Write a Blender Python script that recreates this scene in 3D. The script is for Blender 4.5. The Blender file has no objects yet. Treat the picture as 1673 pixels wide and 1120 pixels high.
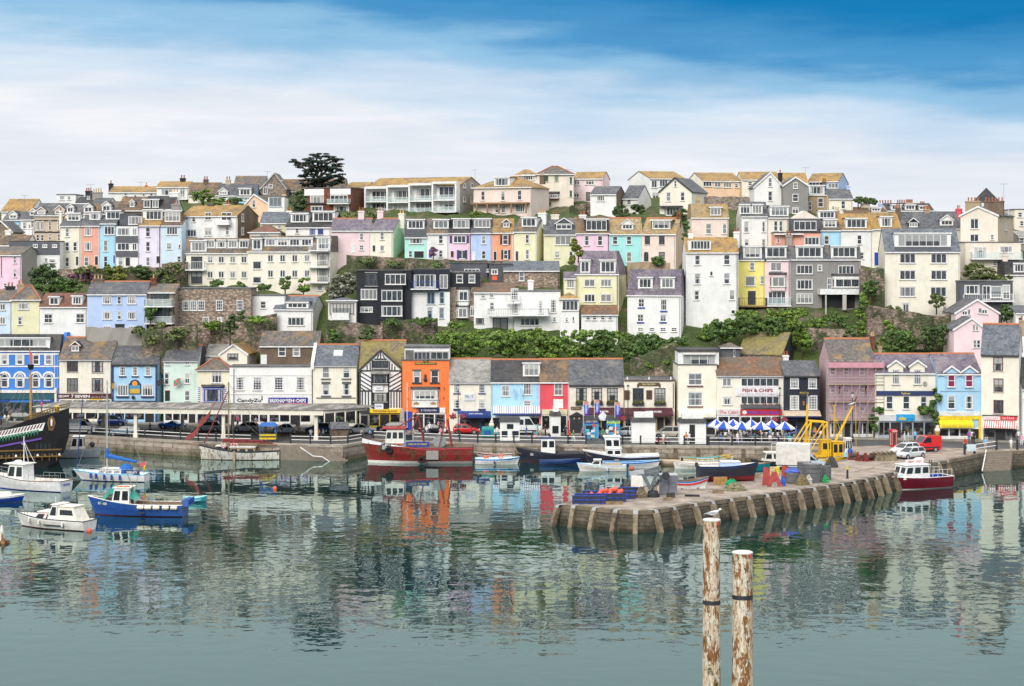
import bpy, bmesh, math, random
from mathutils import Vector, Matrix
random.seed(7)
S=bpy.context.scene
COL=S.collection
F, CX, YH, HC=3000.0, 836.5, 405.0, 30.0
GZ=2.2
R=math.radians
def wpt(px, py, Y): return Vector(((px-CX)*Y/F, Y, HC-(py-YH)*Y/F))
def yground(py, z=GZ): return (HC-z)*F/(py-YH)
def gpt(px, py, z=GZ):
 Y=yground(py, z); return Vector(((px-CX)*Y/F, Y, z))
ZM = {'A': (0, 260, 3.983), 'B': (400, 240, 3.733), 'C': (800, 240, 3.733), 'D': (1200, 260, 3.537), 'F1': (0, 520, 5.577), 'F2': (280, 530, 5.577),
 'F3': (560, 540, 5.577), 'F4': (840, 550, 5.577), 'F5': (1110, 540, 5.577), 'F6': (1373, 520, 5.09), 'Q1': (0, 660, 4.666), 'Q2': (310, 650, 5.577),
 'Q3': (590, 670, 5.577), 'Q4': (840, 670, 4.647), 'Q5': (880, 720, 4.647), 'Q6': (1130, 660, 5.577), 'Q7': (1373, 660, 5.577), 'O': (0, 0, 1)}
MATS={}
def nodes(name):
 m=bpy.data.materials.new(name); m.use_nodes=True
 t = m.node_tree; b = t.nodes['Principled BSDF']
 return m, t, b
def N(t, kind, **kw):
 n=t.nodes.new(kind)
 for k, v in kw.items():
  if k in n.inputs.keys() if isinstance(k, str) else False: n.inputs[k].default_value=v
  else: setattr(n, k, v)
 return n
def ramp(t, fac, stops):
 r = t.nodes.new('ShaderNodeValToRGB'); e = r.color_ramp.elements
 while len(e) < len(stops): e.new(0.5)
 for i, (p, c) in enumerate(stops):
  e[i].position=p; e[i].color=(c[0], c[1], c[2], 1) if not isinstance(c, (int, float)) else (c, c, c, 1)
 t.links.new(fac, r.inputs[0]); return r.outputs[0]
def mixc(t, fac, a, b, mode='MIX'):
 m = t.nodes.new('ShaderNodeMix'); m.data_type = 'RGBA'; m.blend_type = mode
 for sock, v in ((m.inputs[0], fac), (m.inputs[6], a), (m.inputs[7], b)):
  if isinstance(v, bpy.types.NodeSocket): t.links.new(v, sock)
  elif isinstance(v, (int, float)): sock.default_value=v
  else: sock.default_value=(v[0], v[1], v[2], 1)
 return m.outputs[2]
def mapping(t, scale=(1, 1, 1), src='pos', rot=(0, 0, 0)):
 mp = t.nodes.new('ShaderNodeMapping'); mp.inputs['Scale'].default_value = scale; mp.inputs['Rotation'].default_value = rot
 if src == 'pos': o = t.nodes.new('ShaderNodeNewGeometry').outputs['Position']
 elif src == 'obj': o = t.nodes.new('ShaderNodeTexCoord').outputs['Object']
 else: o = t.nodes.new('ShaderNodeTexCoord').outputs['Generated']
 t.links.new(o, mp.inputs[0]); return mp.outputs[0]
def noise(t, vec, scale, detail=5, rough=0.6):
 n = t.nodes.new('ShaderNodeTexNoise'); n.inputs['Scale'].default_value = scale
 n.inputs['Detail'].default_value = detail; n.inputs['Roughness'].default_value = rough
 t.links.new(vec, n.inputs['Vector']); return n.outputs[0]
def bump(t, b, h, strength, dist=0.05):
 bp = t.nodes.new('ShaderNodeBump'); bp.inputs['Strength'].default_value = strength; bp.inputs['Distance'].default_value = dist
 t.links.new(h, bp.inputs['Height']); t.links.new(bp.outputs[0], b.inputs['Normal'])
def c3(c):
 return CK[c] if isinstance(c, str) else c
CK=dict(white=(.83, .825, .81), offw=(.78, .76, .70), cream=(.84, .77, .60), lcream=(.84, .79, .67), pcream=(.82, .74, .63), pyel=(.80, .77, .52), yellow=(.90, .78, .24),
  salmon=(.82, .40, .31), sky=(.42, .70, .88), pblue=(.64, .77, .90), lblue=(.47, .60, .87), blue=(.06, .23, .68), lilac=(.78, .73, .86), pink=(.86, .60, .74),
  ppink=(.86, .67, .69), cpink=(.83, .69, .62), mint=(.45, .80, .72), pmint=(.64, .78, .70), pgreen=(.60, .72, .52), orange=(.90, .22, .06), coral=(.86, .38, .22), red=(.75, .09, .12),
  peach=(.84, .58, .40), turq=(.38, .76, .74), grey=(.27, .26, .25), dgrey=(.10, .10, .105), navy=(.022, .026, .042), black=(.022, .025, .034), slatew=(.10, .105, .125),
  tan=(.40, .31, .20), beige=(.60, .48, .36), brown=(.17, .12, .085), brick=(.24, .085, .05), stone=(.33, .275, .225), rubble=(.38, .295, .23), crag=(.36, .27, .215), concrete=(.33, .31, .28), cblue=(.40, .64, .84),
  purp=(.16, .03, .05), dnavy=(.02, .035, .12), royal=(.02, .06, .38), maroon=(.075, .012, .018), lav=(.62, .58, .70), scpink=(.58, .38, .42), teal=(.012, .09, .12))
def PN(name, col, rough=.5, metal=0, mott=.12, sc=2.0):
 k = ('p', name)
 if k in MATS: return MATS[k]
 m, t, b=nodes(name); col=c3(col)
 n = noise(t, mapping(t, src='obj'), sc, 6)
 f=ramp(t, n, [(.3, 1-mott*2), (.7, 1+mott)])
 t.links.new(mixc(t, 1, col, f, 'MULTIPLY'), b.inputs['Base Color'])
 b.inputs['Roughness'].default_value = rough; b.inputs['Metallic'].default_value = metal
 MATS[k]=m; return m
def PT(col, rough=.45, name=None, mott=.10):
 c = c3(col); nm = name or ('paint_%s' % (col if isinstance(col, str) else '%.2f_%.2f_%.2f' % c))
 return PN(nm, c, rough, 0, mott)
def MW(col):
 k = ('w', col)
 if k in MATS: return MATS[k]
 m, t, b = nodes('render_' + (col if isinstance(col, str) else '%.2f_%.2f_%.2f' % col)); c = c3(col)
 if col in ('stone', 'rubble', 'brick', 'crag'):
  br = t.nodes.new('ShaderNodeTexVoronoi'); br.inputs['Scale'].default_value = 1.0; br.feature = 'F1'
  vec = mapping(t, (2.3, 2.3, 4.4) if col != 'brick' else (4.0, 4.0, 12))
  t.links.new(vec, br.inputs['Vector'])
  cell = ramp(t, br.outputs['Color'], [(.1, [x*.45 for x in c]), (.5, c), (.9, [min(1, x*1.5) for x in c])])
  n=noise(t, mapping(t), .35, 6)
  cc = mixc(t, ramp(t, n, [(.4, 0.0), (.7, .55)]), cell, (.36, .27, .22) if col != 'brick' else (.16, .05, .03))
  if col == 'crag':
   nv = noise(t, mapping(t), .30, 7, .72); cc = mixc(t, ramp(t, nv, [(.45, 0), (.53, .9)]), cc, (.065, .095, .028)); cc = mixc(t, 1, cc, ramp(t, noise(t, mapping(t, (1, 1, .4)), .8, 6, .7), [(.3, .45), (.62, 1.15)]), 'MULTIPLY')
  gap = ramp(t, br.outputs['Distance'], [(.25, 1.0), (.75, .55)])
  t.links.new(mixc(t, 1, cc, gap, 'MULTIPLY'), b.inputs['Base Color'])
  bump(t, b, br.outputs['Distance'], .6, .12)
 else:
  n1=noise(t, mapping(t), .55, 7, .65)
  n2=noise(t, mapping(t, (2.2, 2.2, .22)), 1.0, 5, .6)
  dark=sum(c) < .7
  f1=ramp(t, n1, [(.28, .84 if not dark else .6), (.55, 1.0), (.8, 1.04 if not dark else 1.5)])
  f2=ramp(t, n2, [(.30, .86), (.44, 1.0)])
  cc = mixc(t, 1, mixc(t, 1, c, f1, 'MULTIPLY'), mixc(t, .9, (1, 1, 1), f2), 'MULTIPLY')
  t.links.new(cc, b.inputs['Base Color'])
  bump(t, b, noise(t, mapping(t), 6, 4), .15, .03)
 b.inputs['Roughness'].default_value = .85
 MATS[k]=m; return m
ROOFC=dict(slate=((.10, .105, .118), (.20, .185, .165), .30), lich=((.135, .12, .11), (.30, .19, .08), .36), ochre=((.21, .145, .08), (.42, .255, .075), .68), brown=((.11, .085, .07), (.26, .16, .08), .5),
   purple=((.15, .125, .165), (.24, .21, .23), .45), blue=((.125, .14, .165), (.20, .21, .22), .35), pale=((.24, .235, .22), (.36, .345, .31), .55), red=((.20, .085, .055), (.14, .09, .07), .45),
   orange=((.20, .105, .055), (.13, .11, .09), .5), moss=((.18, .145, .09), (.26, .215, .065), .62), tanr=((.32, .25, .15), (.42, .27, .10), .5), dark=((.045, .045, .05), (.085, .08, .075), .4), felt=((.17, .17, .175), (.10, .10, .10), .5))
def MR(kind):
 k = ('r', kind)
 if k in MATS: return MATS[k]
 m, t, b = nodes('roof_' + kind); a, l, amt = ROOFC[kind]
 pos=mapping(t)
 cell = t.nodes.new('ShaderNodeTexVoronoi'); t.links.new(mapping(t, (3.2, 3.2, 4.5)), cell.inputs['Vector']); cell.inputs['Scale'].default_value = 1
 base = mixc(t, 1, a, ramp(t, cell.outputs['Color'], [(.05, .62), (.5, 1.0), (.95, 1.45)]), 'MULTIPLY')
 n=noise(t, pos, .42, 8, .68)
 f=ramp(t, n, [(.62-amt*.35, 0.0), (.74-amt*.3, .9)])
 col=mixc(t, f, base, l)
 n2=noise(t, mapping(t, (1.0, 1.0, .25)), 2.6, 6, .7)
 col=mixc(t, ramp(t, n2, [(.62, 0.0), (.75, .40)]), col, (.42, .40, .36))
 n3=noise(t, pos, 1.7, 6, .7)
 col = mixc(t, 1, col, ramp(t, n3, [(.3, .60), (.6, 1.05)]), 'MULTIPLY')
 t.links.new(col, b.inputs['Base Color']); b.inputs['Roughness'].default_value = .75
 w = t.nodes.new('ShaderNodeTexWave'); w.bands_direction = 'Z'; w.wave_profile = 'SAW'; w.inputs['Scale'].default_value = 1.4; w.inputs['Distortion'].default_value = .6
 t.links.new(pos, w.inputs['Vector']); bump(t, b, w.outputs['Fac'], .35, .06)
 MATS[k]=m; return m
def m_glass():
 if 'glass' in MATS: return MATS['glass']
 m, t, b = nodes('window_glass')
 oi = t.nodes.new('ShaderNodeObjectInfo'); g = t.nodes.new('ShaderNodeTexCoord'); sp = t.nodes.new('ShaderNodeSeparateXYZ')
 t.links.new(g.outputs['Generated'], sp.inputs[0])
 def math_(op, a, bb):
  n = t.nodes.new('ShaderNodeMath'); n.operation = op
  for i, v in enumerate((a, bb)):
   if isinstance(v, bpy.types.NodeSocket): t.links.new(v, n.inputs[i])
   else: n.inputs[i].default_value=v
  return n.outputs[0]
 rnd = oi.outputs['Random']
 edge = math_('ABSOLUTE', math_('SUBTRACT', sp.outputs[0], .5), 0)
 curt = math_('GREATER_THAN', edge, math_('ADD', .20, math_('MULTIPLY', rnd, .30)))
 blind = math_('GREATER_THAN', sp.outputs[2], math_('ADD', .35, math_('FRACT', math_('MULTIPLY', rnd, 7.31), 0)))
 has = math_('GREATER_THAN', math_('FRACT', math_('MULTIPLY', rnd, 13.7), 0), .45)
 f = math_('MULTIPLY', math_('MAXIMUM', curt, blind), has)
 net = math_('MULTIPLY', math_('GREATER_THAN', math_('FRACT', math_('MULTIPLY', rnd, 29.3), 0), .72), .45)
 f = math_('MAXIMUM', f, net)
 n=noise(t, mapping(t, (3, 3, .6)), 2.0, 3)
 dk=ramp(t, n, [(.35, (.012, .014, .018)), (.7, (.10, .115, .13))])
 cur = mixc(t, math_('FRACT', math_('MULTIPLY', rnd, 5.1), 0), (.36, .38, .39), (.62, .60, .55))
 t.links.new(mixc(t, math_('MULTIPLY', f, .8), dk, cur), b.inputs['Base Color'])
 b.inputs['Roughness'].default_value = .06; b.inputs['IOR'].default_value = 1.55
 MATS['glass'] = m; return m
def m_dark():  return PN('dark_interior', (.012, .012, .014), .6)
def LF(col=(.065, .11, .025), col2=(.11, .17, .03), name='leaf'):
 k = ('leaf', name)
 if k in MATS: return MATS[k]
 m, t, b = nodes('foliage_' + name)
 at = t.nodes.new('ShaderNodeAttribute'); at.attribute_name = 'tint'
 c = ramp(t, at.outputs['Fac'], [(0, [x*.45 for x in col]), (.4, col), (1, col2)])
 t.links.new(c, b.inputs['Base Color']); b.inputs['Roughness'].default_value = .6
 MATS[k]=m; return m
def ST(c1, c2, width, axis=0, name='stripe'):
 k = ('st', name)
 if k in MATS: return MATS[k]
 m, t, b=nodes(name)
 sp = t.nodes.new('ShaderNodeSeparateXYZ'); t.links.new(t.nodes.new('ShaderNodeTexCoord').outputs['Object'], sp.inputs[0])
 a = t.nodes.new('ShaderNodeMath'); a.operation = 'MULTIPLY'; a.inputs[1].default_value = 1/(2*width); t.links.new(sp.outputs[axis], a.inputs[0])
 fr = t.nodes.new('ShaderNodeMath'); fr.operation = 'FRACT'; t.links.new(a.outputs[0], fr.inputs[0])
 gt = t.nodes.new('ShaderNodeMath'); gt.operation = 'GREATER_THAN'; gt.inputs[1].default_value = .5; t.links.new(fr.outputs[0], gt.inputs[0])
 t.links.new(mixc(t, gt.outputs[0], c3(c1), c3(c2)), b.inputs['Base Color']); b.inputs['Roughness'].default_value = .7
 MATS[k]=m; return m
def WN(name, base, rust, amt, rough=.7, sc=.9, streak=True):
 k = ('worn', name)
 if k in MATS: return MATS[k]
 m, t, b=nodes(name)
 n = noise(t, mapping(t, (1.6, 1.6, .35) if streak else (1, 1, 1), 'obj'), sc*1.6, 8, .72)
 f=ramp(t, n, [(.62-amt*.3, 0.0), (.68-amt*.25, 1.0)])
 n2 = noise(t, mapping(t, src='obj'), 1.3, 6)
 rc=mixc(t, ramp(t, n2, [(.4, 0.0), (.6, 1.0)]), rust, [x*.35 for x in rust])
 t.links.new(mixc(t, f, mixc(t, 1, c3(base), ramp(t, n2, [(.25, .72), (.7, 1.08)]), 'MULTIPLY'), rc), b.inputs['Base Color'])
 b.inputs['Roughness'].default_value = rough; MATS[k] = m; return m
class MB:
 def __init__(s): s.v=[]; s.f=[]; s.m=[]
 def face(s, pts, m=0):
  i=len(s.v); s.v += [tuple(p) for p in pts]; s.f.append(tuple(range(i, i+len(pts)))); s.m.append(m); return s
 def hexa(s, p, m=0):
  i=len(s.v); s.v += [tuple(q) for q in p]
  for q in ((3, 2, 1, 0), (4, 5, 6, 7), (0, 1, 5, 4), (1, 2, 6, 5), (2, 3, 7, 6), (3, 0, 4, 7)):
   s.f.append(tuple(i+k for k in q)); s.m.append(m)
  return s
 def box(s, x0, x1, y0, y1, z0, z1, m=0, tx=0, ty=0):
  return s.hexa([(x0, y0, z0), (x1, y0, z0), (x1, y1, z0), (x0, y1, z0), (x0+tx, y0+ty, z1), (x1-tx, y0+ty, z1), (x1-tx, y1-ty, z1), (x0+tx, y1-ty, z1)], m)
 def prism(s, poly, axis, a, b, m=0):
  n=len(poly); i=len(s.v)
  for q in (a, b):
   for (p, r) in poly: s.v.append({0: (q, p, r), 1: (p, q, r), 2: (p, r, q)}[axis])
  s.f.append(tuple(i+k for k in range(n-1, -1, -1))); s.m.append(m); s.f.append(tuple(i+n+k for k in range(n))); s.m.append(m)
  for k in range(n): s.f.append((i+k, i+(k+1) % n, i+n+(k+1) % n, i+n+k)); s.m.append(m)
  return s
 def tube(s, p0, p1, r0, r1=None, n=6, m=0, cap=True):
  r1=r0 if r1 is None else r1; p0=Vector(p0); p1=Vector(p1); d=(p1-p0)
  if d.length < 1e-6: return s
  d.normalize(); a=d.orthogonal().normalized(); b=d.cross(a); i=len(s.v)
  for p, r in ((p0, r0), (p1, r1)):
   for k in range(n):
    t=2*math.pi*k/n; s.v.append(tuple(p+a*(r*math.cos(t))+b*(r*math.sin(t))))
  for k in range(n): s.f.append((i+k, i+(k+1) % n, i+n+(k+1) % n, i+n+k)); s.m.append(m)
  if cap: s.f.append(tuple(i+k for k in range(n-1, -1, -1))); s.m.append(m); s.f.append(tuple(i+n+k for k in range(n))); s.m.append(m)
  return s
 def path(s, pts, r, n=5, m=0):
  for a, b in zip(pts, pts[1:]): s.tube(a, b, r, r, n, m)
  return s
 def lathe(s, prof, c=(0, 0, 0), n=12, m=0, sx=1, sy=1):
  i=len(s.v); k=len(prof)
  for (r, z) in prof:
   for j in range(n):
    t=2*math.pi*j/n; s.v.append((c[0]+r*sx*math.cos(t), c[1]+r*sy*math.sin(t), c[2]+z))
  for a in range(k-1):
   for j in range(n): s.f.append((i+a*n+j, i+a*n+(j+1) % n, i+(a+1)*n+(j+1) % n, i+(a+1)*n+j)); s.m.append(m)
  s.f.append(tuple(i+j for j in range(n-1, -1, -1))); s.m.append(m); s.f.append(tuple(i+(k-1)*n+j for j in range(n))); s.m.append(m)
  return s
 def ball(s, c, r, n=10, m=0, sz=1, sx=1, sy=1):
  k=max(4, n//2+1); return s.lathe([(r*math.sin(math.pi*(j+.02)/(k+.04-1+1e-9)) if 0 < j < k-1 else r*.06, -r*sz*math.cos(math.pi*j/(k-1))) for j in range(k)], c, n, m, sx, sy)
 def grid(s, rows, m=0, mf=None, close=False):
  i=len(s.v); w=len(rows[0])
  for r in rows: s.v += [tuple(p) for p in r]
  for a in range(len(rows)-1):
   for j in range(w if close else w-1):
    q=(j+1) % w; s.f.append((i+a*w+j, i+a*w+q, i+(a+1)*w+q, i+(a+1)*w+j)); s.m.append(mf(a, j) if mf else m)
  return s
 def mesh(s, name, mats):
  me=bpy.data.meshes.new(name); me.from_pydata(s.v, [], s.f)
  if not isinstance(mats, (list, tuple)): mats=[mats]
  for x in mats: me.materials.append(x)
  if len(mats) > 1: me.polygons.foreach_set('material_index', s.m)
  me.update(); return me
 def build(s, name, mats, parent=None, smooth=False, loc=None, rz=0, fix=False):
  me=s.mesh(name, mats)
  if fix:
   bm=bmesh.new(); bm.from_mesh(me); bmesh.ops.remove_doubles(bm, verts=bm.verts, dist=1e-4); bmesh.ops.recalc_face_normals(bm, faces=bm.faces); bm.to_mesh(me); bm.free()
  if smooth: me.polygons.foreach_set('use_smooth', [True]*len(me.polygons))
  return link(name, me, parent, loc, rz)
def link(name, me, parent=None, loc=None, rz=0):
 o=bpy.data.objects.new(name, me); COL.objects.link(o)
 if parent: o.parent=parent
 if loc is not None: o.location=loc
 if rz: o.rotation_euler=(0, 0, rz)
 return o
LABELS=set()
def tag(o, label=None, cat=None, group=None, kind=None):
 if label:
  o['label'] = label
  if label in LABELS and not group: print('DUPLICATE LABEL', label)
  LABELS.add(label)
  if len(label.split()) > 16 or len(label.split()) < 4: print('LABEL LENGTH', len(label.split()), label)
 if cat: o['category'] = cat
 if group: o['group'] = group
 if kind: o['kind'] = kind
 return o
def thing(name, label, cat, loc=(0, 0, 0), rz=0, group=None):
 o=bpy.data.objects.new(name, None); COL.objects.link(o); o.location=loc; o.rotation_euler=(0, 0, rz); o.empty_display_size=.2
 return tag(o, label, cat, group)
def copy_tree(o, parent=None):
 c=o.copy(); COL.objects.link(c); c.parent=parent
 for ch in o.children: copy_tree(ch, c)
 return c
def text_mb(txt, w, h, x, y, z, bold=0.0, squash=True):
 cu = bpy.data.curves.new('t', 'FONT'); cu.body = txt; cu.align_x = 'CENTER'; cu.align_y = 'CENTER'; cu.offset = bold; cu.resolution_u = 2
 o = bpy.data.objects.new('t', cu); me = bpy.data.meshes.new_from_object(o)
 vs=[v.co.copy() for v in me.vertices]; mb=MB()
 if vs:
  x0=min(v.x for v in vs); x1=max(v.x for v in vs); y0=min(v.y for v in vs); y1=max(v.y for v in vs)
  sx=w/(x1-x0); sy=h/(y1-y0)
  if not squash: sx=sy=min(sx, sy)
  mb.v=[(x+(v.x-(x0+x1)/2)*sx, y, z+(v.y-(y0+y1)/2)*sy) for v in vs]
  mb.f=[tuple(p.vertices) for p in me.polygons]; mb.m=[0]*len(mb.f)
 bpy.data.objects.remove(o); bpy.data.curves.remove(cu); bpy.data.meshes.remove(me)
 return mb
FRC=dict(w=(.82, .82, .82), n=(.06, .03, .02), k=(.02, .02, .022), m=(.09, .012, .02), b=(.02, .06, .40), g=(.05, .25, .10), y=(.75, .6, .1), r=(.45, .03, .03), t=(.30, .18, .08), l=(.35, .5, .65), e=(.45, .45, .45))
WCACHE={}
def win_mesh(w, h, t):
 """window frame + pane meshes; local x along the wall, -y outward, z up, origin at the centre"""
 w=max(.25, round(w/.06)*.06); h=max(.25, round(h/.06)*.06); key=(round(w, 3), round(h, 3), t)
 if key in WCACHE: return WCACHE[key]
 ty = t[0]; fc = t[1] if len(t) > 1 else 'w'
 fr=MB(); a, b=w/2, h/2; ft=min(.11, w*.14); D=-.07; bt=.035
 hb, vb = {'s': (1, 0), 'c': (0, 1), 't': (0, 2), 'q': (0, 3), 'p': (0, 0), 'g': (2, 2), 'G': (4, 2), 'T': (1, 2), 'a': (1, 0), '6': (0, 5), '7': (0, 6), 'D': (0, 1), 'x': (1, 1), 'd': (0, 0), 'o': (0, 0), 'f': (0, 0)}[ty]
 pm=MB()
 if ty == 'd':
  fr.box(-a, a, D, 0, -b, -b+.06); fr.box(-a, -a+.07, D, 0, -b+.06, b); fr.box(a-.07, a, D, 0, -b+.06, b); fr.box(-a+.07, a-.07, D, 0, b-.09, b)
  for (z0, z1) in ((-b+.06, -b*.15), (-b*.15, b*.45), (b*.45, b-.09)): pm.box(-a+.07, a-.07, -.03, 0, z0+.01, z1-.01); pm.box(-a+.17, a-.17, -.05, -.03, z0+.08, z1-.08)
  FR = (bpy.data.meshes.new('x'))
  r = (fr.mesh('window', PT(FRC['w'])), pm.mesh('pane', PT(FRC[fc], .4)))
  WCACHE[key]=r; return r
 if ty == 'o':
  pm.face([(-a, -.012, -b), (a, -.012, -b), (a, -.012, b), (-a, -.012, b)]); fr.box(-a-.06, a+.06, -.08, 0, b, b+.08)
  r = (fr.mesh('window', PT(FRC[fc])), pm.mesh('pane', m_dark())); WCACHE[key] = r; return r
 if ty == 'a':
  n=8; r_=a; zc=b-r_
  arc=[(r_*math.cos(math.pi*k/n), zc+r_*math.sin(math.pi*k/n)) for k in range(n+1)]
  arci=[((r_-ft)*math.cos(math.pi*k/n), zc+(r_-ft)*math.sin(math.pi*k/n)) for k in range(n+1)]
  for k in range(n):
   o0, o1, i1, i0=arc[k], arc[k+1], arci[k+1], arci[k]
   fr.hexa([(o0[0], D, o0[1]), (i0[0], D, i0[1]), (i0[0], 0, i0[1]), (o0[0], 0, o0[1]), (o1[0], D, o1[1]), (i1[0], D, i1[1]), (i1[0], 0, i1[1]), (o1[0], 0, o1[1])])
  fr.box(-a, -a+ft, D, 0, -b, zc); fr.box(a-ft, a, D, 0, -b, zc); fr.box(-a+ft, a-ft, D, 0, -b, -b+ft)
  fr.box(-a+ft, a-ft, D+.01, -.01, -.03, .03)
  pm.face([(-a+ft, -.02, -b), (a-ft, -.02, -b)]+[(x, -.02, z) for x, z in arci])
 else:
  fr.box(-a, a, D, 0, b-ft, b); fr.box(-a, a, D, 0, -b, -b+ft); fr.box(-a, -a+ft, D, 0, -b+ft, b-ft); fr.box(a-ft, a, D, 0, -b+ft, b-ft)
  for k in range(1, vb+1):
   x = -a+w*k/(vb+1); q = bt*1.35 if ty in 'ctq67D' else bt*.8; fr.box(x-q, x+q, D+.012, -.005, -b+ft, b-ft)
  for k in range(1, hb+1):
   z = -b+h*k/(hb+1); q = bt*1.2 if ty in 'sx' else bt*.8; fr.box(-a+ft, a-ft, D+.02, -.008, z-q, z+q)
  pm.face([(-a+ft*.5, -.02, -b+ft*.5), (a-ft*.5, -.02, -b+ft*.5), (a-ft*.5, -.02, b-ft*.5), (-a+ft*.5, -.02, b-ft*.5)])
 if ty not in 'Df': fr.box(-a-.09, a+.09, -.17, 0, -b-.09, -b, 1)
 if h > .8: fr.box(-a-.05, a+.05, -.10, 0, b, b+.07, 1)
 fm = PT(FRC[fc], .4, 'frame_'+fc)
 r = (fr.mesh('window', [fm, PT((.62, .60, .56), .7, 'sill')]), pm.mesh('pane', m_glass()))
 WCACHE[key]=r; return r
def put_window(parent, u, v, z, w, h, t, rz=0, nested=False):
 fm, pm=win_mesh(w, h, t)
 nm = 'door' if t[0] == 'd' else 'window'
 o=link(nm, fm, parent, (u, v, z), rz)
 link('door_leaf' if nm == 'door' else 'pane', pm, o)
 return o
def one_mesh_window(parent, u, v, z, w, h, t, rz=0):
 k = ('one', round(w, 2), round(h, 2), t)
 if k not in WCACHE:
  fm, pm=win_mesh(w, h, t); bm=bmesh.new(); bm.from_mesh(fm); n=len(bm.faces); bm.from_mesh(pm)
  bm.faces.ensure_lookup_table()
  for f in bm.faces[n:]: f.material_index=2
  me = bpy.data.meshes.new('window'); bm.to_mesh(me); bm.free()
  for m in fm.materials: me.materials.append(m)
  while len(me.materials) < 2: me.materials.append(fm.materials[0])
  me.materials.append(pm.materials[0]); WCACHE[k]=me
 return link('window', WCACHE[k], parent, (u, v, z), rz)
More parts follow.
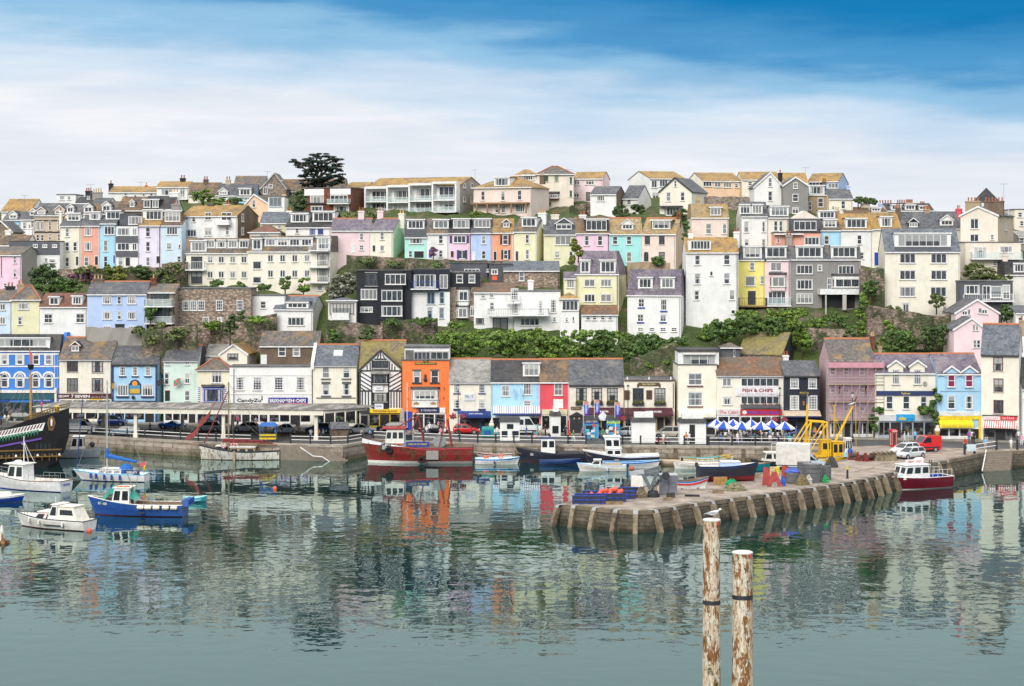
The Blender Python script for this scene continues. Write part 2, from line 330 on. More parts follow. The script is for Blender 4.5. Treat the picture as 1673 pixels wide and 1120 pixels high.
class House:
 def __init__(s, zm, Y, x0, x1, yb, ye, yr, col, label, roof='E', rc='slate', d=8.0, x2=None, xl=None, rot=0, w='', dm='', ch='', rt=False, sc=None, sw='',
    n='terraced_house', c='house', ext=4.0, ax=None, gut='w', bay='', bal='', barge=None, hx=None, ms=.9, mh=0, group=None, trim=None):
  s.o=ZM[zm]; s.zm=zm; s.Y=Y
  s.px0=s.X(x0); s.px1=s.X(x1); s.rot=R(rot); s.d=d
  s.P0=Vector(((s.px0-CX)*Y/F, Y));
  if x2 is not None or xl is not None:
   lo, hi=(R(-65), R(15)) if x2 is not None else (R(-15), R(65)); tgt=s.X(x2 if x2 is not None else xl)
   for _ in range(40):
    s.rot=(lo+hi)/2
    W=s.U(s.px1); u=W if x2 is not None else 0
    q=s.P0+Vector((math.cos(s.rot), math.sin(s.rot)))*u+Vector((-math.sin(s.rot), math.cos(s.rot)))*d
    px=CX+F*q.x/q.y
    if px > tgt: lo=s.rot
    else: hi=s.rot
  s.W=s.U(s.px1); W=s.W
  s.zb=HC-(s.Yp(yb)-YH)*Y/F
  s.ze=s.Z(ye, W/2, 0) if ye is not None else None
  s.root=thing(n, label, c, (s.P0.x, s.P0.y, s.zb), s.rot, group)
  s.col=col; wm=MW(col); rm=MR(rc); s.rm=rm; s.roof=roof
  sm=MW(sc) if sc else wm
  b=-ext; mb=MB()
  def prism_wall(front, back_d, m0=0):
   pass
  if roof == 'E':
   zr=max(s.Z(yr, W/2, d/2), s.ze+.4); s.zr=zr; ze=s.ze
   mb.face([(0, 0, b), (W, 0, b), (W, 0, ze), (0, 0, ze)]); mb.face([(W, d, b), (0, d, b), (0, d, ze), (W, d, ze)])
   mb.face([(W, 0, b), (W, d, b), (W, d, ze), (W, d/2, zr), (W, 0, ze)], 1); mb.face([(0, d, b), (0, 0, b), (0, 0, ze), (0, d/2, zr), (0, d, ze)], 1)
   mb.build('wall', [wm, sm], s.root)
   k=(zr-ze)/(d/2); oh=.22; th=.14; r_=MB(); e=.08 if not barge else .2
   for sgn in (0, 1):
    y0, y1=(-oh, d/2) if not sgn else (d+oh, d/2)
    za=ze-oh*k
    p=[(-e, y0, za+.03), (W+e, y0, za+.03), (W+e, y1, zr+.03), (-e, y1, zr+.03)]
    if sgn: p=[p[1], p[0], p[3], p[2]]
    r_.hexa(p+[(q[0], q[1], q[2]+th) for q in p])
   r_.build('roof', rm, s.root)
   s.vmax=d/2; s.slope=lambda v: ze+k*v+.15
   if rt: MB().prism([(d/2-.2, zr+.06), (d/2+.2, zr+.06), (d/2, zr+.30)], 0, -.1, W+.1).build('ridge_tiles', PN('terracotta', (.42, .15, .07), .8), s.root)
   if gut:
    MB().box(-.05, W+.05, -oh-.12, -oh+.005, ze-oh*k-.12, ze-oh*k+.06).build('gutter', PT(FRC[gut], .5, 'frame_'+gut), s.root)
  elif roof == 'G':
   ax_=s.U(s.X(ax)) if ax is not None else W/2
   zr=s.Z(yr, ax_, 0); s.zr=zr; ze=s.ze
   mb.face([(0, 0, b), (W, 0, b), (W, 0, ze), (ax_, 0, zr), (0, 0, ze)]); mb.face([(W, d, b), (0, d, b), (0, d, ze), (ax_, d, zr), (W, d, ze)])
   mb.face([(W, 0, b), (W, d, b), (W, d, ze), (W, 0, ze)], 1); mb.face([(0, d, b), (0, 0, b), (0, 0, ze), (0, d, ze)], 1)
   mb.build('wall', [wm, sm], s.root)
   r_=MB(); g=MB(); th=.14; oh=.25
   for (xa, sg) in ((0, -1), (W, 1)):
    kk=(zr-ze)/max(.3, abs(ax_-xa)); xo=xa+sg*oh; zo=ze-oh*kk
    p=[(xo, -.18, zo+.03), (ax_, -.18, zr+.03), (ax_, d+.1, zr+.03), (xo, d+.1, zo+.03)]
    if sg > 0: p=[p[1], p[0], p[3], p[2]]
    r_.hexa(p+[(q[0], q[1], q[2]+th) for q in p])
    a, b2=((xo, zo), (ax_, zr)) if sg < 0 else ((ax_, zr), (xo, zo))
    g.hexa([(a[0], -.26, a[1]-.12), (b2[0], -.26, b2[1]-.12), (b2[0], -.183, b2[1]-.12), (a[0], -.183, a[1]-.12), (a[0], -.26, a[1]+.2), (b2[0], -.26, b2[1]+.2), (b2[0], -.183, b2[1]+.2), (a[0], -.183, a[1]+.2)])
   r_.build('roof', rm, s.root); g.build('bargeboard', PT(FRC[barge or 'w'], .5, 'frame_'+(barge or 'w')), s.root)
   s.vmax=.5; s.slope=lambda v: ze; s.ax_=ax_
  elif roof == 'F':
   zt=s.Z(yr, W/2, 0); s.zr=s.ze=zt
   mb.box(0, W, 0, d, b, zt-.02); mb.m = [0, 0, 0, 1, 0, 1]; mb.build('wall', [wm, sm], s.root)
   MB().box(-.12, W+.12, -.12, d+.12, zt-.02, zt+.14).build('roof', rm, s.root)
   s.vmax=d/2; s.slope=lambda v: zt
  elif roof == 'H':
   zr=max(s.Z(yr, W/2, d/2), s.ze+.4); s.zr=zr; ze=s.ze
   mb.box(0, W, 0, d, b, ze); mb.build('wall', [wm, sm], s.root)
   if hx: ra, rb_=s.U(s.X(hx[0]), d/2), s.U(s.X(hx[1]), d/2)
   else: ra, rb_=min(d/2, W*.42), W-min(d/2, W*.42)
   o=.3; r_=MB(); A=[(-o, -o, ze-.05), (W+o, -o, ze-.05), (W+o, d+o, ze-.05), (-o, d+o, ze-.05)]; P, Q=(ra, d/2, zr), (rb_, d/2, zr)
   r_.face([A[0], A[1], Q, P]).face([A[1], A[2], Q]).face([A[2], A[3], P, Q]).face([A[3], A[0], P]); r_.face(A[::-1])
   r_.build('roof', rm, s.root)
   k=(zr-ze)/(d/2); s.vmax=d/2; s.slope=lambda v: ze+k*v
   if rt:
    g=MB();
    for a_, b_ in ((A[0], P), (A[1], Q), (P, Q)): g.tube((a_[0], a_[1], a_[2]+.05), (b_[0], b_[1], b_[2]+.05), .13, .13, 5)
    g.build('ridge_tiles', PN('terracotta', (.42, .15, .07), .8), s.root)
   if gut: MB().box(-.35, W+.35, -.42, -.302, ze-.12, ze+.05).build('gutter', PT(FRC[gut], .5, 'frame_'+gut), s.root)
  elif roof == 'M':
   ze=s.ze; zr=max(s.Z(yr, W/2, ms), ze+.4); s.zr=zr;
   mb.box(0, W, 0, d, b, ze); mb.m = [0, 0, 0, 1, 0, 1]; mb.build('wall', [wm, sm], s.root)
   h_=mh
   r_=MB(); r_.hexa([(-.12, -.15, ze), (W+.12, -.15, ze), (W+.12, d+.15, ze), (-.12, d+.15, ze), (h_, ms, zr), (W-h_, ms, zr), (W-h_, d-ms, zr), (h_, d-ms, zr)])
   r_.build('roof', rm, s.root)
   k=(zr-ze)/(ms+.15); s.vmax=ms; s.slope=lambda v: ze+k*(v+.15)
   if gut: MB().box(-.15, W+.15, -.28, -.152, ze-.14, ze+.04).build('gutter', PT(FRC[gut], .5, 'frame_'+gut), s.root)
  if roof in 'EM' and s.Y > 295: MB().tube((W-.2, -.09, b), (W-.2, -.09, s.ze-.1), .055, n=5).build('downpipe', PT(FRC['ekew'[int(x0) % 4]], .5, 'frame_'+'ekew'[int(x0) % 4]), s.root)
  for it in s.items(w): s.window(*it)
  for it in s.items(sw): s.side_window(*it)
  for q in dm.split(';') if dm else []: s.dormer(*q.strip().split(','))
  for q in ch.split(';') if ch else []: s.chimney(*q.strip().split(','))
  for q in bay.split(';') if bay else []: s.baywin(*q.strip().split(','))
  for q in bal.split(';') if bal else []: s.balcony(*q.strip().split(','))
 def X(s, x): return s.o[0]+x/s.o[2]
 def Yp(s, y): return s.o[1]+y/s.o[2]
 def U(s, px, v=0):
  t=(px-CX)/F; c, n=math.cos(s.rot), math.sin(s.rot)
  return (t*(s.P0.y+v*c)-s.P0.x+v*n)/(c-t*n)
 def Z(s, y, u, v):
  return HC-(s.Yp(y)-YH)*(s.P0.y+u*math.sin(s.rot)+v*math.cos(s.rot))/F-s.zb
 def k(s): return s.Y/F/s.o[2]
 def items(s, w):
  for part in (w.split(';') if w else []):
   f = part.strip().split(',')
   if len(f) < 4: continue
   for y in f[1].split('/'):
    for x in f[0].split('/'): yield float(x), float(y), float(f[2]), float(f[3]), (f[4] if len(f) > 4 else 's')
 def window(s, x, y, w, h, t='s', v=0):
  u=s.U(s.X(x), v); return put_window(s.root, u, v, s.Z(y, u, v), w*s.k(), h*s.k(), t)
 def side_window(s, x, y, w, h, t='s'):
  c, n=math.cos(s.rot), math.sin(s.rot); tt=(s.X(x)-CX)/F; W=s.W if s.rot < 0 else 0
  v=(s.P0.x+W*c-tt*(s.P0.y+W*n))/(tt*c+n)
  v=min(max(v, .6), s.d-.6)
  put_window(s.root, W, v, s.Z(y, W, v), 1.0, h*s.k(), t, R(90) if s.rot < 0 else R(-90))
 def dormer(s, x0, x1, yt, yb, kind='f', col='white', wt=None, rc='dark'):
  x0, x1, yt, yb=float(x0), float(x1), float(yt), float(yb)
  um=s.U(s.X((x0+x1)/2)); lo, hi=0, s.vmax
  for _ in range(30):
   v=(lo+hi)/2
   if s.slope(v) > s.Z(yb, um, v): hi=v
   else: lo=v
  v=(lo+hi)/2; zb=s.slope(v)-.12; u0, u1=s.U(s.X(x0), v), s.U(s.X(x1), v); um=(u0+u1)/2; zt=s.Z(yt, um, v); w=u1-u0
  lo, hi=v, s.vmax
  for _ in range(30):
   e=(lo+hi)/2
   if s.slope(e) > zt: hi=e
   else: lo=e
  e = hi+.1 if hi < s.vmax-.01 else s.vmax+(.6 if s.roof == 'E' else .3)
  f=v-.06; mb=MB(); zs=zt
  if kind == 'g': zs = zt-min(.42*w, .45*(zt-zb))
  mb.hexa([(u0, f, zb), (u1, f, zb), (u1, e, zs-.05), (u0, e, zs-.05), (u0, f, zs), (u1, f, zs), (u1, e, zs), (u0, e, zs)], 0)
  if kind == 'g':
   mb.face([(u0, f, zs), (u1, f, zs), (um, f, zt-.08)], 0)
   for (a, b) in ((u0-.15, um), (um, u1+.15)):
    za, zb_=(zs-.1, zt) if a < um-.01 else (zt, zs-.1)
    mb.hexa([(a, f-.15, za-.06), (b, f-.15, zb_-.06), (b, e+.6, zb_-.06), (a, e+.6, za-.06), (a, f-.15, za+.06), (b, f-.15, zb_+.06), (b, e+.6, zb_+.06), (a, e+.6, za+.06)], 1)
    mb.hexa([(a, f-.20, za-.10), (b, f-.20, zb_-.10), (b, f-.152, zb_-.10), (a, f-.152, za-.10), (a, f-.20, za+.08), (b, f-.20, zb_+.08), (b, f-.152, zb_+.08), (a, f-.152, za+.08)], 2)
  else:
   mb.box(u0-.15, u1+.15, f-.2, e+.05, zs+.002, zs+.13, 1)
   mb.box(u0-.16, u1+.16, f-.23, f-.202, zs-.06, zs+.14, 2)
  o = mb.build('dormer', [MW(col), MR(rc), PT(FRC['w'], .4, 'frame_w')], s.root)
  ww=w*.84 if w < 2.4 else w*.88; hh=(zs-zb-.12)*.86
  t = wt or ('c' if w < 1.7 else 't' if w < 2.8 else 'q' if w < 4.2 else '6')
  one_mesh_window(o, um, f, zb+.12+(zs-zb-.12)*.49, ww, max(.4, hh), t)
  return o
 def chimney(s, x, yt, w, col='brown', pots='2', v=None):
  x, yt, w=float(x), float(yt), float(w); v=s.d/2 if v is None else float(v)
  if s.roof == 'G': v = 2.0
  u=s.U(s.X(x), v); W=w*s.k(); zt=s.Z(yt, u, v); zb=min(s.zr, zt)-1.6
  mb=MB().box(u-W/2, u+W/2, v-.4, v+.4, zb, zt-.25); mb.box(u-W/2-.08, u+W/2+.08, v-.48, v+.48, zt-.25, zt-.08); mb.box(u-W/2-.02, u+W/2+.02, v-.42, v+.42, zt-.08, zt)
  o = mb.build('chimney', MW(col), s.root); n = int(pots)
  pc=[(.42, .15, .07), (.55, .38, .20), (.30, .10, .06)][int(abs(x)) % 3]
  for i in range(n):
   a = u+(i-(n-1)/2)*min(.55, W/max(1, n)); MB().lathe([(.15, 0), (.13, .1), (.11, .5), (.15, .52), (.14, .62)], (a, v, zt), 7).build('chimney_pot', PN('pot_%d' % (int(abs(x)) % 3), pc, .8), o)
 def baywin(s, x0, x1, yt, yb, col='white', t='t', wy0=None, wy1=None, rc='dark', dep=.7):
  u0, u1=s.U(s.X(float(x0))), s.U(s.X(float(x1))); zt=s.Z(float(yt), u0, 0); zb=s.Z(float(yb), u0, 0); q=.28; dep=float(dep)
  w0=s.Z(float(wy1), u0, 0) if wy1 else zb+.25*(zt-zb); w1=s.Z(float(wy0), u0, 0) if wy0 else zt-.12*(zt-zb)
  mb=MB(); P=lambda z: [(u0, 0, z), (u0+q, -dep, z), (u1-q, -dep, z), (u1, 0, z)]
  mb.hexa(P(zb)+P(zt), 0)
  g=.2; T=[(u0-g, .0, zt), (u0+q-g*.5, -dep-g, zt), (u1-q+g*.5, -dep-g, zt), (u1+g, 0, zt)]
  mb.hexa(T+[(p[0], p[1]*.55, zt+.35) if p[1] else (p[0], 0, zt+.35) for p in T], 1)
  o = mb.build('bay_window', [MW(col), MR(rc)], s.root)
  one_mesh_window(o, (u0+u1)/2, -dep, (w0+w1)/2, (u1-u0-2*q)*.96, w1-w0, t)
  a=math.atan2(dep, q); L=math.hypot(dep, q)
  one_mesh_window(o, u0+q/2, -dep/2, (w0+w1)/2, L*.85, w1-w0, 'p', -a); one_mesh_window(o, u1-q/2, -dep/2, (w0+w1)/2, L*.85, w1-w0, 'p', a)
 def balcony(s, x0, x1, yr, ys, kind='glass', dep=1.3, col='w'):
  u0, u1=s.U(s.X(float(x0))), s.U(s.X(float(x1))); zs=s.Z(float(ys), u0, 0); zr=s.Z(float(yr), u0, 0); dep=float(dep)
  o = MB().box(u0, u1, -dep, 0, zs-.2, zs).build('balcony', PT(FRC['w' if kind != 'wood' else 't'], .5, 'frame_'+('w' if kind != 'wood' else 't')), s.root)
  r=MB(); c=FRC[col]
  for pa, pb in (((u0+.03, -.02), (u0+.03, -dep+.03)), ((u0+.03, -dep+.03), (u1-.03, -dep+.03)), ((u1-.03, -dep+.03), (u1-.03, -.02))):
   r.tube((*pa, zr), (*pb, zr), .045, n=4)
   L = math.hypot(pb[0]-pa[0], pb[1]-pa[1]); n = max(1, int(L/(.28 if kind != 'glass' else 1.3)))
   for i in range(n+1):
    x, y = pa[0]+(pb[0]-pa[0])*i/n, pa[1]+(pb[1]-pa[1])*i/n; r.tube((x, y, zs), (x, y, zr), .025 if kind != 'glass' else .035, n=4)
   if kind == 'glass': r.face([(pa[0], pa[1]+.01, zs+.05), (pb[0], pb[1]+.01, zs+.05), (pb[0], pb[1]+.01, zr-.05), (pa[0], pa[1]+.01, zr-.05)], 1)
   if kind == 'solid': r.box(min(pa[0], pb[0])-.03, max(pa[0], pb[0])+.03, min(pa[1], pb[1])-.02, max(pa[1], pb[1])+.02, zs, zr-.04, 0)
  r.build('railing', [PT(c, .4, 'frame_'+col), m_clear()], o)
 def part(s, mb, name, mats, parent=None): return mb.build(name, mats, parent or s.root)
 def wbox(s, mb, x0, x1, yt, yb, v0, v1, m=0):
  u0, u1=s.U(s.X(x0)), s.U(s.X(x1)); return mb.box(u0, u1, v0, v1, s.Z(yb, u0, 0), s.Z(yt, u0, 0), m)
 def band(s, x0, x1, yt, yb, col, name='band', proud=.08):
  return s.wbox(MB(), x0, x1, yt, yb, -proud, 0).build(name, PT(col, .6), s.root)
 def sign(s, x0, x1, yt, yb, col, txt='', tcol='white', th=.62, tw=.9, bold=.02, proud=.14, tx=None, frame=None, ty=0):
  o = s.wbox(MB(), x0, x1, yt, yb, -proud, 0).build('sign', PT(col, .5), s.root)
  u0, u1=s.U(s.X(x0)), s.U(s.X(x1)); z0, z1=s.Z(yb, u0, 0), s.Z(yt, u0, 0)
  if txt:
   for i, ln in enumerate(txt.split('\n')):
    n = txt.count('\n')+1; hh = (z1-z0)/n
    text_mb(ln, (u1-u0)*tw, hh*th, (u0+u1)/2, -proud-.02, z1-hh*(i+.5)+ty, bold).build('lettering', PT(tcol, .5), o)
  if frame:
   f=MB(); t=.07
   f.box(u0-t, u1+t, -proud-.04, -.01, z1, z1+t).box(u0-t, u1+t, -proud-.04, -.01, z0-t, z0).box(u0-t, u0, -proud-.04, -.01, z0, z1).box(u1, u1+t, -proud-.04, -.01, z0, z1); f.build('sign_frame', PT(frame, .5), o)
  return o
 def letters(s, x, y, w, h, txt, col, bold=.02, v=-.03):
  u = s.U(s.X(x)); return text_mb(txt, w*s.k(), h*s.k(), u, v, s.Z(y, u, 0), bold).build('lettering', PT(col, .5), s.root)
 def awning(s, x0, x1, yt, yb, mat, val=.3, dep=1.4, valmat=None, txt=None, tcol='white', tw=.5, tf=.5):
  u0, u1=s.U(s.X(x0)), s.U(s.X(x1)); zt=s.Z(yt, u0, -.1); zb=s.Z(yb, u0, -dep)
  mb=MB(); zv=zb+val
  mb.hexa([(u0, -dep, zv-.03), (u1, -dep, zv-.03), (u1, 0, zt-.03), (u0, 0, zt-.03), (u0, -dep, zv), (u1, -dep, zv), (u1, 0, zt), (u0, 0, zt)], 0)
  mb.box(u0, u1, -dep-.025, -dep, zb, zv, 1)
  mb.face([(u0, -dep, zv), (u0, 0, zt), (u0, 0, zt-.25), (u0, -dep, zb)], 0); mb.face([(u1, -dep, zv), (u1, 0, zt), (u1, 0, zt-.25), (u1, -dep, zb)], 0)
  o = mb.build('awning', [mat, valmat or mat], s.root)
  if txt:
   for cx_ in (tf if isinstance(tf, tuple) else (tf,)):
    ln=text_mb(txt, (u1-u0)*tw, .46, u0+(u1-u0)*cx_, 0, 0, .02); k=(zt-zv)/dep
    ln.v=[(x, -dep*.62+z/math.hypot(1, k), zv+k*dep*.38+z*k/math.hypot(1, k)+.025) for x, y, z in ln.v]
    ln.build('lettering', PT(tcol, .5), o)
  return o
 def shopfront(s, x0, x1, yt, yb, col='white', n=3, door=None, sill=.5):
  u0, u1=s.U(s.X(x0)), s.U(s.X(x1)); zt=s.Z(yt, u0, 0); zb=max(0.02, s.Z(yb, u0, 0)); mb=MB()
  door=n-1 if door is None else door
  mb.box(u0, u1, -.12, 0, zt-.18, zt)
  for i in range(n+1):
   u=u0+(u1-u0)*i/n; mb.box(u-.09, u+.09, -.11, 0, zb, zt-.18)
  for i in range(n):
   a, b=u0+(u1-u0)*i/n+.09, u0+(u1-u0)*(i+1)/n-.09
   if i != door: mb.box(a, b, -.10, 0, zb, zb+sill)
  o = mb.build('shopfront', PT(col, .5), s.root)
  for i in range(n):
   a, b=u0+(u1-u0)*i/n+.09, u0+(u1-u0)*(i+1)/n-.09; z0=zb+(sill if i != door else .03)
   MB().face([(a, -.025, z0), (b, -.025, z0), (b, -.025, zt-.18), (a, -.025, zt-.18)]).build('shop_window' if i != door else 'shop_doorway', m_shopglass() if i != door else m_dark(), o)
  return o
 def pipe(s, x, yt, yb, col='k'):
  u = s.U(s.X(x)); MB().tube((u, -.08, s.Z(yb, u, 0)), (u, -.08, s.Z(yt, u, 0)), .055, n=5).build('downpipe', PT(FRC[col], .5, 'frame_'+col), s.root)
def m_clear():
 if 'clear' in MATS: return MATS['clear']
 m, t, b = nodes('balustrade_glass'); b.inputs['Base Color'].default_value = (.55, .68, .68, 1); b.inputs['Alpha'].default_value = .45; b.inputs['Roughness'].default_value = .05
 MATS['clear'] = m; return m
def m_shopglass():
 if 'shopg' in MATS: return MATS['shopg']
 m, t, b = nodes('shop_glass')
 v = t.nodes.new('ShaderNodeTexVoronoi'); v.inputs['Scale'].default_value = 1.0; t.links.new(mapping(t, (2.2, 2.2, 1.6)), v.inputs['Vector'])
 h = t.nodes.new('ShaderNodeHueSaturation'); h.inputs['Saturation'].default_value = .45; h.inputs['Value'].default_value = .28; t.links.new(v.outputs['Color'], h.inputs['Color'])
 n=noise(t, mapping(t), 1.1, 4)
 t.links.new(mixc(t, ramp(t, n, [(.50, 0.0), (.62, .8)]), (.014, .015, .018), h.outputs[0]), b.inputs['Base Color'])
 b.inputs['Roughness'].default_value = .08
 MATS['shopg'] = m; return m
H=House
# ================================================================== camera, light, sky, ground, water
cam = bpy.data.objects.new('camera', bpy.data.cameras.new('camera')); COL.objects.link(cam); S.camera = cam
cam.location=(0, 0, HC); cam.rotation_euler=(R(90), 0, 0)
cam.data.sensor_width=36; cam.data.lens=36*F/1673; cam.data.shift_y=-(560-YH)/1673; cam.data.clip_end=20000
S.view_settings.view_transform = 'Standard'; S.view_settings.look = 'None'; S.view_settings.exposure = 0
S.cycles.max_bounces=5; S.cycles.transparent_max_bounces=6; S.cycles.caustics_reflective=False; S.cycles.caustics_refractive=False
SUN_EL, SUN_AZ=33, 201
W_ = bpy.data.worlds.new('World'); S.world = W_; W_.use_nodes = True
def world():
 t = W_.node_tree; bg = t.nodes['Background']; bg.inputs['Strength'].default_value = .10
 sky = t.nodes.new('ShaderNodeTexSky'); sky.sky_type = 'NISHITA'; sky.sun_disc = False
 sky.sun_elevation=R(SUN_EL); sky.sun_rotation=R(SUN_AZ); sky.altitude=30; sky.dust_density=1.5
 g = t.nodes.new('ShaderNodeTexCoord').outputs['Generated']; sp = t.nodes.new('ShaderNodeSeparateXYZ'); t.links.new(g, sp.inputs[0])
 def mth(op, a, b=0, c=0):
  n = t.nodes.new('ShaderNodeMath'); n.operation = op
  for i, v in enumerate((a, b, c)):
   if isinstance(v, bpy.types.NodeSocket): t.links.new(v, n.inputs[i])
   else: n.inputs[i].default_value=v
  return n.outputs[0]
 def mapd(sc, loc=(0, 0, 0)):
  m = t.nodes.new('ShaderNodeMapping'); m.inputs['Scale'].default_value = sc; m.inputs['Location'].default_value = loc; t.links.new(g, m.inputs[0]); return m.outputs[0]
 z=sp.outputs[2]
 n1=noise(t, mapd((4.5, 4.5, 26), (3.1, 0, .4)), 1.0, 7, .55)
 n2=noise(t, mapd((2.2, 2.2, 9), (.7, 2, 0)), 1.0, 4, .5)
 e = mth('ADD', z, mth('MULTIPLY', mth('SUBTRACT', n1, .5), .085))
 e = mth('ADD', e, mth('MULTIPLY', mth('SUBTRACT', n2, .5), .075))
 e = mth('ADD', e, mth('ADD', mth('MULTIPLY', sp.outputs[0], .060), -.006))
 blue=ramp(t, e, [(.0, (8.6, 8.9, 9.3)), (.052, (8.3, 8.7, 9.3)), (.074, (6.2, 7.6, 9.1)), (.096, (3.0, 5.6, 8.0)), (.116, (.75, 3.2, 6.2)), (.145, (.10, 2.1, 5.0))])
 blue.node.color_ramp.interpolation = 'EASE'
 n4 = noise(t, mapd((7, 7, 60), (1, 5, 2)), 1.0, 8, .62); blue = mixc(t, 1, blue, ramp(t, n4, [(.32, (.90, .92, .95)), (.5, (.98, .985, .99)), (.66, (1.10, 1.06, 1.03))]), 'MULTIPLY')
 n3=noise(t, mapd((2.5, 2.5, 5)), 1.2, 6, .6)
 cl=ramp(t, n3, [(.18, 0.0), (.40, 1.0)])
 up=mixc(t, cl, sky.outputs[0], mixc(t, ramp(t, z, [(.26, 0.0), (.45, 1.0)]), (6.8, 7.7, 8.0), (14.2, 14.4, 14.8)))
 hi=ramp(t, z, [(.138, 0.0), (.165, 1.0)])
 col=mixc(t, hi, blue, up)
 below = mth('GREATER_THAN', z, -.02)
 t.links.new(mixc(t, below, (1.2, 1.4, 1.4), col), bg.inputs['Color'])
world()
sun = bpy.data.objects.new('sun', bpy.data.lights.new('sun', 'SUN')); COL.objects.link(sun)
sun.data.energy=2.45; sun.data.angle=R(32); sun.data.color=(1, .95, .87)
def aim_sun():
 az=R(SUN_AZ); el=R(SUN_EL)
 d=Vector((math.sin(az)*math.cos(el), math.cos(az)*math.cos(el), math.sin(el)))
 sun.rotation_euler = (-d).to_track_quat('-Z', 'Y').to_euler()
aim_sun()
def m_water():
 m, t, b = nodes('harbour_water')
 out = t.nodes['Material Output']
 pos=mapping(t, (1, 1, 1))
 def wv(scale, sc, detail, rough):
  return noise(t, mapping(t, scale), sc, detail, rough)
 a=wv((.42, .42, 1), 1.0, 2, .45); c=wv((1.3, 1.1, 1), 1.0, 2, .5); s=wv((.05, .035, 1), 1.0, 3, .5)
 def mth(op, x, y):
  n = t.nodes.new('ShaderNodeMath'); n.operation = op
  for i, v in enumerate((x, y)):
   if isinstance(v, bpy.types.NodeSocket): t.links.new(v, n.inputs[i])
   else: n.inputs[i].default_value=v
  return n.outputs[0]
 sep = t.nodes.new('ShaderNodeSeparateXYZ'); t.links.new(mapping(t), sep.inputs[0])
 calm = ramp(t, mth('MULTIPLY', sep.outputs[1], 1/300), [(.40, .35), (.48, .6), (.58, .85), (.74, .5), (.86, .25)])
 amp=ramp(t, s, [(.35, .55), (.65, 1.15)])
 h = mth('MULTIPLY', mth('MULTIPLY', mth('ADD', a, mth('MULTIPLY', c, .13)), amp), calm)
 bp = t.nodes.new('ShaderNodeBump'); bp.inputs['Strength'].default_value = 1.0; bp.inputs['Distance'].default_value = .06; t.links.new(h, bp.inputs['Height'])
 b.inputs['Base Color'].default_value = (.006, .030, .031, 1); b.inputs['Roughness'].default_value = .9; b.inputs['Specular IOR Level'].default_value = 0
 t.links.new(bp.outputs[0], b.inputs['Normal'])
 gl = t.nodes.new('ShaderNodeBsdfGlossy'); gl.inputs['Roughness'].default_value = .02; gl.inputs['Color'].default_value = (.79, .92, .90, 1); t.links.new(bp.outputs[0], gl.inputs['Normal'])
 fr = t.nodes.new('ShaderNodeFresnel'); fr.inputs['IOR'].default_value = 1.45; t.links.new(bp.outputs[0], fr.inputs['Normal'])
 mx = t.nodes.new('ShaderNodeMixShader'); bo = mth('MULTIPLY', fr.outputs[0], 1.32); bo.node.use_clamp = True; t.links.new(bo, mx.inputs[0]); t.links.new(b.outputs[0], mx.inputs[1]); t.links.new(gl.outputs[0], mx.inputs[2])
 t.links.new(mx.outputs[0], out.inputs['Surface'])
 return m
tag(MB().face([(-6000, -600, 0), (6000, -600, 0), (6000, 262, 0), (-6000, 262, 0)]).face([(-6000, 262, 0), (6000, 262, 0), (6000, 320, 0), (-6000, 320, 0)]).build('water', m_water()), kind='structure')
HILL={
 -120: [(296, None), (304, 556), (310, 500), (326, 480), (345, 420), (372, 360), (420, 352)],
 0:    [(296, None), (304, 556), (310, 505), (326, 475), (345, 415), (372, 352), (420, 346)],
 110:  [(296, None), (303, 556), (311, 480), (325, 446), (345, 404), (372, 336), (420, 330)],
 250:  [(294, None), (302, 556), (308, 510), (322, 446), (345, 380), (372, 322), (420, 316)],
 400:  [(291, None), (302, 552), (308, 505), (317, 474), (340, 375), (372, 316), (420, 312)],
 560:  [(288, None), (300, 548), (306, 500), (316, 440), (340, 355), (372, 318), (420, 312)],
 700:  [(285, None), (298, 548), (304, 490), (316, 424), (340, 356), (362, 322), (420, 312)],
 850:  [(283, None), (297, 552), (303, 505), (316, 436), (340, 356), (362, 326), (420, 318)],
 1000: [(281, None), (297, 556), (303, 510), (316, 436), (340, 352), (362, 322), (420, 318)],
 1150: [(280, None), (297, 556), (303, 520), (318, 436), (340, 350), (362, 320), (420, 318)],
 1250: [(282, None), (296, 562), (304, 512), (322, 440), (345, 352), (366, 322), (420, 320)],
 1400: [(286, None), (296, 560), (303, 518), (320, 448), (345, 356), (366, 344), (420, 340)],
 1550: [(282, None), (296, 562), (303, 528), (316, 450), (345, 362), (366, 350), (420, 346)],
 1700: [(278, None), (296, 560), (303, 520), (316, 460), (345, 380), (366, 356), (420, 350)],
 1800: [(278, None), (296, 560), (303, 520), (316, 460), (345, 380), (366, 356), (420, 350)]}
for _k, _v in HILL.items():
 if _k > 260: _v[0]=(289 if _k < 620 else 286, None); _v.insert(1, (294, 566 if _k < 700 else 574))
for _c in (330, 400, 525): HILL[_c]=[(292, None), (301, 604), (303.5, 552)] + [q for q in HILL[400] if q[0] > 304]
HK=sorted(HILL)
def hill_prof(ctrl, Y):
 pts=[(y, GZ-.3 if r is None else HC-(r-YH)*y/F) for y, r in ctrl]
 if Y <= pts[0][0]: return GZ-.3
 for (a, za), (b, zb) in zip(pts, pts[1:]):
  if Y <= b: return za+(zb-za)*(Y-a)/(b-a)
 return pts[-1][1]
def hill_z(px, Y):
 px=min(max(px, HK[0]), HK[-1]-.01)
 for a, b in zip(HK, HK[1:]):
  if a <= px <= b:
   k=(px-a)/(b-a); return hill_prof(HILL[a], Y)*(1-k)+hill_prof(HILL[b], Y)*k
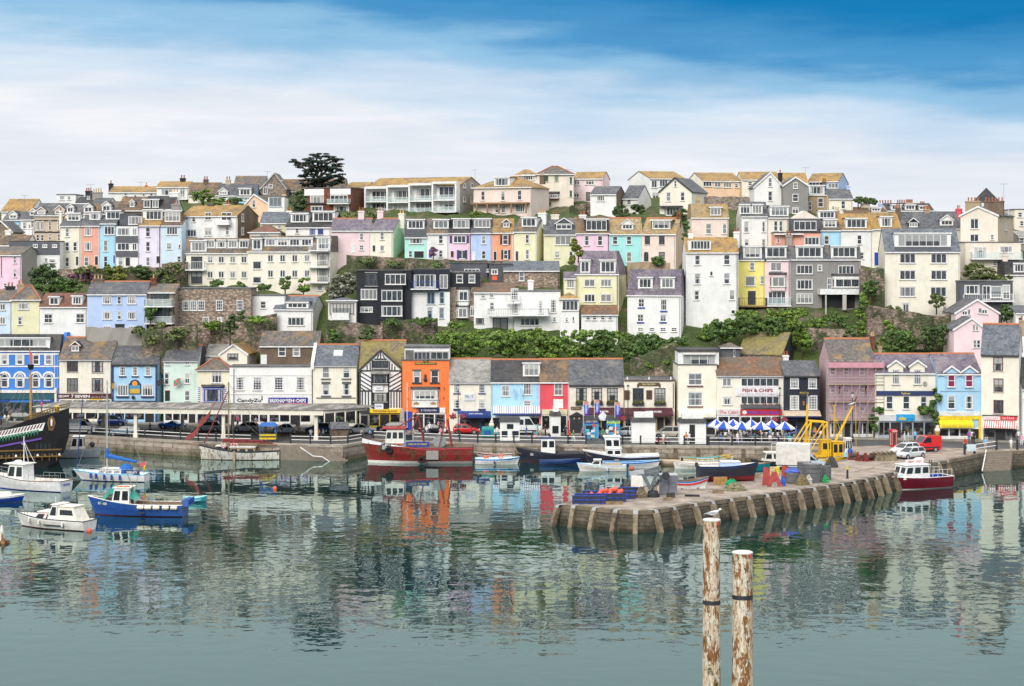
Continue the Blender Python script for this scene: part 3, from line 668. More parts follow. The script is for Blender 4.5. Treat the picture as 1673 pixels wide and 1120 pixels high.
def build_hill():
 rows=[]; Ys=[276+1.5*i for i in range(98)]+[430, 460, 520, 700, 1500]
 for Y in Ys:
  r=[]
  for i in range(-50, 190):
   px=i*14.0; x=(px-CX)*min(Y, 460)/F*(1 if Y < 461 else Y/460)
   z=hill_z(px, Y)-.25 + (.5*math.sin(x*.9+Y*.7)*math.sin(Y*.5-x*.3) if Y > 284 else 0)
   r.append((x, Y, z))
  rows.append(r)
 m, t, b = nodes('hillside_ground')
 n=noise(t, mapping(t), .25, 8, .7); n2=noise(t, mapping(t), 1.6, 6, .7)
 c=ramp(t, n, [(.36, (.055, .085, .02)), (.54, (.075, .11, .025)), (.60, (.14, .12, .075)), (.72, (.22, .17, .135))])
 t.links.new(mixc(t, 1, c, ramp(t, n2, [(.3, .5), (.65, 1.2)]), 'MULTIPLY'), b.inputs['Base Color']); b.inputs['Roughness'].default_value = .95
 bump(t, b, n2, .8, .4)
 tag(MB().grid(rows).build('hillside', m, smooth=True), kind='structure')
build_hill()
# ================================================================== houses on the hill, row by row (coordinates read off enlarged views of the photo)
def hillside():
 H('A', 366, 10, 200, 400, 338, 262, 'white', 'white bungalow with long ochre roof, farthest left on the skyline', 'E', 'ochre', d=9, x2=305, w='60/120,360,22,26,c', n='bungalow')
 H('A', 352, 22, 135, 480, 393, 345, 'cblue', 'small light blue house with grey roof and one white dormer', w='85,430,28,40;120,432,12,18,p', dm='60,112,335,385,g')
 H('A', 351, 135, 228, 480, 391, 345, 'white', 'small white house beside the beige gabled villa', w='212,420,22,45;160,430,22,40', dm='194,240,320,365,g')
 h = H('A', 346, 225, 420, 535, 362, 290, 'beige', 'beige Victorian villa with twin gabled dormers and black string courses', w='246/276,432,20,58,c;325,430,14,62;384,428,18,62;246/276,510,20,40;325,505,14,40;384,508,16,42', n='villa', rc='slate')
 for (a, b, y) in ((240, 298, 310), (355, 420, 300)): h.dormer(a, b, y, 382, 'g', 'beige', 's')
 for y in (394, 470): h.band(225, 420, y, y+8, 'black')
 H('A', 364, 370, 492, 310, None, 230, 'white', 'white flat topped house with a square window on the skyline', 'F', 'felt', d=7, w='404,250,32,30,c;450,250,22,26')
 H('A', 362, 492, 600, 340, 285, 250, 'concrete', 'grey rendered house with a dark chimney stack on the skyline', w='530,300,22,22;575,248,18,22', ch='578,205,40,black,3', rc='dark')
 H('A', 360, 600, 705, 330, 285, 255, 'offw', 'off white house behind a broad grey chimney stack', ch='634,212,62,concrete,4', w='620,300,20,20;685,298,22,24')
 H('A', 374, 712, 1018, 275, 214, 180, 'white', 'long white cottage with bright ochre roof and black chimney', rc='ochre', w='818,228,18,15,p;880,238,16,14,p;935,232,18,16,p;985,230,20,16,p', ch='722,157,26,black,1;952,168,10,red,1', d=8)
 H('A', 369, 1020, 1226, 275, 180, 148, 'white', 'white skyline house with wide windows below a dark chimney', rc='ochre', w='1085,212,72,44,t;1188,216,36,60,c', ch='1190,122,34,black,2', bal='1168,1226,232,258,bars')
 h = H('A', 366, 1226, 1420, 300, 232, 155, 'lcream', 'brown roofed skyline house with a tan chimney above a green tree', rc='brown', ch='1340,130,30,brown,2', w='1300/1370,255,24,26')
 h = H('A', 365, 1420, 1545, 300, 234, 162, 'white', 'skyline house with white gabled dormer next to the tan chimney', rc='slate', ch='1485,132,32,beige,2', dm='1424,1482,185,232,g', w='1460,255,26,26')
 h = H('A', 364, 1545, 1660, 300, 240, 165, 'cblue', 'skyline house with pale blue wall and broad white dormer', dm='1556,1634,190,240,f', w='1600,258,28,20')
 for i, (x0, x1, dx, yr, lab, wc) in enumerate(((425, 545, 436, 297, 'grey roofed house with a white gabled dormer, left of two like it', 'lcream'), (545, 662, 546, 290, 'brown roofed house with white gabled dormer beside cream chimney stack', 'white'), (662, 772, 664, 278, 'house with white gabled dormer directly left of the big brown roof', 'offw'))):
  H('A', 345-i, x0, x1, 420, 352, yr, wc, lab, rc=('slate', 'brown', 'lich')[i], dm='%d,%d,%d,%d,g' % (dx, dx+58 if i else dx+44, yr-6, 346), ch=('506,312,60,lcream,2', '628,306,50,offw,2', '')[i])
 H('A', 343, 772, 930, 420, 330, 248, 'brown', 'house with large brown lichened roof behind the slate bay house', rc='brown', ch='888,292,48,brown,2;918,276,20,concrete,1', dm='845,875,262,310,g')
 H('A', 342, 930, 1120, 420, 322, 243, 'white', 'dark roofed house with two white box dormers and white gable', x2=1190, dm='930,985,262,316,f,black;988,1036,262,316,f,black', ch='1135,214,60,white,3', sc='white', rc='dark')
 Y=326
 H('A', Y, 390, 527, 720, 433, 392, 'lcream', 'cream terraced house, left end of the pastel terrace, next to salmon', w='438,475,26,60;438/489,567,26,60;438,668,26,60;502,660,20,62,dk', dm='436,522,352,400,f', n='terraced_house', rc='slate', ch='395,335,16,lcream,1')
 H('A', Y, 527, 650, 728, 431, 370, 'salmon', 'salmon pink terraced house in the left pastel terrace', w='574,470,46,54,t;574,566,46,54,t;563,665,30,60;628,658,24,62,dk', dm='582,652,343,395,f')
 H('A', Y, 650, 757, 725, 417, 372, 'sky', 'bright sky blue terraced house between salmon and slate hung houses', w='712,463,66,54,t;688,562,28,72;688,665,26,72;745,650,20,60,db', dm='688,786,335,392,f')
 h = H('A', Y-.3, 757, 897, 705, None, 432, 'white', 'slate hung house with stacked window bays and roof terrace', 'F', 'dark', w='803,471,80,48,t;803,568,80,48,t;876,471,30,48,c;876,568,30,48,c;785,660,34,60;832,665,34,60,dk')
 h.band(755, 898, 500, 542, 'slatew', 'slate_band', .16); h.band(755, 898, 597, 634, 'slatew', 'slate_band', .16)
 MB().box(.3, h.W-.3, 1.2, 5, h.zr+.15, h.zr+2.2).build('roof_room', MW('slatew'), h.root); h.window(880, 398, 90, 52, 'q', 1.2)
 H('A', Y, 897, 1047, 720, 430, 385, 'lilac', 'lilac terraced house with ochre roof and broad box dormer', rc='ochre', w='963,472,30,64;963,567,28,64;963,665,26,56;1028,652,24,50,dk', dm='944,1058,330,396,f', ch='1145,290,55,concrete,2')
 H('A', Y, 1047, 1184, 720, 430, 385, 'pblue', 'pale blue terraced house with brown dormer, right end of terrace', w='1120,465,70,50,q;1100,565,32,42,x;1168,565,14,25,p;1166,650,26,40', dm='1066,1180,337,408,f,brown', rc='brown')
 H('A', 331, 1188, 1545, 660, 368, 305, 'white', 'white three storey block with ochre roof and dark lichened side gable', rc='ochre', x2=1680, sc='brown', d=9, w='1262,388,26,38;1355,370,46,50,c;1475,380,74,70,c;1355,470,52,50,c;1240,480,84,46,q;1480,463,28,60;1200,570,16,50', bal='1415,1508,395,420,solid', sw='1578,380,45,52,c;1578,468,45,50,c', ch='1376,290,46,slatew,1;1478,290,40,beige,2', n='apartment_block', c='apartment block')
 H('A', 318, -60, 140, 830, 622, 572, 'pink', 'lilac pink cottage with grey rendered side wall at left edge', rc='lich', x2=270, sc='concrete', w='97,652,22,48;97,740,22,52;35,820,22,30;10,690,10,140,p', n='cottage')
 h = H('A', 323, 62, 388, 690, None, 535, 'white', 'dark slate hung flat roofed house above the green bank', 'F', 'dark', w='340,660,44,24,p;300,655,20,26'); h.band(60, 390, 538, 620, 'slatew', 'slate_band', .12)
 for x in (230, 292, 356): h.window(x, 563, 30, 22, 'c', -.13)
 H('A', 331, -10, 170, 620, 558, 492, 'offw', 'brown roofed cottage with a tall white chimney at left', rc='brown', x2=248, sc='white', ch='192,447,40,white,1;55,462,36,white,1', w='60,575,30,24', n='cottage')
 H('A', 338, -30, 78, 560, 470, 402, 'stone', 'grey stone gable house at the far left edge', 'G', 'slate', ax=5, w='30,520,26,40,p')
 H('A', 301, -70, 78, 1140, 918, 850, 'pblue', 'pale blue cottage with ochre roof at the left edge', 'E', 'lich', w='18,960,38,42,c;18,1050,38,46,c;-40,960,30,42', ch='68,825,55,black,2', n='cottage')
 H('A', 300, 78, 256, 1125, 915, 822, 'pyel', 'pale yellow cottage under a hipped lichened roof', 'H', 'lich', x2=300, w='152,955,68,42,t;130,1050,28,52', ch='135,812,45,tan,2', rt=True, n='cottage')
 H('A', 300, 258, 568, 1140, 958, 875, 'white', 'low white cottage with red brown roof and two dormers', rc='red', w='315,1035,54,60,x;522,1033,54,60,x', dm='320,385,895,948,f;468,536,890,946,f', n='cottage')
 H('A', 299, 568, 952, 1125, 876, 800, 'lblue', 'large cornflower blue house with long slate roof and orange ridge', rc='slate', x2=1002, sc='white', rt=True, w='697/858,916,58,50,q;776,916,27,50;697/858,1016,58,50,q;776,1016,27,50;697/858,1092,50,16,t;780,1085,60,22,ok', ch='640,775,66,brown,3;1000,770,34,brick,1', n='house')
 h = H('A', 300, 957, 1140, 1090, 865, 815, 'stone', 'stone house with stacked white glass fronted balconies', rc='lich', w='1040,890,120,60,qk;1050,990,110,90,qk', n='house')
 h.balcony(955, 1135, 908, 952, 'glass', 2.0); h.balcony(955, 1135, 1020, 1062, 'glass', 2.0)
 H('A', 303, 1140, 1632, 1095, None, 842, 'rubble', 'long rubble stone building with small paned white windows', 'F', 'slate', d=7, w='1210/1260/1310,952,46,64,g;1428,950,42,66,g;1562,950,42,66,g;1340,1046,42,38,g;1430,1042,34,30,g', n='stone_building', c='building')
 h = H('A', 319, 1212, 1655, 860, 612, 512, 'lcream', 'cream apartment block with white mansard windows, left one of the pair', 'M', 'lich', d=10, ms=1.2, w='1368/1440/1515/1588,652,38,44,c;1368/1440/1515/1588,750,38,44,c;1280,672,72,78,ck;1280,770,72,78,ck', bal='1212,1340,665,716,bars', n='apartment_block', c='apartment block', dm=';'.join('%d,%d,526,578,f' % (x-34, x+34) for x in (1368, 1440, 1515, 1588))+';1240,1345,530,612,f,white,q')
 h = H('B', 317.5, 20, 520, 850, 638, 540, 'lcream', 'cream apartment block with stair windows and corner balconies, right one of pair', 'M', 'lich', d=10, ms=1.2, x2=622, w='157/231/305/380,678,36,44,c;157/231/305/380,772,36,44,c;477,684,72,72,ck;477,780,72,72,ck;75,720,54,48,p;75,810,54,40,p;458,860,36,30', bal='395,520,690,728,bars;395,520,785,822,bars;400,522,590,628,bars', sw='580,575,34,44,s', n='apartment_block', c='apartment block', dm=';'.join('%d,%d,556,604,f' % (x-36, x+36) for x in (157, 231, 305, 378))+';440,520,550,626,f,white,t;45,105,558,655,f,white,c')
 H('B', 371, -70, 118, 330, 248, 180, 'stone', 'stone hall with slate roof and a cream chimney on skyline', rc='lich', ch='18,193,36,lcream,2', dm='108,142,240,290,g,stone')
 H('B', 368, 100, 250, 330, 250, 160, 'stone', 'tall grey stone gable with small windows left of the dark pine', 'G', 'lich', ax=180, w='158,238,26,24;125,265,26,44,c', ch='205,200,50,lcream,1', barge='e')
 H('B', 374, 225, 340, 330, 268, 200, 'stone', 'brown roofed house just left of the dark pine', rc='brown', w='280,285,26,24')
 H('B', 377, 340, 610, 330, 248, 196, 'stone', 'long brown roofed house behind the dark pine tree', rc='brown', w='400/500/570,290,30,30', ch='595,190,18,brick,1')
 H('B', 371, 612, 740, 330, 248, 218, 'white', 'white house with thin ochre roof beside the modern brick flats', rc='ochre', x2=815, w='690,270,40,24,c')
 H('B', 346, 5, 142, 420, 345, 290, 'peach', 'peach gable house with white box extension near dark round tree', 'G', 'slate', ax=55, w='55,345,22,44', barge='w', ch='105,350,40,brown,2')
 h = H('B', 345.5, 142, 242, 400, None, 303, 'white', 'white boxy flat roofed extension with a wide blue tinted window', 'F', 'felt', d=6, w='186,334,76,56,tl', ch='240,288,22,beige,1', n='flat_roofed_house')
 h = H('B', 352, 365, 648, 430, None, 250, 'brick', 'modern brick flats with white panels and a flat roof', 'F', 'felt', x2=748, w='440,320,90,52,q;575,318,112,52,q;590,372,100,40,t;440,375,80,30,t', n='apartment_block', c='apartment block', sw='735,300,20,30,c')
 h.band(365, 484, 256, 296, 'white', 'white_panel', .15); h.band(522, 646, 254, 290, 'white', 'white_panel', .15); h.band(365, 646, 340, 348, 'black', 'band', .3); h.balcony(515, 646, 318, 342, 'glass', 1.2)
 h = H('B', 354, 752, 1312, 420, 240, 190, 'white', 'long white flats with two tiers of glazed terraces and ochre roof', 'E', 'ochre', x2=1448, sc='concrete', d=10, n='apartment_block', c='apartment block', sw='1340,235,22,30,p;1385,235,22,30,p;1340,320,22,30,p;1385,320,22,30,p')
 tops=[(752, 886, 252, 326, 398), (886, 1020, 243, 330, 402), (1020, 1162, 232, 322, 395), (1162, 1310, 222, 316, 388)]
 for (a, b, t, m, e) in tops:
  h.window((a+b)/2+8, (t+m)/2+6, (b-a)*.86, (m-t)*.72, 'q'); h.window((a+b)/2+8, (m+e)/2+6, (b-a)*.86, (e-m)*.74, 'q')
  fr = MB(); h.wbox(fr, a, a+9, t-8, e+8, -1.6, 0); h.wbox(fr, a+9, b, t-10, t+4, -1.7, 0); fr.build('terrace_frame', PT('white'), h.root)
  h.balcony(a+9, b-2, m-22, m+6, 'glass', 1.6); h.balcony(a+9, b-2, e-22, e+6, 'glass', 1.6)
 fr = MB(); h.wbox(fr, 1302, 1312, 212, 394, -1.6, -.0); fr.build('terrace_frame', PT('white'), h.root)
 H('B', 329, 95, 285, 530, 462, 400, 'pyel', 'pale yellow house with blue grey roof behind the cream flats', rc='blue', ch='232,430,44,white,2;270,388,34,lcream,2', w='165/210,480,26,30')
 H('B', 326, 250, 526, 560, 487, 395, 'white', 'white house with slate roof, two white dormers and blue shutters', rc='dark', x2=610, sc='black', w='412,512,34,40,cb;462,512,34,40,cb;320,510,22,30', dm='280,388,405,460,f;413,548,393,456,f', d=9)
 H('B', 322, 30, 205, 560, 520, 472, 'white', 'low house with red brown hipped roof above the cream flats', 'H', 'red', w='120,535,60,14,t', n='cottage')
 H('B', 319, 527, 766, 690, 508, 440, 'ppink', 'pale pink cottage with white door and two pink chimneys', rc='purple', rt=True, w='712,545,26,44;712,613,26,32,x;660,620,26,50,dw', ch='710,388,36,ppink,2;826,388,36,ppink,2', n='cottage')
 H('B', 319, 766, 905, 690, 508, 440, 'lcream', 'cream cottage with a pale green gable end', rc='purple', rt=True, x2=986, sc='pgreen', w='838,542,26,46;838,617,26,36,c;788,617,22,42,dk', ch='958,404,34,lcream,2', n='cottage')
 Y=317
 T = [('B', 975, 1110, 'mint', 547, 445, 'mint green terraced house with slate band and white dormer', '1045,567,82,44,q;1010,652,24,40;1062,655,58,40,ow', '990,1095,443,500,f', 'slate'),
  ('B', 1110, 1245, 'white', 524, 440, 'narrow white terraced house between mint and pink neighbours', '1195,562,28,54;1195,650,24,42;1132,648,24,56,db', '1150,1244,443,498,f', 'lich'),
  ('B', 1245, 1382, 'pink', 522, 440, 'candy pink terraced house with dark blue shutters and black dormer', '1310,562,76,44,t;1325,655,54,56,c;1265,652,24,42,dm', '1264,1376,438,498,f,black', 'dark'),
  ('B', 1382, 1508, 'lblue', 520, 438, 'cornflower blue terraced house with white triple dormer, next to orange', '1457,565,28,50;1457,657,28,50;1396,664,22,58,dw', '1394,1502,438,494,f,grey', 'slate'),
  ('C', 15, 147, 'coral', 520, 440, 'orange coral terraced house with black shutters and ochre roof', '96,565,34,60;98,655,28,58;33,662,22,58,dk', '77,126,438,490,g,brown', 'ochre')]
 for (z, a, b, col, ye, yr, lab, w, dm, rc) in T:
  h=H(z, Y, a, b, 700, ye, yr, col, lab, w=w, dm=dm, rc=rc)
  if col == 'mint': h.band(975, 1108, 500, 545, 'slatew', 'slate_band', .12)
  if col == 'pink':
   for x in (1257, 1360): h.wbox(MB(), x-7, x+7, 541, 585, -.09, 0).build('shutter', PT((.03, .03, .16)), h.root)
   for x in (1300, 1350): h.wbox(MB(), x-6, x+6, 628, 682, -.09, 0).build('shutter', PT((.03, .03, .16)), h.root)
  if col == 'coral':
   for x, y in ((70, 565), (121, 565), (77, 655), (119, 655)): h.wbox(MB(), x-6, x+6, y-28, y+28, -.09, 0).build('shutter', PT('black'), h.root)
 H('C', Y, 147, 285, 700, 514, 440, 'pyel', 'pale yellow terraced house with white side wall and white dormer', x2=358, rc='lich', w='230,560,24,54;230,655,26,60;167,663,22,62,dn', dm='196,286,430,486,f', ch='322,400,50,white,3')
 h = H('C', Y, 330, 525, 760, 530, 437, 'pyel', 'pale yellow house with slate roof and glazed triangular dormer', rc='slate', w='447,570,98,52,t;412,655,30,40,x;496,662,24,56,a', ch='398,410,50,lcream,2', dm='400,506,432,502,g,slatew,t')
 H('C', Y, 525, 731, 740, 522, 430, 'pink', 'sugar pink terraced house with wide dark glazed dormer', rc='brown', w='592/673,570,34,62', dm='580,722,440,512,f,black,q', ch='567,412,44,white,2')
 H('C', Y, 731, 930, 740, 528, 437, 'turq', 'turquoise terraced house with white gabled dormer', rc='tanr', w='765/850,568,32,50;850,670,32,62', dm='804,876,438,502,g', rt=True)
 H('C', Y, 930, 1136, 740, 528, 437, 'cpink', 'shell pink end house with brown windows and wide dark dormer', rc='tanr', rt=True, x2=1192, w='962,567,32,50,sn;1050,567,34,50,sn;955,668,28,58,an;1050,662,36,44,sn', dm='984,1110,447,500,f,brown,t', ch='1154,408,24,brick,2', sc='beige')
 h = H('C', 347, -98, 250, 430, 247, 178, 'cpink', 'blush white house with ochre hipped roof and timber verandah', 'H', 'ochre', x2=362, w='82,297,27,58;183,293,30,60;45/85,378,30,44;187,374,58,44,q;-40,297,27,56', dm='28,122,185,238,f', d=9, n='villa', ch='322,170,28,brown,2')
 v=MB(); h.wbox(v, -98, 246, 340, 350, -1.5, 0)
 for x in (-60, 5, 75, 150, 240): h.wbox(v, x-4, x+4, 350, 404, -1.5, -1.35)
 v.build('verandah', PT((.30, .17, .09)), h.root)
 H('C', 358, 150, 300, 330, 172, 135, 'white', 'white windowed house tucked under the ochre hipped roof', 'H', 'ochre', w='235,185,80,34,6')
 H('C', 353, 290, 512, 385, 166, 118, 'pcream', 'tall peach cream house with green window frames and hipped roof', 'H', 'lich', rt=True, w='408,188,20,38,sg;345,192,24,36,pg;495,203,14,40,sg;495,284,14,38,sg;368,345,16,20,cg', d=10, bay='358,422,282,322,brick,t', n='house')
 H('C', 360, 512, 690, 330, 192, 155, 'ppink', 'pale pink house with ochre roof on the skyline', rc='ochre', x2=733, w='532,214,38,34,c;612,212,58,34,t;530,292,34,28,c;600,300,24,52,Dk', n='house')
 H('C', 342, 615, 772, 440, 287, 243, 'white', 'small white cottage with grey side wall above the terraces', rc='slate', x2=827, sc='brown', w='678,312,48,36,q', n='cottage')
 H('C', 345, 812, 905, 420, 312, 238, 'offw', 'slate roofed cottage with a plain white gable end', rc='slate', x2=985, sc='white', w='850,335,30,30', ch='905,262,30,brown,1', n='cottage')
 H('C', 361, 975, 1190, 330, 192, 152, 'white', 'white house with long ochre roof behind the black trimmed gable', rc='ochre', xl=845, w='1003,224,38,46,c;1060,220,54,42,t;1012,296,46,36,c;1135,225,30,36', d=11, n='house')
 h = H('C', 343, 1037, 1232, 420, 272, 188, 'lcream', 'cream gabled house with black bargeboards and a glazed porch', 'G', 'slate', x2=1326, ax=1131, w='1133,222,16,36;1091,303,30,54;1177,300,27,54;1118,392,116,48,6', barge='k', n='villa', d=10)
 h.band(1037, 1180, 358, 364, 'slatew', 'porch_roof', 1.2)
 H('C', 364, 1300, 1532, 320, 206, 160, 'peach', 'peach and cream house with long ochre roof on the skyline', rc='ochre', xl=1200, sc='lcream', w='1328,224,56,34,t;1390,229,42,32,c;1450,231,54,32,t;1505,233,26,30', d=11, n='house')
 h = H('C', 326, 1232, 1456, 640, 432, 345, 'cpink', 'blush mansion end house with pale tan roof and arched window', 'M', 'tanr', ms=1.6, w='1335,498,36,64;1433,498,28,62,a', dm='1340,1416,368,418,f,tan,t', ch='1270,322,26,tan,2', n='terraced_house')
 h = H('D', 326, 42, 196, 560, 327, 250, 'white', 'white terraced house with arched windows and grey roof', rc='slate', w='68,390,30,64;168,390,22,60,a;70,480,28,40;168,480,22,40,a', dm='28,94,262,316,f;98,162,262,316,f')
 H('D', 325.5, 196, 312, 520, 335, 270, 'lcream', 'narrow cream house with tall bay windows and white dormer', rc='slate', w='238,385,22,58;268,385,22,62', dm='205,312,272,328,f')
 h = H('D', 322, 230, 496, 520, 432, 425, 'salmon', 'salmon house with black upper storey and yellow gablet', 'F', 'dark', w='253,465,18,36;447,472,88,46,q', n='house');
 MB().box(h.U(h.X(330)), h.W, .8, 6, h.zr+.14, h.Z(342, 3, .8)).build('upper_storey', MW('slatew'), h.root); h.window(408, 383, 130, 54, 'q', .8)
 MB().prism([(h.U(h.X(335), 2), h.Z(342, 3, 2)), (h.U(h.X(488), 2), h.Z(342, 3, 2)), (h.U(h.X(405), 2), h.Z(296, 3, 2))], 1, 2.0, 6).build('gablet', MW('pcream'), h.root)
 MB().box(h.U(h.X(225)), h.U(h.X(395)), -.9, 0, h.Z(436, 2, 0), h.Z(428, 2, 0)).build('porch_roof', PT('white'), h.root)
 h.chimney(312, 432, 38, 'concrete', 2, -.5)
 H('D', 324, 496, 616, 540, 407, 320, 'sky', 'light blue house with two stacked white dormers', rc='lich', w='532,466,30,52', dm='486,582,298,342,f;514,590,348,394,f', ch='592,296,26,tan,2')
 H('D', 324, 616, 797, 640, 405, 318, 'white', 'white house with ochre roof and wide white dormer', rc='ochre', w='722,464,28,54;735,556,26,40', dm='642,764,342,398,f')
 H('D', 324, 797, 962, 640, 400, 312, 'lcream', 'cream house with blue door and tall white dormer', rc='ochre', w='820,575,28,80,db', dm='842,910,332,392,f', ch='945,278,26,brown,2')
 H('D', 326, 962, 1140, 560, 397, 308, 'offw', 'slate roofed house with small dark gabled dormer', rc='slate', dm='1004,1062,338,392,g,black', ch='1110,288,32,tan,3', w='1050,430,30,40')
 H('D', 326, 1140, 1312, 560, 397, 306, 'offw', 'slate roofed house with white gabled dormer beside beige block', rc='slate', dm='1188,1264,320,382,g', w='1220,430,30,40', ch='1290,285,20,red,1')
 H('D', 364, 45, 262, 250, 117, 76, 'lcream', 'cream skyline house with clean ochre roof, left of white gable', rc='ochre', xl=8, w='150,130,40,24,t;90,140,24,24', d=9, n='house')
 H('D', 352, 115, 283, 300, 160, 78, 'white', 'tall white gabled house with two brick silled windows', 'G', 'slate', ax=207, w='206,133,22,50;206,212,26,56', n='house', ch='264,78,22,black,1')
 H('D', 349, 283, 425, 330, 152, 104, 'grey', 'dark grey rendered gable house with three white windows', 'G', 'slate', ax=352, w='352,152,26,34;352,222,34,44;352,296,36,34,c', n='house')
 H('D', 362, 285, 425, 240, 135, 82, 'ppink', 'pink skyline house behind the dark grey gable', rc='ochre', w='350,150,30,20')
 H('D', 366, 425, 600, 240, 127, 84, 'cblue', 'pale blue sided house with long ochre roof on right skyline', rc='ochre', x2=652, sc='lblue', w='470,142,80,26,q;570,152,60,30,t')
 H('D', 353.5, 428, 546, 330, 206, 198, 'tan', 'tan stone house with a broad white box dormer', 'M', 'dark', w='497,250,32,52;437,268,18,48', dm='430,520,152,205,f', ch='518,128,22,brown,2')
 H('D', 351, 546, 683, 330, 226, 174, 'lcream', 'cream cottage with grey roof and blue grey chimney', rc='slate', w='628,263,26,48;570,280,14,20', ch='656,152,20,lblue,1', n='cottage')
 H('D', 349, 640, 790, 340, 318, 280, 'cream', 'cottage with orange roof and large cream chimney', rc='orange', ch='755,252,52,cream,2', w='700,328,30,14')
 H('D', 352, 790, 885, 340, 305, 280, 'lblue', 'house with pale blue chimney gable in the roofscape', rc='orange', ch='872,254,78,lblue,5', w='830,318,30,14', dm='790,845,282,308,f')
 H('D', 351, 885, 1150, 340, 296, 258, 'offw', 'long slate roofed terrace behind a row of chimney pots', rc='dark', dm='905,965,264,296,f;985,1045,264,296,f;1065,1110,270,298,f', ch='962,252,50,slatew,4;1010,250,40,beige,5;1085,262,30,tan,3')
 h = H('D', 320, 1306, 1522, 640, 325, 275, 'pcream', 'large beige end block with low gable and many chimney pots', 'G', 'felt', x2=1612, ax=1408, sc='beige', d=14, w='1387,372,48,60,c;1387,454,50,44,c;1490,450,20,30', sw='1548,300,30,44,c;1585,310,30,44,c;1570,390,26,44,s', n='apartment_block', c='apartment block', ch='1380,240,88,tan,4;1500,240,110,brown,6')
 h.chimney(1300, 285, 24, 'red', 1, 3)
 MB().lathe([(2.6, 0), (.05, 2.6)], (h.U(h.X(1455), 6), 6, h.Z(248, 8, 6)), 4).build('roof_turret', MR('dark'), h.root)
 h = H('D', 313, 1334, 1655, 640, None, 480, 'pcream', 'beige flat roofed flat with glass balcony beneath the beige block', 'F', 'felt', w='1420,540,78,66,t;1570,521,74,36,t;1505,602,24,26', d=5.5, bal='1360,1655,535,572,glass', n='flat')
 H('D', 347, 1618, 1760, 420, 306, 290, 'pcream', 'cream flat roofed house at the right edge of the skyline', 'F', 'felt', w='1650,320,30,30;1660,370,24,30', n='house')
 H('D', 333, 1640, 1760, 520, 448, 418, 'concrete', 'grey green roofed house on the right edge', rc='pale', w='1660,470,26,30')
 h = H('D', 308, 1566, 1770, 720, 668, 590, 'offw', 'dark mansard house with white french windows on right edge', 'M', 'dark', ms=.6, dm='1612,1690,602,668,f,white,q', ch='1562,550,28,cpink,2')
 h = H('D', 301, 1304, 1608, 850, None, 705, 'slatew', 'black flat roofed flat with white framed terrace doors', 'F', 'felt', w='1372,753,86,50,t;1456,770,46,80,Dw;1512,766,64,66,p;1570,766,44,80,xw', d=6, bal='1320,1608,778,815,bars', n='flat')
 H('D', 290, 1278, 1526, 1000, 888, 812, 'ppink', 'pink gabled house with triangular windows, rear one of two pink gables', 'G', 'slate', ax=1402, w='1330,888,34,26,c;1355,884,14,30,p;1418,874,22,30,p;1445,880,36,26,c', n='house')
 H('F6', 284, 945, 1210, 300, 92, 0, 'ppink', 'pink gabled house nearest the seafront roofs', 'G', 'slate', ax=1090, w='1110/1136,76,20,48,p;1118/1148,212,28,66,s', n='house', d=7)
 H('D', 292, 1625, 1760, 1020, 888, 850, 'white', 'white house with slate roof cut by the right edge', rc='slate', w='1650,930,24,36', n='house')
 Y=307
 H('D', Y, 20, 177, 870, 582, 498, 'yellow', 'bright yellow terraced house with decked terrace', 'M', 'slate', ms=1.0, w='102,618,30,46;90,704,56,56,p;160,697,22,46;100,800,44,78,Dk', dm='50,158,504,576,f,white,t', bal='20,180,800,845,wood,1.6,n')
 H('D', Y, 177, 322, 870, 582, 498, 'ppink', 'peach pink terraced house with white bay window', 'M', 'slate', ms=1.0, w='240,620,64,50,c;245,800,102,72,q', dm='178,300,504,568,f,white,t', bay='204,296,665,758,ppink,c,678,735', bal='180,322,798,842,glass,1.4', ch='314,440,34,concrete,2')
 h = H('D', Y, 322, 730, 870, 580, 498, 'grey', 'long grey rendered terrace house with wide white picture windows', 'M', 'slate', ms=1.0, w='405,636,94,52,q;493,627,26,36;405,723,94,56,q;405,804,94,56,q;645,638,92,50,q;548,722,22,70,xw', dm='355,510,502,568,f,white,q;558,706,502,568,f,white,q', n='terraced_house', bay='566,730,672,745,white,t,690,738')
 h.balcony(480, 730, 748, 772, 'solid', 2.2); h.window(600, 820, 190, 80, 'ok'); fr = MB(); h.wbox(fr, 612, 634, 772, 868, -2.1, -1.7); h.wbox(fr, 512, 520, 772, 905, -2.1, -1.95); fr.build('post', PT((.5, .48, .44)), h.root)
 h = H('D', 305, 870, 1304, 905, 532, 405, 'lcream', 'big cream house with slate mansard roof and wide glazed dormer', 'E', 'blue', xl=832, d=11, w='1000/1180,572,90,56,t;1000/1180,668,90,54,t;1000/1178,765,90,56,t;990,862,42,66,Dw;1215,865,24,36', n='apartment_block', c='apartment block')
 o = h.dormer(925, 1250, 428, 508, 'f', 'white', '7', 'felt'); h.band(925, 1250, 505, 530, 'slatew', 'slate_band', .1)
 MB().box(-2.2, 0, 1.0, 3.5, h.Z(800, 0, 0), h.Z(725, 0, 0)).build('conservatory', MW('white'), h.root)
 h = H('C', 301, 1197, 1516, 1150, 640, 555, 'white', 'tall plain white house with scattered sash windows and roof terrace', 'E', 'ochre', xl=1176, w='1267,688,36,60;1446,686,38,62;1267,803,38,64;1446,801,38,68;1352,771,18,28,p;1263,903,34,60;1478,902,34,60;1485,1005,26,26,p', ch='1225,525,28,white,1;1505,515,34,white,2', n='house')
 h.part(MB().box(.4, h.U(h.X(1350)), .2, 5, h.ze+.1, h.Z(570, 1, .2)), 'sun_room', MW('white')); h.window(1285, 597, 118, 54, '6', .2)
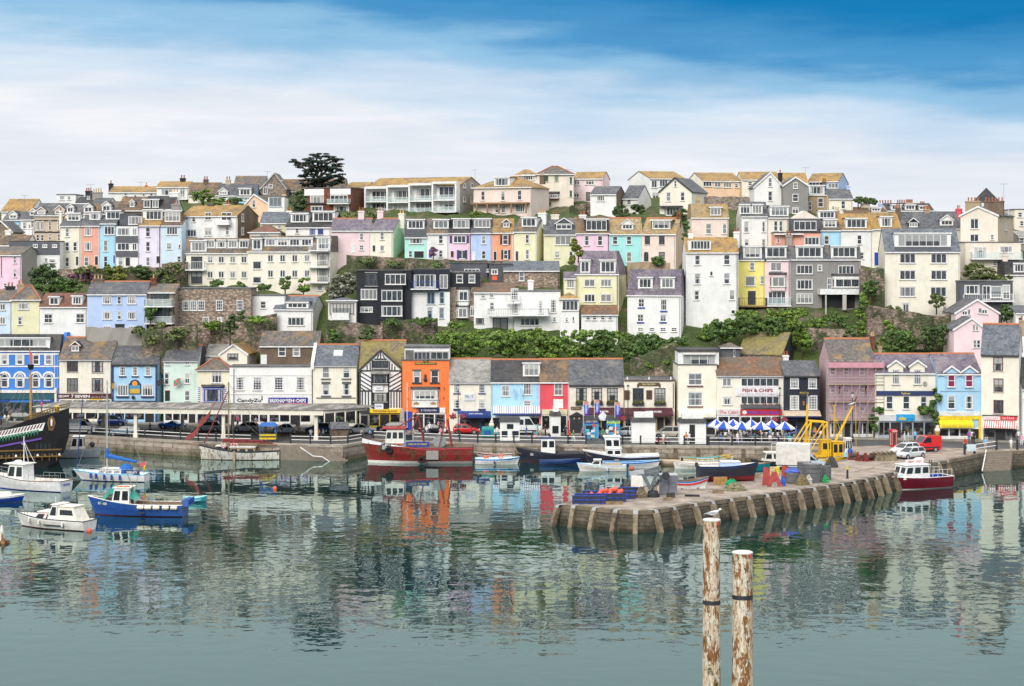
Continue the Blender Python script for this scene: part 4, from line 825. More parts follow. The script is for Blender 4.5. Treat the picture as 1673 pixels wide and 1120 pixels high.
 h = H('C', 299, 840, 1166, 1160, 905, 745, 'white', 'white house with steep purple slate mansard and blue silled windows', 'M', 'purple', ms=2.4, mh=.15, x2=1200, w='925,950,38,52,x;1062,962,38,68,T;920,1042,38,46,x;1058,1042,38,46,x;920/990/1058/1125,1112,36,26,x', n='house')
 for a, b in ((905, 994), (1042, 1128)): h.dormer(a, b, 796, 862, 'f', 'white', 't', 'lich')
 for x, y in ((925, 976), (1062, 997), (920, 1066), (1058, 1066)): h.band(x-22, x+22, y, y+7, 'royal', 'sill', .2)
 h = H('C', 304, 525, 786, 1040, 776, 632, 'pyel', 'pale yellow house with purple mansard roof and mossy dormers', 'M', 'purple', ms=2.6, mh=.9, x2=838, w='610,828,66,44,c;710,828,66,44,t;610,920,66,46,t;710,920,66,46,c', n='house')
 for a, b in ((553, 612), (674, 768)): h.dormer(a, b, 690, 768, 'f', 'white', None, 'moss')
 H('C', 303, 455, 525, 980, 800, 765, 'pyel', 'narrow pale yellow wing with one window under purple roof', rc='purple', w='493,832,46,54,t', d=5, n='house_wing')
 H('C', 296.5, 560, 782, 1110, 1020, 968, 'white', 'low white cottage with rusty orange tiled roof above the hedge', rc='orange', w='600/640/690/735,1040,28,30,s', n='cottage', d=5)
 h = H('C', 297, 430, 545, 1110, 925, 920, 'white', 'white house with ochre pyramid roof over a glazed corner bay', 'H', 'ochre', w='490,966,98,60,q;510,1048,12,28,p;470,1050,16,24', d=5, n='house')
 MB().face([(-.3, -.3, h.ze), (h.W+.3, -.3, h.ze), (h.W/2, 2.5, h.Z(885, 1, 2.5))]).face([(h.W+.3, -.3, h.ze), (h.W+.3, 5.3, h.ze), (h.W/2, 2.5, h.Z(885, 1, 2.5))]).face([(-.3, 5.3, h.ze), (-.3, -.3, h.ze), (h.W/2, 2.5, h.Z(885, 1, 2.5))]).build('pyramid_roof', MR('ochre'), h.root)
 h = H('C', 299, 150, 432, 1120, None, 880, 'white', 'white terrace restaurant with cluttered roof deck and black railings', 'F', 'felt', w='152,898,44,70,G;310,975,30,76,G;388,970,38,78,G;160,985,28,58,g;245,1066,122,46,q;395,1050,18,30', bal='98,186,905,945,bars', n='restaurant', c='building')
 h.balcony(-10, 360, 984, 1020, 'bars', 2.4, 'k')
 h = H('C', 299.5, -96, 150, 1120, 885, 832, 'white', 'white house with orange roof adjoining the terrace restaurant', rc='orange', w='12,900,24,34,x;14,968,26,42,x;65,1078,92,76,ck;-40,905,30,34;-60,1060,50,34,ck', ch='250,810,34,white,1;60,855,20,brown,1', n='house')
 H('C', 310, 85, 425, 860, 752, 700, 'rubble', 'stone outbuilding with long grey lean-to roof', rc='blue', w='195,788,32,56', d=6, n='stone_building', c='building')
 h = H('B', 312, 1240, 1480, 800, None, 708, 'slatew', 'slate grey flat roofed flats behind the black houses', 'F', 'felt', w='1385,752,92,20,q;1490,752,30,20,c', d=7, n='flat')
 h = H('C', 311, -5, 135, 850, None, 712, 'slatew', 'dark grey flat roofed studio with an orange notice panel', 'F', 'felt', w='30,760,40,30,c', d=7, n='flat'); h.band(14, 46, 783, 812, (.75, .15, .05), 'notice', .1)
 h = H('B', 299, 680, 1015, 1060, None, 755, 'black', 'black clad house with white window grids, left of navy house', 'F', 'dark', d=8, w='772,806,76,80,ck;757,898,100,62,q;742,991,76,32,t', n='house')
 MB().box(h.U(h.X(828)), h.U(h.X(965)), -1.1, 0, h.Z(1056, 4, 0), h.zr).build('bay', MW('black'), h.root)
 h.window(918, 806, 126, 62, 'q', -1.1); h.window(897, 906, 126, 66, 'q', -1.1); h.window(897, 1000, 126, 60, 'q', -1.1)
 h = H('B', 300, 1015, 1250, 1060, None, 748, 'white', 'house with navy top storey, blue balcony and white lower walls', 'F', 'dark', w='1098,815,130,78,q;1213,820,50,86,D;1135,920,52,76,cl;1202,918,30,74,sl;1128,1012,30,72,sl;1200,1012,28,68,sl', bal='1013,1182,820,862,bars,1.3,b', n='house')
 h.wbox(MB(), 1013, 1030, 750, 872, -.12, 0).build('cladding', MW('navy'), h.root); h.wbox(MB(), 1030, 1252, 750, 776, -.12, 0).build('cladding', MW('navy'), h.root); h.wbox(MB(), 1165, 1188, 776, 872, -.12, 0).build('cladding', MW('navy'), h.root); h.wbox(MB(), 1239, 1252, 776, 872, -.12, 0).build('cladding', MW('navy'), h.root); h.wbox(MB(), 1015, 1250, 864, 880, -.14, 0).build('cladding', MW('navy'), h.root)
 h = H('B', 301, 1250, 1436, 1075, None, 765, 'stone', 'narrow stone house with black upper storey and white bays', 'F', 'felt', w='1390,1000,30,60,cw', bay='1296,1372,866,965,white,c,880,935;1292,1366,972,1042,white,c,982,1038', n='house')
 h.wbox(MB(), 1250, 1436, 770, 852, -.1, 0).build('cladding', MW('black'), h.root); h.window(1310, 803, 40, 48, 's', -.1); h.window(1385, 803, 40, 48, 's', -.1)
 h = H('B', 297, 508, 678, 1110, 935, 925, 'offw', 'glass walled garden room on a white terrace', 'H', 'blue', w='592,985,150,66,7k', d=4, n='garden_room', c='garden room'); h.balcony(530, 640, 1010, 1045, 'solid', 1.0)
 H('B', 304, 178, 415, 1140, 988, 912, 'white', 'white cottage with blue grey roof and long four pane dormer', rc='blue', rt=True, x2=488, w='312,1063,106,50,q', dm='255,388,948,998,f,white,q', n='cottage')
 H('B', 305, 38, 242, 1030, None, 905, 'white', 'low white extension wall with one window beside stone building', 'F', 'felt', w='112,962,36,44', d=5, n='house_wing')
 H('F2', 294, 445, 690, 370, 268, 183, 'lcream', 'cream gabled bungalow with ochre roof behind the shops', 'G', 'ochre', ax=566, x2=775, w='560,292,100,58,tn', n='bungalow', d=7)
 H('F2', 297, 310, 520, 320, 280, 185, 'offw', 'low shed with pale blue metal roof behind the shops', rc='pale', n='shed', c='shed', d=8)
 h = H('F2', 294, 808, 1345, 390, 192, 66, 'brown', 'brown grey rendered house with slate roof above the white shop', rc='lich', w='1008,245,68,84;1140,245,68,84;842,326,54,106,dw', n='house', d=7)
 H('F5', 290, 535, 935, 250, 215, 18, 'stone', 'house with big mossy yellow green roof behind the fish restaurant', rc='moss', x2=1085, sc='black', n='house', d=10, gut=None)
 H('F5', 288, 390, 556, 260, 155, 108, 'slatew', 'small dark annexe with mossy pyramid roof beside fudge shop', 'H', 'lich', n='annexe', c='building', d=5, w='500,205,14,60,pw')
hillside()
# ================================================================== the row of shops along the quay
YFP=[(-60, 297), (95, 294), (300, 291), (520, 287), (650, 281), (800, 277), (1000, 275), (1300, 271), (1673, 265), (1800, 263)]
def Yf(px):
 for (a, ya), (b, yb) in zip(YFP, YFP[1:]):
  if px <= b: return ya+(yb-ya)*(px-a)/(b-a)
 return YFP[-1][1]
def FH(zm, x0, x1, ye, yr, col, label, **kw):
 o=ZM[zm]; Y=Yf(o[0]+(x0+x1)/2/o[2]); yb=(YH+(HC-GZ)*F/Y-o[1])*o[2]
 kw.setdefault('n', 'shop_building'); kw.setdefault('c', 'shop'); kw.setdefault('ext', .3); kw.setdefault('d', 9)
 return H(zm, Y, x0, x1, yb, ye, yr, col, label, **kw), yb
def frontrow():
 h, yb = FH('F1', -70, 540, 296, 150, 'blue', 'bright blue harbour hotel with white arched windows and slate attic', roof='M', rc='dark', ms=1.6, n='hotel', c='hotel', d=10,
   w='42/182/328/443,375,58,88;42/182/325/445,565,58,122,a')
 for x in (42, 182, 325, 445):
  u=h.U(h.X(x)); zc=h.Z(540, u, 0); r0, r1=44*h.k(), 60*h.k(); mb=MB(); n=10
  for k in range(n):
   a, b=math.pi*k/n, math.pi*(k+1)/n
   q=[(u+r*math.cos(t), zc+r*math.sin(t)) for r, t in ((r0, a), (r1, a), (r1, b), (r0, b))]
   mb.hexa([(q[0][0], -.12, q[0][1]), (q[1][0], -.12, q[1][1]), (q[1][0], 0, q[1][1]), (q[0][0], 0, q[0][1]), (q[3][0], -.12, q[3][1]), (q[2][0], -.12, q[2][1]), (q[2][0], 0, q[2][1]), (q[3][0], 0, q[3][1])])
  h.wbox(mb, x-42, x-32, 540, 625, -.12, 0); h.wbox(mb, x+32, x+42, 540, 625, -.12, 0)
  mb.build('window_hood', PT('white'), h.root)
  for a, b in ((x-40, x-31), (x+31, x+40)): h.wbox(MB(), a, b, 330, 425, -.09, 0).build('window_surround', PT('white'), h.root)
 for y0, y1 in ((316, 330), (430, 442), (536, 547)): h.band(-70, 540, y0, y1, 'white', 'string_course', .07)
 h.band(-70, 515, 650, 676, 'offw', 'cornice', .45); h.band(500, 520, 632, 760, 'offw', 'pilaster', .3)
 h.dormer(-60, 455, 178, 262, 'f', 'white', '6', 'dark'); h.band(-70, 505, 680, 736, 'teal', 'fascia', .25)
 h.sign(285, 485, 728, 758, 'royal', '', 'white'); h.letters(385, 743, 150, 14, 'GIFTS OF MARINE', (.5, .7, .9), v=-.17); h.sign(-20, 82, 732, 756, 'royal')
 h.shopfront(-60, 500, 760, yb-2, 'teal', 6); h.pipe(500, 300, 640, 'w')
 m = MB(); m.prism([(0, h.ze), (1.2, h.ze), (3.2, h.Z(128, h.W, 3)), (6, h.Z(128, h.W, 3)), (9, h.ze)], 0, h.W, h.W+.5); m.build('gable_parapet', MW('blue'), h.root)
 h, yb = FH('F1', 541, 1016, 370, 178, 'lcream', 'cream shop with maroon windows and a maroon fascia reading QUAY 7 SEVEN', rc='lich', rt=True, gut='e', w='660,435,100,98,Tm;888,438,102,106,Tm;660,605,100,124,Tm;888,605,102,124,Tm', dm='645,728,208,300,g,purp,c')
 h.sign(521, 1010, 684, 729, 'maroon'); h.letters(585, 708, 100, 24, 'QUAY', 'white', .03, -.17); h.letters(662, 708, 22, 30, '7', 'white', .02, -.17); h.letters(752, 708, 136, 24, 'SEVEN', 'white', .03, -.17); h.letters(910, 714, 160, 9, 'coffee bar  &  restaurant', 'white', .0, -.17)
 h.shopfront(545, 1010, 735, yb-2, 'lcream', 4); h.sign(815, 935, 732, 742, (.75, .5, .03)); h.pipe(1012, 370, 735, 'k')
 h, yb = FH('F1', 1018, 1435, 417, 255, 'cblue', 'pale blue pub with navy trim and a hanging sun picture sign', rc='slate', gut='k', n='pub', c='pub', w='1118/1232/1348,480,52,84,g;1120/1345,655,96,98,q')
 for a, b, c, d in ((1018, 1036, 418, yb), (1417, 1435, 418, yb), (1036, 1417, 418, 436), (1036, 1417, 748, 762)): h.band(a, b, c, d, 'dnavy', 'trim', .1)
 for x in (1118, 1232, 1348): h.band(x-33, x+33, 524, 533, 'dnavy', 'sill', .22)
 for x in (1118, 1345): h.band(x-58, x+58, 706, 720, 'dnavy', 'window_box', .3)
 o = h.sign(1176, 1285, 592, 688, 'dnavy'); u = h.U(h.X(1230)); zc = h.Z(592, u, 0); k = h.k()
 MB().prism([(u+45*k*math.cos(math.pi*i/10), zc+36*k*math.sin(math.pi*i/10)) for i in range(11)], 1, -.14, 0).build('sign_top', PT('dnavy'), o)
 h.wbox(MB(), 1184, 1277, 640, 682, -.17, -.14).build('picture', PT((.62, .40, .06)), o); h.wbox(MB(), 1184, 1277, 606, 640, -.17, -.14).build('picture', PT((.06, .30, .50)), o)
 MB().prism([(u+24*k*math.cos(2*math.pi*i/14), zc+24*k*math.sin(2*math.pi*i/14)) for i in range(14)], 1, -.20, -.171).build('sun_disc', PT((.85, .33, .03)), o)
 h.wbox(MB(), 1030, 1054, 585, 636, -.9, -.85).build('hanging_sign', PT((.5, .25, .04)), h.root); MB().tube((h.U(h.X(1030)), -1.0, h.Z(582, 0, 0)), (h.U(h.X(1042)), 0, h.Z(582, 0, 0)), .04).build('sign_bracket', PT('black'), h.root)
 MB().ball((h.U(h.X(1216)), -.3, h.Z(716, 3, 0)), .3, 8).build('hanging_basket', PT('black'), h.root)
 h.shopfront(1045, 1410, 770, yb-2, 'cblue', 4)
 h, yb = FH('F2', -70, 238, 328, 196, 'pmint', 'pale mint green house with two flags hung from its windows', rc='slate', x2=None, rt=True, gut='e', n='house', c='house', w='-38,350,40,36,c;145,350,42,38,c;-42,490,50,110;145,490,50,92,x;-36,650,46,92,or;145,648,50,92')
 for x, c1, c2 in ((-52, 'black', 'black'), (100, (.02, .30, .10), (.75, .12, .25))):
  m=MB(); u=h.U(h.X(x)); z=h.Z(505, u, 0);
  m.tube((u+.5, 0, z-.2), (u-.1, -.9, z+.4), .03); g=[[(u-.1-i*.28, -.9+.05*math.sin(i*2), z+.4-.10*i-j*.45+.08*math.sin(i+j)) for i in range(5)] for j in range(3)]
  m.grid(g, mf=lambda a, b: 1 if (a+b) % 2 else 2); o = m.build('flag', [PT('white'), PT(c1), PT(c2)], h.root)
 h.part(MB().prism([(2, h.ze-1), (9, h.ze-1), (9, h.ze), (4.5, h.zr+.2)], 0, h.W, h.W+.3), 'gable_end', MW('black'))
 h.shopfront(-60, 225, 780, yb-2, 'white', 4)
 h, yb = FH('F2', 238, 530, 414, 306, 'cream', 'small cream house with ochre hipped roof and a blue framed bay', roof='H', rc='lich', n='house', c='house', d=7, gut='e', w='414,476,100,110,t', rt=True)
 h.baywin(284, 476, 566, 706, 'royal', 'tb', 584, 698, 'dark', .5)
 for x in (252, 492): h.wbox(MB(), x-9, x+9, 568, 706, -.08, 0).build('sign', ST('royal', 'white', .16, 2, 'blue_white_panel'), h.root)
 h.shopfront(245, 525, 740, yb-2, (.02, .03, .10), 3)
 h, yb = FH('F2', 530, 1290, None, 386, 'white', 'white flat topped shop with grid windows and candy and fish and chips signs', roof='F', rc='felt', d=5, w='625/783/978/1176,537,78,118,Gw')
 for y in (458, 630): h.band(530, 1290, y, y+6, 'offw', 'ledge', .08)
 h.letters(708, 694, 220, 42, 'CandyZu', 'black', .03)
 m = MB(); u = h.U(h.X(826)); z = h.Z(680, u, 0); m.lathe([(.02, 0), (.12, .15), (.06, .5), (.1, .65), (.02, .8)], (u, -.05, z-.2), 6, sy=.2); m.build('emblem', PT('black'), h.root)
 o = h.sign(885, 1242, 664, 724, (.02, .025, .30)); h.letters(972, 692, 150, 34, 'BRIXHAM', 'white', .03, -.17); h.letters(1080, 692, 76, 34, 'FISH', 'white', .03, -.17); h.letters(1182, 692, 88, 34, 'CHIPS', 'white', .03, -.17)
 u = h.U(h.X(1128)); z = h.Z(692, u, 0); MB().prism([(u+.12, z), (u, z+.28), (u-.12, z), (u, z-.28)], 1, -.18, -.141).build('emblem', PT((.8, .3, .1)), o)
 h.band(885, 1242, 714, 722, 'red', 'stripe', .16); h.shopfront(560, 880, 760, yb-2, 'white', 4, 1); h.shopfront(890, 1270, 760, yb-2, 'white', 4, 2); h.pipe(570, 400, 720, 'k'); h.pipe(1284, 400, 720, 'k')
 h, yb = FH('F2', 1292, 1686, 370, 188, 'lcream', 'cream shop with four grey sash windows and slate roof with skylight', rc='blue', rt=True, gut='e', w='1408/1595,435,66,104;1408/1595,587,66,112')
 for x in (1408, 1595): h.band(x-44, x+44, 490, 500, 'dgrey', 'sill', .2); h.band(x-44, x+44, 646, 656, 'dgrey', 'sill', .2); h.band(x-40, x+40, 520, 540, 'dgrey', 'lintel', .14)
 h.band(1320, 1680, 664, 672, 'dgrey', 'string_course', .1); h.band(1300, 1680, 718, 740, 'dgrey', 'fascia', .2)
 v = 2.4; u = h.U(h.X(1520), v); z = h.slope(v)+.12; MB().hexa([(u-.7, v-.6, h.slope(v-.6)+.02), (u+.7, v-.6, h.slope(v-.6)+.02), (u+.7, v+.6, h.slope(v+.6)+.02), (u-.7, v+.6, h.slope(v+.6)+.02), (u-.7, v-.6, h.slope(v-.6)+.14), (u+.7, v-.6, h.slope(v-.6)+.14), (u+.7, v+.6, h.slope(v+.6)+.14), (u-.7, v+.6, h.slope(v+.6)+.14)]).build('skylight', PT((.6, .63, .65), .2), h.root)
 mb = MB(); k = (h.zr-h.ze)/(h.d/2); mb.hexa([(-.35, -.4, h.ze-.6), (.15, -.4, h.ze-.6), (.15, h.d/2, h.zr-.6), (-.35, h.d/2, h.zr-.6), (-.35, -.4, h.ze+.35), (.15, -.4, h.ze+.35), (.15, h.d/2, h.zr+.4), (-.35, h.d/2, h.zr+.4)]); mb.build('party_wall', MW('offw'), h.root)
 h.shopfront(1300, 1680, 745, yb-2, 'lcream', 4, 1)
 h, yb = FH('F3', 152, 542, 357, 178, 'white', 'black and white timbered arcade with pointed gable and yellow sign', roof='G', rc='moss', ax=346, barge='k', d=6, n='timbered_house')
 def beam(pts, th=.17, name='timber'):
  m=MB()
  for (x0, y0, x1, y1) in pts:
   a=Vector((h.U(h.X(x0)), 0, h.Z(y0, 3, 0))); b=Vector((h.U(h.X(x1)), 0, h.Z(y1, 3, 0))); dd=(b-a).normalized(); n_=Vector((-dd.z, 0, dd.x))*th/2; pr=random.uniform(.05, .07)
   m.hexa([a-n_+Vector((0, -pr, 0)), b-n_+Vector((0, -pr, 0)), b-n_, a-n_, a+n_+Vector((0, -pr, 0)), b+n_+Vector((0, -pr, 0)), b+n_, a+n_])
  m.build(name, PT('black', .6), h.root)
 beam([(160, 365, 535, 365), (158, 548, 262, 548), (418, 548, 538, 548)], .22)
 for y in (372, 410, 448, 486): beam([(160, y, 262, y+62)]); beam([(535, y, 420, y+66)])
 beam([(160, 515, 205, 545), (535, 515, 480, 545)])
 for x in (178, 206, 234): beam([(x, 550, x, 702)])
 for x in (440, 466, 492, 518): beam([(x, 550, x, 702)])
 beam([(158, 365, 158, 705), (538, 365, 538, 705), (264, 365, 264, 705), (418, 365, 418, 705)], .2)
 beam([(222, 360, 222, 318), (250, 360, 250, 292), (268, 360, 268, 268), (425, 360, 425, 278), (448, 360, 448, 300), (474, 360, 474, 325), (345, 255, 345, 195), (310, 262, 330, 215), (384, 262, 362, 215), (290, 258, 400, 258)])
 h.part(h.wbox(MB(), 268, 416, 378, 488, -.45, 0), 'oriel', MW('black')); h.part(h.wbox(MB(), 270, 414, 560, 705, -.45, 0), 'oriel', MW('black')); h.part(h.wbox(MB(), 272, 412, 265, 345, -.35, 0), 'oriel', MW('black'))
 h.window(343, 306, 130, 66, 'qk', -.35); h.window(342, 440, 130, 78, 'tk', -.45); h.window(342, 605, 120, 82, 'tk', -.45)
 MB().prism([(-.9, h.Z(390, 2, 0)), (0, h.Z(390, 2, 0)), (0, h.Z(362, 2, 0))], 0, h.U(h.X(256)), h.U(h.X(428))).build('canopy_roof', MR('pale'), h.root)
 h.sign(295, 368, 500, 540, 'white', 'inn', (.1, .3, .7), .4, .5, frame=None, proud=.3); h.sign(292, 372, 662, 712, 'white', 'games', (.1, .3, .7), .4, .6, proud=.52)
 h.sign(246, 525, 713, 746, (.88, .68, .03), 'TREASURE ISLAND', (.30, .03, .02), .6, .8, .03, .5); h.shopfront(240, 525, 752, yb-2, (.6, .42, .03), 3, 1); h.shopfront(160, 235, 760, yb-2, 'white', 1, 0); h.wbox(MB(), 155, 245, 700, 745, -.7, 0).build('awning', MR('dark'), h.root)
 h2, _ = FH('F3', 140, 552, 360, 102, 'offw', 'big mossy slate roof rising behind the timbered gable', rc='moss', n='house', c='house', gut='w', rt=True, d=9)
 h2.root.location.y += 2.3
 h, yb = FH('F3', 543, 970, None, 270, 'orange', 'tall bright orange restaurant with white bay and glazed roof storey', roof='F', rc='felt', n='restaurant', c='restaurant', w='675/838,418,70,118')
 a = MB(); h.wbox(a, 562, 972, 150, 272, .35, 7); o = a.build('roof_storey', MW('white'), h.root); h.wbox(MB(), 570, 645, 178, 262, .28, .35).build('slate_panel', MR('slate'), o); h.wbox(MB(), 556, 976, 143, 153, .1, 7.2).build('flat_roof', MR('felt'), o)
 h.window(722, 228, 150, 76, 'qe', .33); h.window(882, 226, 165, 72, 'te', .33)
 h.sign(658, 855, 288, 304, 'black', 'HARBOUR RESTAURANT', (.75, .65, .05), .62, .94, .02); h.sign(735, 778, 268, 289, 'black', 'THE', (.75, .65, .05), .5, .6, .0, .16)
 for x in (675, 838): h.band(x-45, x+45, 470, 481, 'black', 'sill', .22); h.band(x-40, x+40, 352, 366, 'dgrey', 'lintel', .12)
 MB().ball((h.U(h.X(752)), -.2, h.Z(445, 2, 0)), .3, 8).box(h.U(h.X(744)), h.U(h.X(760)), -.3, 0, h.Z(432, 2, 0), h.Z(398, 2, 0)).build('wall_lantern', PT('black'), h.root)
 h.baywin(628, 876, 530, 695, 'white', 'q', 542, 622, 'dark', .6)
 for x in (672, 826): MB().prism([(h.U(h.X(x+28*math.cos(2*math.pi*i/12))), h.Z(660+11*math.sin(2*math.pi*i/12), 3, 0)) for i in range(12)], 1, -.64, -.60).build('emblem', PT((.42, .22, .07)), h.root); h.letters(x, 645, 24, 9, 'cafe', (.1, .3, .7), .02, -.63)
 h.sign(690, 880, 702, 744, 'dnavy', 'a Quayside', 'white', .55, .75, .0, .3); h.sign(884, 935, 700, 746, 'white', proud=.25); h.shopfront(640, 935, 750, yb-2, 'white', 3, 0); h.wbox(MB(), 565, 630, 735, yb-2, -.3, 0).build('door_surround', PT('royal'), h.root)
 for x, y in ((597, 528), (592, 620), (925, 528), (920, 615)): h.wbox(MB(), x-2, x+2, y-12, y+12, -.1, 0).build('wall_tie', PT('maroon'), h.root)
 h, yb = FH('F3', 971, 1350, 467, 262, 'lcream', 'low cream shop with pale slate roof and small No 15 sign', rc='pale', rt=True, gut='e', w='1040/1268,527,58,82,g;1040/1268,668,60,80,g')
 for x in (1040, 1268): h.band(x-33, x+33, 568, 576, 'dnavy', 'sill', .2); h.band(x-32, x+32, 708, 724, 'dnavy', 'window_box', .25)
 h.sign(1104, 1204, 572, 636, (.72, .74, .78), 'No 15', 'dnavy', .42, .7, .01, ty=.12); h.letters(1153, 618, 74, 7, 'restaurant', (.4, .45, .55), 0, -.17)
 h.awning(1085, 1345, 732, 792, PT((.012, .04, .22), .7, 'navy_canvas'), .35, 1.6, txt='brew and bake', tw=.48); h.wbox(MB(), 1050, 1090, 724, 758, -.9, -.8).build('hanging_sign', PT((.03, .15, .55)), h.root); h.shopfront(1070, 1345, 795, yb-2, 'dnavy', 3, 1)
 h, yb = FH('F4', -211, 235, 408, 214, 'sky', 'light blue shop with striped awning, two small flags and white dormer', rc='dark', rt=True, gut='w', w='-78,492,72,98,x;120,474,74,104,T;120,606,70,52', dm='80,236,240,360,f,white,t')
 for x, c1, c2 in ((-8, (.6, .05, .07), (.6, .05, .07)), (56, (.02, .25, .10), (.4, .03, .05))):
  u = h.U(h.X(x)); z = h.Z(530, u, 0); m = MB(); m.tube((u, 0, z+.6), (u+.1, -1.2, z+1.2), .03); g = [[(u+.1-.03*j, -1.2+.3*i, z+1.1+.1*i-.35*j) for i in range(3)] for j in range(5)]; m.grid(g, mf=lambda a, b: 1 if a < 2 else 2); m.build('flag', [PT('white'), PT(c1), PT(c2)], h.root)
 h.awning(-194, 240, 630, 712, ST('white', (.30, .30, .42), .17, 0, 'striped_canvas'), .25, 1.4, PT((.03, .04, .18))); h.shopfront(-200, 235, 725, yb-2, 'white', 5, 1); h.pipe(-204, 410, 630, 'e')
 h, yb = FH('F4', 236, 500, 408, 210, 'red', 'narrow raspberry red shop with brown tiled roof', rc='brown', rt=True, gut='w', w='402,475,78,118,x')
 h.wbox(MB(), 358, 446, 568, 650, -.06, 0).build('blocked_window', PT('white'), h.root); h.sign(252, 484, 660, 706, (.66, .62, .42), 'Four Ways', 'dgrey', .55, .42, .0, .25); h.shopfront(250, 480, 708, yb-2, 'offw', 3, 2); h.pipe(494, 410, 760, 'w')
 h, yb = FH('F4', 502, 1002, 434, 208, 'pcream', 'cream pub with grey slate roof, dark windows and flower boxes', rc='slate', rt=True, gut='k', n='pub', c='pub', w='613/753/895,525,96,122,gk')
 for x in (613, 753, 895): h.wbox(MB(), x-55, x+55, 600, 618, -.42, -.05).build('window_box', PT('black'), h.root)
 FB=[]
 for x in (613, 753, 895): FB.append((h, x, 590, 100))
 h.sign(516, 612, 636, 660, (.12, .07, .035), 'EAT & DRINK', (.7, .62, .4), .45, .75, 0, .2); aw = PN('maroon_canvas', (.085, .022, .030), .75, 0, .15, .8)
 h.awning(660, 998, 644, 722, aw, .3, 1.5, txt='HOBB-NOBS', tf=(.40,), tw=.36); h.shopfront(655, 998, 722, yb-2, 'tan', 5, 2)
 d = MB(); u0, u1 = h.U(h.X(508)), h.U(h.X(632)); d.box(u0, u1, -.5, 0, 0.02, h.Z(720, 1, 0)); d.prism([(u0-.2, h.Z(722, 1, 0)), (u1+.2, h.Z(722, 1, 0)), ((u0+u1)/2, h.Z(682, 1, 0))], 1, -.7, 0); o = d.build('porch', PT('black'), h.root)
 for x in (546, 592): MB().lathe([(.14, 0), (.14, .03)], (0, 0, 0), 12).build('porthole', PT((.45, .36, .16)), o); bpy.context.scene.collection.objects[-1].location = (h.U(h.X(x)), -.505, h.Z(740, 1, 0)); bpy.context.scene.collection.objects[-1].rotation_euler = (R(90), 0, 0)
 h, yb = FH('F4', 1003, 1463, None, 398, 'lcream', 'flat fronted cream pub wing with scroll sign and dark notice boards', roof='F', rc='felt', n='pub', c='pub', w='1130/1328,540,98,146,gk')
 h.band(1003, 1463, 394, 402, (.12, .05, .04), 'coping', .2)
 for x in (1032, 1230, 1428): h.wbox(MB(), x-6, x+6, 366, 396, .1, .3).build('roof_lamp', PT('white'), h.root)
 for x in (1130, 1328): h.wbox(MB(), x-54, x+54, 600, 622, -.42, -.05).build('window_box', PT('black'), h.root); FB.append((h, x, 596, 100))
 o = h.sign(1130, 1325, 416, 446, (.10, .06, .03), 'SEAFARERS', (.70, .60, .30), .5, .62, .01);
 for a, b in ((1120, 1136), (1318, 1334)): h.wbox(MB(), a, b, 430, 460, -.12, 0).build('scroll_end', PT((.10, .06, .03)), o)
 h.sign(1204, 1256, 486, 568, (.09, .035, .02)); h.sign(1006, 1052, 486, 572, (.09, .035, .02)); h.awning(1003, 1442, 646, 724, aw, .3, 1.5, txt='HOBB-NOBS', tf=(.60,), tw=.33); h.shopfront(1010, 1440, 724, yb-2, 'tan', 6, 4)
 h.pipe(1450, 420, 650, 'n'); h.pipe(1000, 440, 640, 'n')
 h, yb = FH('F5', -12, 340, None, 312, 'lcream', 'tall cream fudge shop with white glazed attic and cream awning', roof='F', rc='felt', w='143,442,124,108,x;143,620,132,126,x')
 o = h.wbox(MB(), -8, 362, 190, 312, .3, 6).build('attic', MW('white'), h.root); h.window(180, 262, 300, 92, 'q', .3); h.wbox(MB(), -14, 370, 170, 192, .05, 6.2).build('attic_roof', MR('dark'), o); h.wbox(MB(), 30, 325, 200, 216, -.3, .28).build('blind_box', PT('offw'), o)
 for x, y in ((143, 500), (143, 688)): h.band(x-72, x+72, y, y+9, (.14, .03, .02), 'sill', .22)
 h.awning(-12, 325, 708, 790, PT('lcream', .8, 'cream_canvas'), .55, 1.2); h.letters(127, 762, 168, 20, 'FUDGE SHOP', (.35, .10, .03), .02, -1.26); h.shopfront(0, 330, 792, yb-2, 'white', 3, 2)
 h, yb = FH('F5', 341, 957, 407, 250, 'lcream', 'wide cream fish and chip restaurant with rusty brown tiled roof', rc='orange', gut='e', n='restaurant', c='restaurant', w='432,467,80,78,c;435,638,80,74,c', ch='968,222,50,offw,2')
 h.window(735, 469, 352, 78, '6'); h.window(735, 632, 352, 74, '6')
 h.sign(512, 915, 514, 592, (.76, .76, .78), proud=.2); h.letters(712, 542, 278, 32, 'FISH & CHIPS', (.32, .015, .02), .03, -.23); h.letters(716, 576, 360, 14, 'LICENCED 60 SEAT RESTAURANT', (.55, .30, .36), .0, -.23)
 h.wbox(MB(), 558, 918, 672, 702, -.6, -.05).build('window_box', PT('dgrey'), h.root); FB.append((h, 738, 672, 350))
 h.sign(346, 552, 714, 768, (.70, .68, .68), 'The Cabin', (.65, .05, .06), .55, .82, .01, .2); h.sign(556, 932, 716, 770, (.62, .025, .02), proud=.2); h.letters(768, 745, 290, 28, 'FISH RESTAURANT', (.06, .05, .45), .03, -.23)
 o = MB().prism([(h.U(h.X(592+20*math.cos(i*math.pi/6))), h.Z(742+18*math.sin(i*math.pi/6), 3, 0)) for i in range(12)], 1, -.235, -.2).build('emblem', PT('white'), h.root)
 h.shopfront(350, 550, 772, yb-2, 'white', 2, 1); h.shopfront(556, 930, 774, yb-2, 'offw', 4, 1); h.pipe(945, 410, 760, 'w')
 h, yb = FH('F5', 958, 1278, 413, 280, 'navy', 'charcoal navy pub with white sash windows and oval sign', rc='slate', gut='k', n='pub', c='pub', w='1048/1213,480,76,94,g;1048/1215,655,80,126,G')
